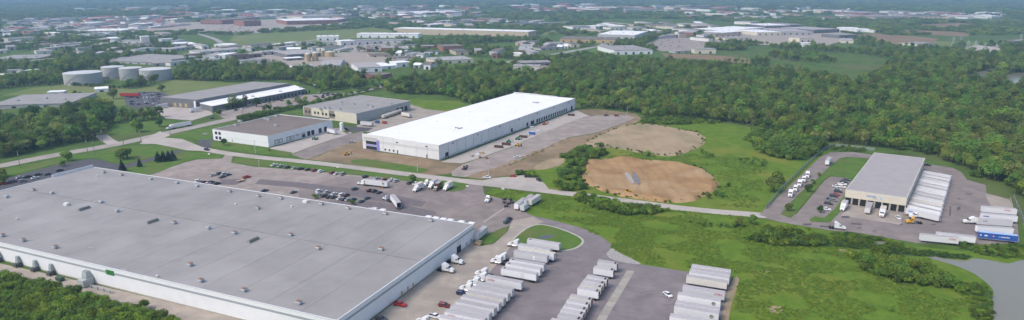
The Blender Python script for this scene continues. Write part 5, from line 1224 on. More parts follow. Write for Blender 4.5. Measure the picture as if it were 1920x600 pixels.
def tractor(nose, tail, label, sleeper=True, colr='white', group=None, bear=None, skip=()):
    a, b_ = G(*nose), G(*tail); br = bearing(b_, a) if bear is None else bear; c = a - bdir(br)*3.7
    return TR[sleeper].put('truck_tractor', label, 'truck', (c.x, c.y, .05), br, group, {'body': paint(colr)}, skip=skip)
GT = 'white tractors parked on the gravel'
tractor((869,496),(843,492), 'white tractor farther of two along the factory wall', True, 'white', GT, 112)
tractor((852,512),(824,506), 'white tractor nearer of two along the factory wall', True, 'white', GT, 112)
tractor((920,492),(946,495), 'white tractor with black rear frame facing the gravel lane beside the trailer trio', True, 'white', GT, 292)
tractor((928,486),(955,489), 'white tractor behind the other at the trailer trio', True, 'white', GT, 292)
tractor((889,524),(915,529), 'white tractor in front of the red-lettered trailer, nearer of its pair', True, 'white', GT, 292)
tractor((891,515),(917,519), 'white tractor farther of the pair at the red-lettered trailer', True, 'white', GT, 292)
tractor((862,543),(888,548), 'white tractor nearer of the pair at the nearest trailer group', True, 'white', GT, 292)
tractor((876,533),(902,538), 'white tractor farther of the pair at the nearest trailer group', True, 'white', GT, 292)
tractor((952,460.5),(980,466), 'white tractor at the tip of the teardrop lawn', True, 'white', GT, 292)
tractor((780,605),(806,610), 'white tractor cut by the bottom edge of the gravel', True, 'white', GT, 300)
tractor((912,381),(920,372), 'white tractor without trailer alone on the truck apron', False)
tractor((795,350),(800,344), 'white tractor cab between the parked box trucks', False, bear=205)
t1 = semi1[0] + bdir(semi1[1]+90)*1.3 + bdir(semi1[1])*(8.07+2.6); TR[True].put('truck_tractor', 'white tractor hitched to the long trailer on the car park', 'truck', (t1.x, t1.y, .05), semi1[1], None, {'body': paint('white')})
t1 = semi2[0] + bdir(semi2[1]-14)*(8.07+2.4); TR[False].put('truck_tractor', 'white tractor of the open-ended trailer on the apron', 'truck', (t1.x, t1.y, .05), semi2[1]-22, None, {'body': paint('white')})
t1 = semi3[0] + bdir(semi3[1])*(8.07+2.6); TR[True].put('truck_tractor', 'white tractor of the lorry driving on the main road', 'truck', (t1.x, t1.y, .05), semi3[1], None, {'body': paint('white')})
for i, (x, y) in enumerate(((1481,371),(1490,360.5),(1498,351.5),(1506,343),(1513,335))):
    tractor((x, y), (x+8, y-11), f'white tractor, {ORD[i]} from the front in the line on the terminal road', i % 2 == 0, 'white', 'white tractors lined up on the terminal road', 206)
tractor((1804,418),(1832,421), 'white tractor coupled to the trailer fan at the terminal', True, 'white', None, 283)
tractor((1697,418),(1723,421), 'yellow tractor beside the terminal dock corner', False, 'yellow', None, 279)
tractor((1703,407.5),(1720,412), 'white tractor behind the yellow one at the terminal', False, 'white', None, 282)
tractor((1586,431),(1564,426), 'white tractor at the terminal entrance by the hedge', True, 'white', None, 108)
# straight box trucks
def boxtruck_proto():
    p = Proto(); K = 'body'
    p.add('chassis_rail', box(-.45, .45, -3.9, 3.4, .65, .92), M['chassis'])
    p.add('cargo_box', MB().box(-1.22, 1.22, -4.2, 1.3, 1.0, 3.7), M['trailer_white'], None, 'cargo'); p.add('cargo_roof', box(-1.23, 1.23, -4.21, 1.31, 3.705, 3.77), M['trailer_roof'], None, 'roof')
    p.add('cab', MB().side([(1.45, .8), (1.45, 2.5), (2.4, 2.5), (2.9, 1.75), (2.9, .8)], 1.05, .05, .12), paint('white'), None, K)
    p.add('hood', MB().side([(2.85, .7), (2.85, 1.7), (3.7, 1.5), (4.0, 1.1), (4.0, .6)], .95, .08, .2), paint('white'), None, K)
    p.add('windshield', MB().add([(-.9, 2.97, 1.78), (.9, 2.97, 1.78), (.84, 2.48, 2.48), (-.84, 2.48, 2.48)], [(0, 1, 2, 3)]), M['glass'])
    p.add('roller_door', box(-1.1, 1.1, -4.26, -4.2, 1.1, 3.5), M['trailer_grey']); p.add('grille', box(-.5, .5, 3.98, 4.05, .7, 1.2), M['steel_dark']); p.add('bumper', box(-1.05, 1.05, 3.95, 4.12, .35, .62), M['chrome'])
    for s_ in (-1, 1):
        p.add('side_window', box(s_*1.05-.02, s_*1.05+.02, 1.8, 2.5, 1.7, 2.3), M['glass']); p.add('headlight', box(s_*.75-.15, s_*.75+.15, 3.95, 4.04, .85, 1.05), M['lamp_w'])
        wheel(p, 'wheel', s_*.95, 2.9, .46, .3); wheel(p, 'wheel', s_*.88, -2.3, .46, .5)
    return p
BT = boxtruck_proto()
for (nx, ny, tx, ty, c, lb) in [(776,361,793,352,'white','white box truck leftmost of the group by the lawn end'),(805,355,820,346,'white','white box truck in the middle of the group by the lawn end'),(815,359.5,826,351,'brown','brown delivery truck between the white box trucks'),(833,359,851,348.5,'white','white box truck rightmost of the group by the lawn end'),
                             (1652,408.5,1660,388,'white','white box truck backed into a terminal dock bay'),(1578,397,1594,375,'white','white box truck at the leftmost terminal bay')]:
    a, b_ = G(nx, ny), G(tx, ty); br = bearing(b_, a); c_ = a - bdir(br)*4.7
    BT.put('box_truck', lb, 'truck', (c_.x, c_.y, .05), br, 'box trucks', scale=1.15, paint={'body': paint(c), 'cargo': paint('brown') if c == 'brown' else M['trailer_white'], 'roof': mat('dull_trailer_roof', (0, 0, 0)) if c == 'brown' else (mat('cream_trailer_roof', (0, 0, 0)) if nx in (776, 833, 1652) else M['trailer_roof'])})
a, b_ = G(990, 390), G(979, 398); br = bearing(b_, a); c_ = (a+b_)/2
BT.put('box_truck', 'white box truck with red band beside the three trailers', 'truck', (c_.x, c_.y, .05), br, 'box trucks', {'body': paint('white')})
# converter dollies
for i, (x, y) in enumerate(((945,375),(957,376),(945,381),(953,383.5),(949,388),(960,381))):
    c = G(x, y); r = thing('converter_dolly', f'black trailer dolly, {["back left", "back right", "middle left", "middle", "front", "middle right"][i]} one of the pack on the apron', 'dolly', (c.x, c.y, .05), 40+i*23, 'black trailer dollies')
    MB().box(-.5, .5, -1.2, 1.2, .7, .95).build('frame', M['chassis'], r); MB().cyl((0, 0, .96), (0, 0, 1.15), .6, .55, 12).build('fifth_wheel', M['steel_dark'], r)
    MB().box(-.08, .08, 1.2, 3.2, .65, .8).build('drawbar', M['chassis'], r)
    for s_ in (-1, 1): MB().cyl((s_*.65, 0, .5), (s_*1.2, 0, .5), .5, .5, 12).build('wheel', M['tyre'], r)
# flat trailer behind the red pickup
c = G(451, 340); r = thing('flat_trailer', 'small tan flatbed trailer behind the bright red pickup', 'trailer', (c.x, c.y, .05), 40)
MB().box(-1, 1, -2.6, 2.6, .6, .75).build('deck', M['wall_tan'], r); MB().box(-.08, .08, 2.6, 4.2, .5, .65).build('drawbar', M['chassis'], r)
for s_ in (-1, 1): MB().cyl((s_*.95, -.4, .36), (s_*1.2, -.4, .36), .36, .36, 12).build('wheel', M['tyre'], r)
# ---------------- construction site
def dumpster(x, y, lb, bear=30):
    c = G(x, y); r = thing('roll_off_dumpster', lb, 'dumpster', (c.x, c.y, .05), bear, 'rusty dumpsters on the dock apron')
    mb = MB()
    for a in ((-1.2,-1.1,-3.4,3.4),(1.1,1.2,-3.4,3.4),(-1.1,1.1,-3.4,-3.3),(-1.1,1.1,3.3,3.4)): mb.box(*a, .2, 1.7)
    mb.build('sides', M['dumpster'], r); MB().box(-1.1, 1.1, -3.3, 3.3, .2, .35).build('floor', M['steel_dark'], r)
    for k in range(5):
        for s_ in (-1, 1): MB().box(s_*1.25-.05, s_*1.25+.05, -3+k*1.5-.06, -3+k*1.5+.06, .2, 1.7).build('rib', M['dumpster'], r)
    for k in range(6): MB().box(-.9+.3*k, -.5+.3*k, -2.5+k*.8, -1.6+k*.8, .36, 1.0+.2*(k % 3)).build('scrap', M['brownfield'] if k % 2 else M['steel_dark'], r)
dumpster(935,277,'long rusty dumpster nearest the truck court',110); dumpster(949,272,'rusty dumpster behind the nearest one on the apron',110); dumpster(981,258,'dark dumpster beside the blue container',110); dumpster(1071,217,'red-brown dumpster at the far dock doors',100)
def machine(x, y, colr, lb, bear, arm=True, kind='telehandler'):
    c = G(x, y); r = thing(kind, lb, 'machine', (c.x, c.y, .05), bear, 'machines on the building site'); pm = paint(colr)
    MB().side([(-2.0,.6),(-2.0,1.3),(-1.2,1.5),(1.6,1.2),(2.0,.9),(2.0,.6)], .8, .06).build('body', pm, r); MB().frustum((-.75,.1,-.6,.7), (-.65,.05,-.4,.5), 1.3, 2.5).build('cab', M['glass'], r); MB().box(-.72, .1, -.5, .6, 2.5, 2.6).build('cab_roof', pm, r)
    for sx in (-1, 1):
        for sy in (-1.3, 1.3): MB().cyl((sx*.75, sy, .6), (sx*1.15, sy, .6), .6, .6, 12).build('wheel', M['tyre'], r)
    if arm:
        MB().cyl((.45, -1.8, 1.7), (.45, 3.4, 2.4), .2, .15, 8).build('boom', pm, r); MB().box(-.3, 1.2, 3.3, 3.5, .5, 2.4).build('fork_carriage', M['steel_dark'], r)
machine(971,262,'green','green telehandler at the row of dumpsters',110); machine(954,267,'green','green forklift behind the rusty dumpsters',95,True); machine(1021,234,'orange','orange boom lift by the far dock doors',60); machine(971,274,'yellow','small yellow loader on the truck court edge',120,True); machine(650,291,'yellow','yellow loader beside the warehouse office corner',60); machine(871,318,'brown','brown roller at the dirt corner of the entrance',20)
machine(590,262,'green','green flatbed loader at the docks of the brown-roofed building',110)
c = G(1177, 365); r = thing('bulldozer', 'yellow bulldozer at the lower rim of the clay basin', 'bulldozer', (c.x, c.y, .9), 60); pm = paint('yellow')
for s_ in (-1, 1):
    MB().side([(-1.9,.0),(-2.1,.45),(-1.8,.9),(1.8,.9),(2.1,.45),(1.9,.0)], .28, .02, .05).build('track', M['steel_dark'], r).location = (s_*1.05, 0, 0)
MB().side([(-1.6,.9),(-1.6,1.8),(.2,1.8),(1.9,1.6),(1.9,.8)], .7, .05).build('body', pm, r); MB().frustum((-.6,.6,-1.3,.2), (-.55,.55,-1.2,.1), 1.8, 2.8).build('cab', M['glass'], r); MB().box(-.68, .68, -1.35, .3, 2.8, 2.92).build('cab_roof', pm, r); MB().box(-1.7, 1.7, 2.3, 2.5, .0, 1.3).build('blade', pm, r)
for s_ in (-1, 1): MB().cyl((s_*1.1, 0, .6), (s_*1.1, 2.35, .45), .1, .1, 8).build('push_arm', pm, r)
c = G(997.5, 252); r = thing('blue_container', 'blue tool container on the dock apron', 'container', (c.x, c.y, .05), 110)
MB().box(-1.2, 1.2, -2.6, 2.6, .12, 2.3).build('body', paint('blue'), r); MB().box(-1.22, 1.22, -2.62, 2.62, 2.31, 2.4).build('roof', mat('pale_blue_roof', (0, 0, 0)), r); MB().box(-1.1, -.03, 2.6, 2.66, .2, 2.2).build('door', paint('blue'), r); MB().box(.03, 1.1, 2.6, 2.66, .2, 2.2).build('door', paint('blue'), r)
c = G(991, 255); r = thing('portable_toilet', 'teal portable toilet beside the blue container', 'toilet', (c.x, c.y, .05), 20)
MB().box(-.6, .6, -.6, .6, .1, 2.0).build('cabin', paint('cyan'), r); MB().frustum((-.65,.65,-.65,.65), (-.4,.4,-.4,.4), 2.01, 2.3).build('roof', M['wall_offwhite'], r); MB().box(-.4, .4, -.64, -.6, .2, 1.9).build('door', M['wall_offwhite'], r)
for i, (x, y) in enumerate(((895,291),(903,288),(911,297),(900,296),(885,293))):
    c = G(x, y); r = thing('material_pile', f'pile of building material on the apron, {["white wrapped one", "tan one at the back", "rust coloured one in front", "tan middle one", "pale leftmost one"][i]}', 'pile', (c.x, c.y, .05), 30*i, 'material piles on the apron')
    for k in range(4): MB().box(-1.6, 1.6, -1.0+.1*k, 1.0-.15*k, .05+.3*k, .3+.3*k).build('layer', [M['wall_white'], M['wall_tan'], M['rust'], M['wood'], M['kerb']][i], r).rotation_euler[2] = .15*k
# rubble heaps at the verge of the truck court: spoil mounds
for i in range(16):
    t = i/15; c = G(1062 - 150*t, 262 + 62*t + (2 if i % 2 else 0)); n = 9; mb = MB(); vs = []
    for (k, h) in ((1, 0), (.7, .7), (.3, 1.15)):
        for q in range(n): a = q/n*6.283; rr = k*(1.9+.5*math.sin(q*2.3+i))*1.2; vs.append((rr*1.5*math.cos(a), rr*math.sin(a), h*(.8+.3*math.sin(i*1.3))))
    fs = [(a*n+q, a*n+(q+1) % n, (a+1)*n+(q+1) % n, (a+1)*n+q) for a in range(2) for q in range(n)] + [tuple(2*n+q for q in range(n))]
    mb.add(vs, fs); tag(mb.build('spoil_heap', M['dirt'], None, (c.x, c.y, .04)), 'small brown spoil heap in the row along the truck court edge', 'dirt heap', 'spoil heaps along the truck court')
# white tank and grey-building yard
c = G(641, 246); r = thing('white_tank', 'tall white tank at the corner of the brown-roofed building', 'tank', (c.x, c.y, 0)); MB().cyl((0, 0, .6), (0, 0, 7.4), 1.6, 1.6, 18).build('shell', M['wall_white'], r); MB().cyl((0, 0, 7.4), (0, 0, 8.0), 1.6, .5, 18).build('dome', M['wall_white'], r); MB().box(-1.9, 1.9, -1.9, 1.9, 0, .6).build('plinth', M['kerb'], r)
for i, (x, y) in enumerate(((722,222),(731,219),(740,216),(748,213))):
    c = G(x, y); r = thing('tank_hopper', f'tan tank hopper, {ORD[i]} from the left behind the grey building', 'tank', (c.x, c.y, 0), 30, 'tan hoppers behind the grey building'); MB().cyl((0, -3.5, 2.6), (0, 3.5, 2.6), 1.6, 1.6, 14).build('drum', M['wall_cream'], r)
    for sy in (-2.5, 2.5): MB().box(-1.2, 1.2, sy-.2, sy+.2, 0, 1.4).build('saddle', M['steel_dark'], r)
for (x, y, cl, lb) in ((707.6,231,'blue','blue waste skip by the grey building'),(721,232,'red','small red skip by the grey building')):
    c = G(x, y); r = thing('waste_skip', lb, 'skip', (c.x, c.y, .04), 110); MB().frustum((-1.1,1.1,-1.6,1.6), (-1.3,1.3,-2.2,2.2), .2, 2.0).build('hopper', paint(cl), r); MB().box(-1.2, 1.2, -1.9, 1.9, 2.0, 2.1).build('lid', M['chassis'], r)
for i, x in enumerate((234, 244, 254)):
    c = G(x, 181 + i*.2); r = thing('red_trailer', f'red trailer, {["left", "middle", "right"][i]} of three in the crowded lot', 'trailer', (c.x, c.y, .05), 92, 'red trailers in the crowded lot'); MB().box(-1.3, 1.3, -5, 5, 1.0, 3.9).build('body', paint('red'), r); MB().box(-1.31, 1.31, -5.01, 5.01, 3.91, 3.98).build('roof', M['roof_red'], r)
    for sy in (-3.5, 3.5):
        for s_ in (-1, 1): MB().cyl((s_*.7, sy, .5), (s_*1.2, sy, .5), .5, .5, 10).build('wheel', M['tyre'], r)
# generator hut at the factory corner
c = G(897, 459); r = thing('utility_hut', 'small brown equipment stand at the factory corner', 'hut', (c.x, c.y, .05), 113)
MB().box(-1.0, 1.0, -1.5, 1.5, .4, 1.9).build('cabinet', M['wall_tan'], r); MB().box(-1.2, 1.2, -1.7, 1.7, 1.91, 2.05).build('roof', M['wood'], r)
for sx in (-1, 1):
    for sy in (-1.4, 1.4): MB().box(sx-.1, sx+.1, sy-.1, sy+.1, 0, .4).build('leg', M['steel_dark'], r)
# ---------------- poles, signs, fences
def upole(x, y, hgt, lb, group='wooden utility poles along the main road', lamp=False):
    c = G(x, y); r = thing('lamp_pole' if lamp else 'utility_pole', lb, 'pole', (c.x, c.y, 0), 65, group)
    MB().cyl((0, 0, 0), (0, 0, hgt), .2, .13, 8).build('shaft', M['pole_grey'] if lamp else M['wood'], r)
    if lamp: MB().box(-1.0, 1.0, -.18, .18, hgt-.15, hgt+.05).build('lamp_head', M['steel'], r); MB().cyl((0, 0, 0), (0, 0, .8), .35, .35, 10).build('base', M['kerb'], r)
    else:
        MB().box(-1.3, 1.3, -.08, .08, hgt-.9, hgt-.7).build('crossarm', M['wood'], r)
        for q in (-1.1, 0, 1.1): MB().cyl((q, 0, hgt-.7), (q, 0, hgt-.4), .07, .05, 6).build('insulator', M['steel'], r)
        MB().cyl((.35, 0, hgt-2.6), (.35, 0, hgt-1.6), .25, .25, 8).build('transformer', M['steel'], r)
for i, (x, y) in enumerate(((38,314),(121,273),(165,289),(178,290),(193,268),(232,273),(265,269),(320,258),(456,220),(491,201),(549,199),(57,163))):
    upole(x, y, 11.5, f'wooden utility pole, {ORD[i]} along the main road from the left' if i < 11 else 'pale utility pole on the grass left of the tanks')
for (x, y, hh, lb) in ((487,326,9,'lamp pole on the car park right of the red pickup'),(479,288,10,'thin pole on the lawn in front of the brown-roofed building'),(916,333,11,'tall lamp pole behind the white service pickup'),(1143,241,12,'tall pale lamp pole nearer of two at the truck court end'),(1175,226,12,'tall pale lamp pole farther of two at the truck court end'),(783,322,5,'short post on the grass patch before the warehouse')):
    upole(x, y, hh, lb, 'lamp poles', True)
def fence(pts, lb, hgt=2.4, step=6.0):
    P = [G(*p) for p in pts]; r = thing('chain_link_fence', lb, 'fence', tuple(P[0]), 0); o = P[0]
    mm = mat('chain_link', (.30, .34, .33), .6)
    if 'alpha' not in mm:
        mm['alpha'] = 1; N = mm.node_tree.nodes; Lk = mm.node_tree.links; tr = N.new('ShaderNodeBsdfTransparent'); ms = N.new('ShaderNodeMixShader'); ms.inputs[0].default_value = .42
        Lk.new(tr.outputs[0], ms.inputs[1]); Lk.new(N['Principled BSDF'].outputs[0], ms.inputs[2]); Lk.new(ms.outputs[0], N['Material Output'].inputs[0])
    pm_ = MB().cyl((0, 0, 0), (0, 0, hgt+.1), .06, .06, 6).mesh('post', M['steel'])
    for a, b_ in zip(P[:-1], P[1:]):
        n = max(1, int((b_-a).length/step)); d = (b_-a)/n; u = d.normalized(); nn = Vector((-u.y, u.x))*.015
        for k in range(n):
            q = a + d*k - o; ob = bpy.data.objects.new('post', pm_); C.objects.link(ob); ob.parent = r; ob.location = (q.x, q.y, 0)
            e_ = q + d; MB().prism([tuple(q+u*.08-nn), tuple(e_-u*.08-nn), tuple(e_-u*.08+nn), tuple(q+u*.08+nn)], .05, hgt).build('mesh_panel', mm, r)
        MB().cyl(tuple(a-o)+(hgt+.05,), tuple(b_-o)+(hgt+.05,), .04, .04, 6).build('rail', M['steel'], r)
fence([(1436,392),(1462,360),(1510,312),(1546,281),(1566,275),(1640,283)], 'chain link fence along the outer side of the terminal road')
fence([(1900,372),(1916,410),(1924,452)], 'chain link fence behind the trailers at the right edge')
c0_, c1_ = G(1894, 373), G(1905, 412); r = thing('guard_rail', 'pale guard rail at the right end of the trailer fan', 'rail', tuple(c0_), bearing(c0_, c1_)); L_ = (c1_-c0_).length
MB().box(-.1, .1, 0, L_, .5, .95).build('beam', M['kerb'], r)
for k in range(int(L_//3)+1): MB().box(-.08, .08, k*3, k*3+.16, 0, .5).build('post', M['steel'], r)
for i, (x, y) in enumerate(((633,316),(876,352),(943,357),(392,291),(739,216))):
    if i == 4: continue
    c = G(x, y); r = thing('yard_sign', ['small cream sign on the grass strip by the red car', 'small white sign at the tip of the lawn strip', 'small white sign on the long lawn by the drive', 'small sign at the car park entrance'][i], 'sign', (c.x, c.y, .08), 20); MB().box(-.9, .9, -.05, .05, .5, 1.5).build('board', M['wall_offwhite'], r)
    for s_ in (-1, 1): MB().box(s_*.8-.05, s_*.8+.05, -.04, .04, 0, .5).build('post', M['wood'], r)
for i, (x, y) in enumerate(((717,353),(686,355),(713,353),(689,357))):
    c = G(x, y); r = thing('traffic_cone', 'small orange traffic cone beside the parked semi', 'cone', (c.x, c.y, .05), 0, 'orange cones by the parked semi'); MB().cyl((0, 0, .05), (0, 0, .9), .28, .05, 8).build('cone', paint('orange'), r); MB().box(-.32, .32, -.32, .32, 0, .05).build('base', M['chassis'], r)
# lattice towers of the substation
for i, (x, y, hh) in enumerate(((1786,86,20),(1800,86,22),(1814,90,16),(1828,90,16),(1846,92,14),(1913,78,18),(1805,30,30),(61,158,18),(1020,48,25))):
    if i == 7: continue
    c = G(x, y); r = thing('pylon', ['leftmost steel pylon of the substation', 'tallest steel pylon of the substation', 'third steel pylon of the substation', 'fourth steel pylon of the substation', 'rightmost steel pylon of the substation', 'steel pylon by the hut at the right edge', 'far hazy steel pylon at the upper right', '', 'far hazy pylon above the long beige warehouse'][i], 'pylon', (c.x, c.y, 0), 20, 'steel pylons')
    for sx in (-1, 1):
        for sy in (-1, 1): MB().cyl((sx*2, sy*2, 0), (sx*.3, sy*.3, hh), .28, .2, 6).build('leg', M['steel'], r)
    for z in (.7, .85): MB().box(-4, 4, -.25, .25, hh*z, hh*z+.4).build('crossarm', M['steel'], r)
# ================================================================== PLANTS
def leafy(lobes, n, size, seed, flat=0.25, up=0.35):
    """leaf clumps: many small bent quads spread over and inside the lobes (cx,cy,cz,rx,ry,rz)"""
    r = np.random.RandomState(seed); wts = np.array([l[3]*l[4] for l in lobes]); wts = wts/wts.sum()
    ids = r.choice(len(lobes), n, p=wts); L = np.array(lobes)[ids]
    d = r.normal(size=(n, 3)); d[:, 2] = np.where(d[:, 2] < -.5, -d[:, 2]*.6, d[:, 2]); d /= np.linalg.norm(d, axis=1)[:, None]
    rad = (1 - .45*r.rand(n)**2.2)
    c = L[:, :3] + d*L[:, 3:]*rad[:, None]
    nr = d + r.normal(size=(n, 3))*.55; nr[:, 2] += up; nr /= np.linalg.norm(nr, axis=1)[:, None]
    t = np.cross(nr, r.normal(size=(n, 3))); t /= np.linalg.norm(t, axis=1)[:, None]; b_ = np.cross(nr, t)
    s_ = size*(.6+.8*r.rand(n))[:, None]; k = (.65+.5*r.rand(n))[:, None]
    v = np.empty((n, 4, 3)); v[:, 0] = c - t*s_; v[:, 1] = c - b_*s_*k - nr*s_*flat*.3; v[:, 2] = c + t*s_; v[:, 3] = c + b_*s_*k - nr*s_*flat*.3
    v[:, 0] -= nr*s_*flat; v[:, 2] -= nr*s_*flat
    v[..., 2] = np.maximum(v[..., 2], .05)
    return v.reshape(-1, 3), np.arange(n*4).reshape(n, 4)
def quads_mesh(name, V, F, m):
    me = bpy.data.meshes.new(name); me.vertices.add(len(V)); me.vertices.foreach_set('co', V.ravel().astype(np.float32))
    me.loops.add(F.size); me.loops.foreach_set('vertex_index', F.ravel().astype(np.int32)); me.polygons.add(len(F))
    me.polygons.foreach_set('loop_start', (np.arange(len(F))*4).astype(np.int32)); me.materials.append(m); me.update(calc_edges=True); me.validate(); return me
def lobes_tree(seed, h, w, base):
    r = np.random.RandomState(seed); out = [(0, 0, base + (h-base)*.52, w*.36, w*.36, (h-base)*.46)]
    for k in range(r.randint(6, 10)):
        a = r.rand()*6.28; q = w*(.22+.16*r.rand()); z = base + (h-base)*(.25+.5*r.rand()); s_ = w*(.16+.12*r.rand())
        out.append((q*math.cos(a), q*math.sin(a), z, s_, s_, s_*(.75+.4*r.rand())))
    return out
def trunk_mesh(seed, h, base, w):
    r = random.Random(seed); mb = MB().cyl((0, 0, -.2), (.1, 0, base+(h-base)*.35), .28*w/8, .15*w/8, 7)
    for k in range(5):
        a = r.random()*6.28; z = base*.7 + (h-base)*.1*k*.6; mb.cyl((0, 0, z), (math.cos(a)*w*.3, math.sin(a)*w*.3, z+(h-base)*.38), .13*w/8, .04*w/8, 5)
    return mb.mesh('trunk', M['bark'])
LM = [leafmat('foliage_mid_green', (0.095, 0.171, 0.030), (0.171, 0.272, 0.044)), leafmat('foliage_fresh_green', (0.122, 0.214, 0.030), (0.209, 0.324, 0.048)), leafmat('foliage_dark_green', (0.065, 0.124, 0.025), (0.113, 0.196, 0.039)), leafmat('foliage_grey_green', (0.134, 0.184, 0.048), (0.214, 0.264, 0.072))]
SHM = [leafmat('shrub_bright_green', hue=.02, trans=.42, c1=(0.150, 0.245, 0.028), c2=(0.225, 0.325, 0.044)), leafmat('shrub_green', hue=.02, trans=.34, c1=(0.095, 0.180, 0.028), c2=(0.155, 0.255, 0.042)), leafmat('shrub_dark_green', hue=.02, c1=(0.065, 0.130, 0.026), c2=(0.100, 0.170, 0.035))]
TREES = []            # crown mesh, trunk mesh, height, width
spec = [(11, 9, 1.6, 0), (13, 10, 2.0, 0), (10, 8, 1.2, 1), (14, 9, 2.2, 2), (12, 11, 1.8, 1), (9, 8, 1.0, 3), (12, 8.5, 1.6, 2), (15, 11, 2.4, 0), (8, 7, .8, 1), (13, 8, 2.0, 3)]
for i, (h, w, b_, lm) in enumerate(spec):
    V, F = leafy(lobes_tree(100+i, h, w, b_), 820, .42, 200+i, up=.9)
    TREES.append((quads_mesh('crown', V, F, LM[lm]), trunk_mesh(i, h, b_, w), h, w))
for i, (h, w, b_, lm) in enumerate(((8, 7.6, .25, 2), (9, 8, .3, 0), (7.5, 7.5, .2, 1))):      # full-crowned garden trees
    V, F = leafy(lobes_tree(150+i, h, w, b_), 1300, .36, 250+i, up=.6); TREES.append((quads_mesh('crown', V, F, LM[lm]), trunk_mesh(20+i, h, b_+.6, w), h, w))
SHRUBS = []
for i in range(6):
    r = np.random.RandomState(300+i); lb = [(r.uniform(-.9, .9), r.uniform(-.9, .9), .7+.7*r.rand(), .7+.5*r.rand(), .7+.5*r.rand(), .6+.5*r.rand()) for k in range(6)]
    V, F = leafy(lb, 420, .17, 320+i, up=.9); SHRUBS.append((quads_mesh('foliage', V, F, SHM[i % 3]), MB().cyl((0, 0, 0), (0, 0, .9), .07, .03, 5).cyl((0, 0, .2), (.5, .3, 1.0), .04, .02, 5).cyl((0, 0, .2), (-.4, -.3, 1.0), .04, .02, 5).mesh('stem', M['bark'])))
CON = []
for i in range(2):       # conifers
    lb = [(0, 0, 1+k*.8, 2.2*(1-k/9), 2.2*(1-k/9), .8) for k in range(8)]; V, F = leafy(lb, 700, .26, 340+i); CON.append((quads_mesh('crown', V, F, leafmat('spruce_needles', (.012, .032, .020), (.024, .052, .034))), MB().cyl((0, 0, 0), (0, 0, 3), .16, .06, 6).mesh('trunk', M['bark'])))
GR = []
for i in range(4):       # low spreading grass clumps
    r = np.random.RandomState(360+i); lb = [(r.uniform(-.8, .8), r.uniform(-.8, .8), .05, .4+.5*r.rand(), .4+.5*r.rand(), .22+.18*r.rand()) for k in range(6)]
    V, F = leafy(lb, 70, .22, 380+i, flat=.1, up=2.6)
    GR.append(quads_mesh('blades', V, F, leafmat(['tuft_green', 'tuft_yellow_green', 'tuft_dark_green', 'tuft_pale_green'][i], [(0.118, 0.210, 0.024), (0.150, 0.224, 0.030), (0.108, 0.198, 0.024), (0.138, 0.224, 0.030)][i], [(0.180, 0.277, 0.034), (0.222, 0.289, 0.040), (0.162, 0.260, 0.030), (0.198, 0.289, 0.036)][i], .12, .3, .012)))

protos = bpy.data.collections.new('plant_sources')        # not linked to the scene: only the scattered copies are seen
def src(meshes, nm):
    col = bpy.data.collections.new(nm)
    for k, me in enumerate(meshes):
        o = bpy.data.objects.new(f'{nm}_{k:02d}', me); col.objects.link(o)
    return col
def joined(a, b_):
    me = a.copy(); bm = bmesh.new(); bm.from_mesh(a); n0 = len(bm.faces); bm.from_mesh(b_); bm.faces.ensure_lookup_table()
    for f in bm.faces[n0:]: f.material_index = 1
    bm.to_mesh(me); bm.free(); me.materials.append(M['bark']); return me
TCOL = src([joined(t[0], t[1]) for t in TREES], 'tree_source'); SCOL = src([s_[0] for s_ in SHRUBS], 'shrub_source'); GCOL = src(GR, 'tuft_source')
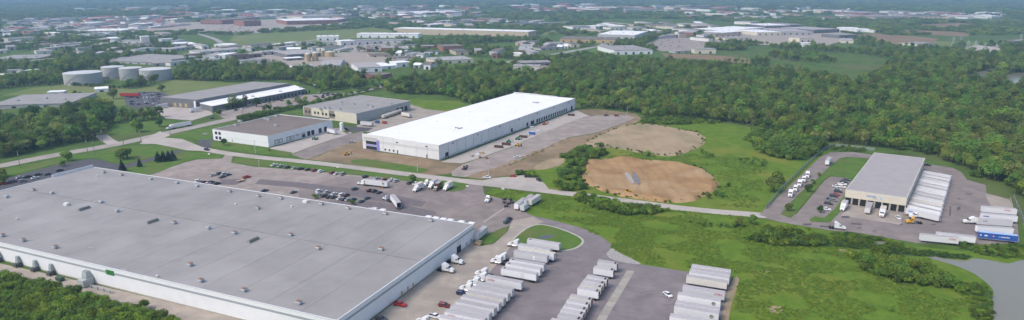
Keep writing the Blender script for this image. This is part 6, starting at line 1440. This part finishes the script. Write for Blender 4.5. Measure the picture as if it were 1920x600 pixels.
# groves for the far distance: several crowns in one source
grove = []
for i in range(5):
    r = np.random.RandomState(400+i); lb = []
    for k in range(9):
        x, y = r.uniform(-13, 13), r.uniform(-9, 9); w = r.uniform(7, 11); lb += [(x, y, r.uniform(4, 6.5), w*.5, w*.5, r.uniform(3.5, 5.5)), (x+r.uniform(-2, 2), y, r.uniform(7, 9), w*.35, w*.35, 3)]
    V, F = leafy(lb, 900, 1.15, 420+i); grove.append(quads_mesh('grove', V, F, LM[[0, 2, 0, 1, 3][i]]))
FCOL = src(grove, 'grove_source')
def scatter(name, label, col, ncol, pts, scl, zsc=None, seed=1, weights=None):
    r = np.random.RandomState(seed); n = len(pts); me = bpy.data.meshes.new(name); co = np.zeros((n, 3), np.float32); co[:, :2] = pts
    me.vertices.add(n); me.vertices.foreach_set('co', co.ravel())
    at = me.attributes.new('pick', 'INT', 'POINT'); at.data.foreach_set('value', r.choice(ncol, n, p=weights).astype(np.int32))
    at = me.attributes.new('turn', 'FLOAT', 'POINT'); at.data.foreach_set('value', (r.rand(n)*6.283).astype(np.float32))
    sv = np.empty((n, 3), np.float32); sv[:, 0] = scl; sv[:, 1] = scl*r.uniform(.85, 1.15, n); sv[:, 2] = scl*(r.uniform(.8, 1.2, n) if zsc is None else zsc*r.uniform(.85, 1.15, n))
    at = me.attributes.new('size', 'FLOAT_VECTOR', 'POINT'); at.data.foreach_set('vector', sv.ravel())
    o = bpy.data.objects.new(name, me); C.objects.link(o); tag(o, label, kind='stuff')
    ng = bpy.data.node_groups.new(name + '_scatter', 'GeometryNodeTree'); ng.interface.new_socket('Geometry', in_out='INPUT', socket_type='NodeSocketGeometry'); ng.interface.new_socket('Geometry', in_out='OUTPUT', socket_type='NodeSocketGeometry')
    N = ng.nodes; L = ng.links; gi = N.new('NodeGroupInput'); go = N.new('NodeGroupOutput'); ip = N.new('GeometryNodeInstanceOnPoints'); ci = N.new('GeometryNodeCollectionInfo')
    ci.inputs['Collection'].default_value = col; ci.inputs['Separate Children'].default_value = True; ci.inputs['Reset Children'].default_value = True
    def na(nm, ty):
        q = N.new('GeometryNodeInputNamedAttribute'); q.data_type = ty; q.inputs['Name'].default_value = nm; return next(s_ for s_ in q.outputs if s_.enabled and s_.name == 'Attribute')
    ip.inputs['Pick Instance'].default_value = True; cx = N.new('ShaderNodeCombineXYZ'); L.new(na('turn', 'FLOAT'), cx.inputs[2])
    L.new(gi.outputs[0], ip.inputs['Points']); L.new(ci.outputs[0], ip.inputs['Instance']); L.new(na('pick', 'INT'), ip.inputs['Instance Index']); L.new(cx.outputs[0], ip.inputs['Rotation']); L.new(na('size', 'FLOAT_VECTOR'), ip.inputs['Scale'])
    L.new(ip.outputs[0], go.inputs[0]); md = o.modifiers.new('scatter', 'NODES'); md.node_group = ng
    return o
EXB = None
def fill(pxpoly, step, seed, jit=.45, thin=1.0):
    poly = [tuple(G(*p)) for p in pxpoly]; a = np.array(poly); lo = a.min(0); hi = a.max(0); r = np.random.RandomState(seed)
    X, Y = np.meshgrid(np.arange(lo[0], hi[0], step), np.arange(lo[1], hi[1], step)); P = np.stack([X.ravel(), Y.ravel()], 1) + r.uniform(-jit, jit, (X.size, 2))*step
    P = P[inside(poly, P)]; P = P[clear(P)]
    return P[r.rand(len(P)) < thin]
def clump(P, s_, t, seed):
    """keep points where a soft random field is high"""
    r = np.random.RandomState(seed); f = np.zeros(len(P))
    for k in range(6):
        a = r.rand()*6.28; w = s_*(.6+r.rand()*1.2); f += np.sin((P[:, 0]*math.cos(a)+P[:, 1]*math.sin(a))/w + r.rand()*6.28)
    return P[f > t]
def proj(P):
    dz = -CAMH; c = P[:, 1]*math.cos(PITCH) - dz*math.sin(PITCH); u = P[:, 1]*math.sin(PITCH) + dz*math.cos(PITCH); return CXP + FPX*P[:, 0]/c, CYP - FPX*u/c
# woods (survey outlines)
E_WOOD = [(1083,204),(1086,196),(1070,190),(960,180),(885,200),(866,196),(850,184),(820,178),(760,178),(722,172),(730,160),(800,146),(870,132),(930,128),(1005,140),(1040,124),(1100,106),(1160,114),(1250,122),(1330,126),(1400,135),(1430,140),(1540,148),(1600,160),(1640,142),(1690,112),(1760,102),(1800,106),(1900,104),(2100,104),(2150,420),(1960,400),(1900,362),(1850,335),(1812,318),(1770,302),(1735,290),(1650,276),(1560,268),(1500,262),(1430,246),(1400,236),(1330,226),(1280,222),(1210,222),(1200,212),(1120,203)]
W_BELT = [(325,146),(340,130),(365,118),(430,117),(490,124),(553,133),(640,140),(720,146),(716,156),(640,168),(612,172),(572,160),(545,152),(487,151),(420,155),(330,154)]
L_WOOD = [(-80,232),(0,228),(50,222),(80,222),(130,212),(160,204),(205,204),(214,208),(208,240),(192,258),(130,272),(60,285),(0,297),(-80,310)]
T_WOOD = [(-60,158),(0,148),(55,140),(80,122),(130,118),(135,128),(122,140),(120,154),(60,160),(0,168),(-60,180)]
wood_parts = [(E_WOOD, 6.4, 11, 'tall green tree at the near edge of the big wood', 'trees of the big wood'), (W_BELT, 6.8, 12, 'tree of the belt behind the dark grey plant', 'trees of the belt behind the plant'), (L_WOOD, 6.6, 13, 'leafy tree of the grove left of the main road', 'trees left of the main road'), (T_WOOD, 7.0, 14, 'dark tree of the grove left of the tanks', 'trees left of the tanks')]
def tree(p, k, sc, label, group, zs=1.0, name='deciduous_tree'):
    cr, tk, h, w = TREES[k]; r = thing(name, label, 'tree', (p[0], p[1], 0), random.uniform(0, 360), group); r.scale = (sc, sc, sc*zs)
    for nm, me in (('trunk', tk), ('crown', cr)):
        o = bpy.data.objects.new(nm, me); C.objects.link(o); o.parent = r
    return r
rest = []; nind = 0
for (poly, st, sd_, lb, gp) in wood_parts:
    P = fill(poly, st, sd_); r = np.random.RandomState(sd_); x, y = proj(P)
    infr = (x > -10) & (x < 1930) & (y > 0)
    # front-most trees: nothing nearer within a few metres of the line of sight
    order = np.argsort(P[:, 1]); want = {11: 170, 12: 40, 13: 45, 14: 12}[sd_]; cols = {}; pick = []
    for i in order:
        if not infr[i]: continue
        b_ = int(x[i] // (7 if sd_ != 13 else 5)); 
        if cols.get(b_, 0) < (2 if sd_ == 13 else 1): cols[b_] = cols.get(b_, 0)+1; pick.append(i)
    pick = sorted(pick, key=lambda i: P[i, 1])[:want]; nind += len(pick)
    for i in pick:
        lb2 = lb
        if sd_ == 11: lb2 = 'tree at the wood edge ' + next(t for lim, t in ((960, 'behind the white warehouse'), (1085, 'right behind the white warehouse end'), (1205, 'above the far end of the truck court'), (1330, 'above the pale graded dirt'), (1480, 'above the meadow right of the dirt'), (1640, 'above the terminal fence'), (1745, 'right behind the freight terminal'), (9999, 'right of the freight terminal yard')) if x[i] < lim)
        tree(P[i], r.randint(10), r.uniform(.6, 1.15)*(1.3 if sd_ == 13 else 1), lb2, gp)
    m = np.ones(len(P), bool); m[pick] = False; rest.append(P[m])
R_ = np.concatenate(rest); rr = np.random.RandomState(5)
scatter('woodland', 'dense green deciduous woodland', TCOL, 10, R_, np.clip(rr.normal(.84, .20, len(R_)), .45, 1.5), seed=6)
# taller emergent trees standing out of the wood
for i, (x, y, s_) in enumerate(((1526,165,1.5),(1640,170,1.45),(1700,165,1.4),(1240,190,1.25),(1480,150,1.3),(1020,165,1.2),(1880,200,1.4),(1580,190,1.3))):
    tree(G(x, y), (3, 7, 6, 1)[i % 4], s_, 'tall dark tree rising above the big wood', 'tall trees above the big wood', 1.0)
# shrubs of the sparse pale meadow, middle belts and the far distance
P = clump(fill([(1430,132),(1445,88),(1560,80),(1640,80),(1700,100),(1640,142),(1600,158)], 11, 21), 50, .3, 3)
P2 = []
for (poly, st, s_, t, sd_) in [([(0,165),(120,155),(330,150),(330,175),(200,178),(120,168),(0,190)], 9, 25, 2.2, 31), ([(200,196),(236,196),(250,206),(300,206),(300,226),(220,232),(205,230)], 8, 20, 1.6, 32), ([(620,100),(760,98),(960,112),(990,118),(960,128),(870,132),(800,146),(720,160),(640,150)], 9, 30, -.3, 33),
                               ([(420,205),(640,166),(720,158),(720,164),(640,182),(560,200),(500,212),(450,224)], 6, 14, .6, 34), ([(330,92),(640,86),(960,96),(960,116),(640,128),(480,118),(330,118)], 9, 40, -.5, 35), ([(-40,70),(330,70),(330,118),(-40,150)], 9, 60, -1.2, 36),
                               ([(960,86),(1120,78),(1280,68),(1440,84),(1440,128),(1330,112),(1250,104),(1110,98),(1040,122),(960,128)], 8.5, 45, .3, 37), ([(1560,70),(1760,84),(2050,84),(2050,108),(1700,102),(1640,84)], 9, 45, -.4, 38), ([(740,64),(1000,76),(1060,84),(1040,92),(900,104),(760,92)], 8.5, 35, -1.2, 39), ([(560,60),(740,56),(740,62),(620,70)], 9, 40, 0, 40)]:
    P2.append(clump(fill(poly, st, sd_), s_, t, sd_))
P2.append(P); P2 = np.concatenate(P2); P2 = P2[clear(P2)]
scatter('scattered_trees', 'scattered trees between the buildings of the middle distance', TCOL, 10, P2, rr.uniform(.6, 1.1, len(P2)), seed=8)
# far distance: groves in rings of growing spacing
FP = []; FS = []; D = 1250.0
while D < 7600:
    stp = max(16, .0105*D); half = D*.86 + 120; nx = int(2*half/(stp*1.5)); xs = -half + (np.arange(nx) + rng.rand(nx))*2*half/nx
    ys = D + rng.uniform(-.5, .5, nx)*stp; FP.append(np.stack([xs, ys], 1)); FS.append(np.full(nx, min(2.0, max(.7, D/2900)))); D += stp*.9
FP = np.concatenate(FP); FS = np.concatenate(FS); x, y = proj(FP)
towns = np.zeros(len(FP), bool)
for z in ZONES: towns |= inside([tuple(p) for p in z[:-2]], np.stack([x, y], 1))
keep = (y < 66) & clear(FP) & (~towns | (rng.rand(len(FP)) < .22))
# open strips of the far town keep fewer trees, the rest is wood
f = np.sin(FP[:, 0]/170+1)+np.sin(FP[:, 1]/230)+np.sin((FP[:, 0]+FP[:, 1])/310+2); keep &= (f > -1.6) | (y < 22)
FPk = FP[keep]; scatter('far_woodland', 'far hazy woodland that reads as one mass', FCOL, 5, FPk, FS[keep]*rng.uniform(.7, 1.15, keep.sum()), zsc=None, seed=9)
# low ridge of wooded hills at the top edge
# individual ornamental trees and bushes
for i, (x, y, k, s_, lb) in enumerate([(127,302,2,.62,'round tree on the lawn strip beside the main road'),(5,332,5,.5,'small tree at the left edge of the lawn'),(8,344,8,.5,'bush at the left edge below the small tree'),(118,312,8,.35,'low shrub tree at the office lot edge'),(232,300,3,.62,'dark tree cluster on the lawn by the drive'),(240,296,6,.5,'smaller dark tree behind the lawn cluster'),(226,297,9,.45,'grey-green tree at the left of the lawn cluster'),
    (257,248,5,.85,'olive green tree beside the main road junction'),(300,238,6,.5,'dark tree at the junction of the driveway'),(420,273,6,.42,'dark tree in front of the brown-roofed building'),(774,342,2,.42,'small tree beside the dirt strip on the lawn'),
    (213,186,6,.85,'dark tree in front of the white flat shed'),(272,162,6,.7,'left one of two dark trees before the tanks'),(291,156,3,.85,'right one of two dark trees before the tanks'),(303,172,1,.6,'round green tree by the crowded car lot'),(411,216,2,.5,'green tree before the white-roofed plant front'),(481,200,6,.7,'dark slim tree before the plant front'),(541,198,2,.5,'left green tree at the right plant front'),(558,194,1,.5,'middle green tree at the right plant front'),(573,190,2,.45,'right green tree at the right plant front'),
    (1515,360,6,.52,'round tree on the terminal lawn behind the tractors'),(1524,345,6,.34,'small tree behind the round one on the terminal lawn'),(1478,396,6,.48,'round tree at the tip of the terminal lawn'),(1535,330,8,.3,'sapling on the terminal lawn near the bend'),(1538,399,6,.42,'dark tree beside the white pickup in the staff lot'),
    (1450,360,3,.62,'tall dark tree at the terminal fence'),(1456,344,2,.55,'green tree just above the dark one at the fence'),(1215,293,2,.52,'lone green tree between the two dirt areas'),(1366,350,2,.34,'lone bush tree in the meadow right of the basin'),(1328,372,3,.38,'left dark tree at the basin corner'),(1342,367,3,.34,'middle dark tree at the basin corner'),(1353,370,3,.34,'right dark tree at the basin corner'),(1712,508,2,.55,'round tree above the reed bank left of the pond'),(1625,502,1,.6,'bright green tree in the scrub left of the pond'),(1648,498,0,.5,'darker tree beside the bright one in the scrub'),(1385,425,0,.5,'green tree in the hedge below the drive'),(1410,420,1,.5,'bright tree in the hedge below the drive'),(140,177,2,.55,'round bush tree right of the small white shed'),(150,180,3,.5,'dark bush tree right of the round one by the wide grey roof'),(172,206,2,1.4,'large round tree before the wide grey roof corner'),(192,232,3,1.75,'large dark tree at the right end of the grove'),(126,208,2,.85,'round tree overlapping the wide grey roof'),(270,580,6,.42,'round dark bush standing above the brush at the wall foot')]):
    tree(G(x, y), {3: 10, 6: 10, 9: 11, 0: 11, 1: 11}.get(k, 12), s_*1.2*(1.5 if i < 20 else 1.85 if x in (1450, 1456) else 1.05), lb, None)
for i, (x, y) in enumerate(((297,304),(307,303),(317,302),(325,301),(230,321),(262,313))):
    r = thing('spruce_tree', f'dark spruce, {ORD[i]} of the clump on the lawn' if i < 4 else ['dark spruce by the office lot corner', 'small dark spruce between lot and clump'][i-4], 'tree', (*G(x, y), 0), i*40, 'dark spruces on the lawn'); r.scale = (1.25, 1.25, 1.1) if i != 5 else (.9,)*3
    for nm, me in zip(('crown', 'trunk'), CON[i % 2]): o = bpy.data.objects.new(nm, me); C.objects.link(o); o.parent = r
# hedge along the main road and bushes: individuals that can be told apart
nsh = [0]
def shrub(p, k, sc, label, group, zs=1.0):
    r = thing('shrub', label, 'shrub', (p[0], p[1], 0), random.uniform(0, 360), group); r.scale = (sc, sc, sc*zs); nsh[0] += 1
    for nm, me in zip(('foliage', 'stem'), SHRUBS[k]): o = bpy.data.objects.new(nm, me); C.objects.link(o); o.parent = r
r = np.random.RandomState(77)
for k in range(50):
    t = k/49*3; p = (G(450, 227).lerp(G(522, 210), t) if t < 1 else G(522, 210).lerp(G(612, 190), t-1) if t < 2 else G(612, 190).lerp(G(716, 164), t-2)) + Vector((r.uniform(-2, 2), r.uniform(-2, 2))); shrub(p, r.randint(3)*2 % 6 if k % 3 else 1, r.uniform(1.7, 2.9), 'green bush of the main road hedge, ' + ('part behind the brown-roofed building' if k < 32 else 'part behind the grey building'), 'hedge bushes along the main road')
for k in range(26):
    t = k/25; p = (G(135, 160).lerp(G(196, 164), t*2) if t < .5 else G(205, 167).lerp(G(272, 160), t*2-1)) + Vector((r.uniform(-3, 3), r.uniform(-3, 3))); shrub(p, 2 if k % 2 else 5, r.uniform(1.6, 2.8), 'dark bush of the hedge in front of the storage tanks', 'hedge bushes before the tanks')
for (x, y, s_, lb) in ((592,372,1.3,'green bush at the factory back wall by the white cars'),(660,383,1.3,'green bush at the factory back wall by the teal car'),(505,283,.8,'brown-green bush at the corner of the brown-roofed building'),(650,250,1.4,'bush behind the tall white tank'),(676,232,1.6,'bush at the cream corner wall')):
    shrub(G(x, y), 2 if s_ > 2 else 1, s_, lb, None)
ZS = [([(-30,512),(40,528),(110,545),(180,562),(250,585),(330,605),(300,660),(-60,660)], 2.1, 'bright green bush of the thicket below the factory wall', 'bushes of the thicket below the factory', 60, (1.0, 1.9), (0, 0, 0, 3, 3, 3, 1, 4)),
      ([(1060,374),(1100,370),(1200,390),(1330,405),(1400,413),(1450,420),(1540,440),(1550,462),(1460,462),(1380,446),(1280,430),(1180,410),(1080,396)], 2.9, 'green bush of the overgrown ditch below the drive', 'bushes of the ditch below the drive', 50, (.9, 1.9), (0, 0, 1, 1, 3, 4, 5)),
      ([(965,326),(1000,322),(1040,300),(1070,280),(1100,268),(1140,272),(1140,290),(1095,302),(1092,328),(1120,352),(1060,360),(1020,340)], 3.1, 'green bush of the scrub beside the clay basin', 'bushes beside the clay basin', 35, (1.0, 2.2), (0, 1, 1, 2, 4)),
      ([(1580,480),(1640,470),(1720,490),(1760,500),(1800,540),(1830,580),(1760,600),(1680,570),(1600,530)], 2.8, 'green bush of the scrub left of the pond', 'bushes left of the pond', 45, (.9, 1.9), (0, 0, 1, 1, 3, 4)),
      ([(1410,250),(1440,240),(1520,262),(1545,275),(1510,300),(1470,300),(1430,290),(1412,270)], 4.0, 'bushy young tree in the thicket above the terminal fence', 'thicket above the terminal fence', 25, (1.8, 3.4), (1, 2, 4, 5, 1))]
restS = []; restZ = []
for zi, (poly, st, lb, gp, nmax, (s0_, s1_), kinds) in enumerate(ZS):
    P = fill(poly, st, 500+zi); 
    if zi in (1, 2, 3): P = clump(P, {1: 7, 2: 5, 3: 7}[zi], {1: .7, 2: .6, 3: .4}[zi], 510+zi)
    x, y = proj(P); sc = r.uniform(s0_, s1_, len(P)); big = np.argsort(-(sc*(y-YHOR)*((x > 0) & (x < 1920) & (y < 612)))); pick = set(big[:nmax].tolist())
    for i in range(len(P)):
        if i in pick:
            place = next(t for lim, t in {0: ((90, ', left part'), (200, ', middle part'), (9999, ', right end part')), 1: ((1130, ', left end part'), (1240, ', part below the clay basin'), (1340, ', middle part'), (9999, ', part near the terminal entrance')), 2: ((1050, ', part by the gravel pad'), (1095, ', part by the sandy patch'), (9999, ', part between the dirt areas')), 3: ((1660, ', left part'), (1750, ', middle part'), (9999, ', part at the pond shore')), 4: ((9999, ''),)}[zi] if x[i] < lim)
            shrub(P[i], kinds[r.randint(len(kinds))], sc[i]*1.05, lb + place, gp, r.uniform(.9, 1.25))
    m = np.array([i not in pick for i in range(len(P))]); restS.append(P[m]); restZ.append(sc[m])
# thin scrub scattered over the meadows
for (poly, st, s_, t, sd_, (a_, b_)) in [([(1150,470),(1100,405),(1420,425),(1720,465),(1740,480),(1700,520),(1860,600),(1800,640),(1380,640),(1385,520),(1210,492)], 3.0, 18, 1.9, 61, (.3, .9)), ([(1090,300),(1140,285),(1330,290),(1440,300),(1420,390),(1340,385),(1340,320)], 3.6, 14, 1.9, 62, (.3, 1.0)),
                                         ([(1200,222),(1290,222),(1420,240),(1430,300),(1320,300),(1300,250)], 4.2, 14, 1.0, 63, (.6, 1.6)), ([(1560,436),(1720,458),(1920,462),(1920,486),(1830,480),(1740,480),(1560,450)], 1.9, 10, -.5, 64, (.4, .95)), ([(1745,490),(1790,500),(1850,532),(1866,580),(1866,640),(1830,640),(1820,560)], 1.9, 8, -.6, 65, (.45, 1.0)),
                                         ([(1805,320),(1850,345),(1895,372),(1960,400),(1960,360),(1860,330)], 4.5, 12, .2, 66, (.8, 2.0)), ([(1545,274),(1640,282),(1735,296),(1735,300),(1640,290),(1560,282)], 3, 8, -1, 67, (.6, 1.2)), ([(1190,218),(1290,224),(1320,232),(1250,234),(1200,232)], 3.4, 8, -1, 68, (.8, 1.6)), ([(1500,448),(1700,470),(1740,488),(1700,492),(1580,474)], 2.6, 9, -.2, 69, (.5, 1.3))]:
    P = clump(fill(poly, st, sd_), s_, t, sd_); restS.append(P); restZ.append(r.uniform(a_, b_, len(P)))
P = fill([(1512,447),(1600,456),(1700,467),(1760,474),(1822,481),(1808,486),(1740,481),(1660,475),(1580,465)], 1.5, 71); scatter('reeds', 'dark green reeds along the ditch below the terminal', src([SHRUBS[2][0], SHRUBS[5][0]], 'reed_source'), 2, P, r.uniform(.35, .6, len(P)), seed=12)
RS = np.concatenate(restS); RZ = np.concatenate(restZ); m = clear(RS); RS = RS[m]; RZ = RZ[m]
for ring in ([(1104,268),(1133,252),(1167,238),(1203,233),(1240,236),(1280,244),(1308,250),(1318,264),(1300,279),(1262,291),(1220,289),(1193,284),(1153,277)], [(1098,310),(1105,303),(1140,299),(1173,297),(1225,302),(1280,309),(1310,316),(1332,332),(1342,346),(1335,357),(1312,368),(1250,379),(1187,370),(1140,360),(1105,345),(1086,333),(1100,322)]):
    Q = smooth([G(*p) for p in ring], 14); keepq = [q + Vector((r.normal()*1.6, r.normal()*1.6)) for q in Q if r.rand() < .62]      # weeds creeping over the rims
    RS = np.concatenate([RS, np.array([tuple(q) for q in keepq])]); RZ = np.concatenate([RZ, r.uniform(.3, .8, len(keepq))])
m = np.ones(len(RS), bool)
scatter('undergrowth', 'dense low green undergrowth and scrub', SCOL, 6, RS[m], RZ[m], seed=10)
# grass tufts in the near meadows
TG = [fill([(1100,395),(1420,420),(1720,465),(1860,600),(1800,650),(1370,650),(1385,520),(1210,494),(1150,468),(1090,425),(1040,408)], 1.75, 81), fill([(1090,300),(1140,285),(1330,290),(1440,300),(1420,390),(1340,385),(1340,320)], 2.4, 82), fill([(909,366),(958,356),(1270,394),(1420,409),(1400,420),(1100,404),(990,398)], 1.9, 83), fill([(-40,508),(430,640),(-40,660)], 1.3, 84)]
TG = clump(np.concatenate(TG), 3.5, -1.1, 93); scatter('grass_tufts', 'rough green grass tufts of the meadow', GCOL, 4, TG, r.uniform(.55, 1.25, len(TG)), seed=11)
print('individual trees', nind, 'shrubs', nsh[0], 'woodland', len(R_), 'mid', len(P2), 'far', len(FPk), 'undergrowth', int(m.sum()), 'tufts', len(TG))

# ================================================================== HAZE
hz = MB().box(-9050, 9050, -1550, 11550, -1.0, 125.0).build('haze', None); tag(hz, 'pale bluish summer haze over the plain', kind='stuff')
hm = bpy.data.materials.new('haze'); hm.use_nodes = True; N = hm.node_tree.nodes; N.remove(N['Principled BSDF'])
pv = N.new('ShaderNodeVolumePrincipled'); pv.inputs['Color'].default_value = (.45, .71, 1.0, 1); pv.inputs['Density'].default_value = HAZE; pv.inputs['Anisotropy'].default_value = .2
hm.node_tree.links.new(pv.outputs[0], N['Material Output'].inputs['Volume']); hz.data.materials.clear(); hz.data.materials.append(hm)
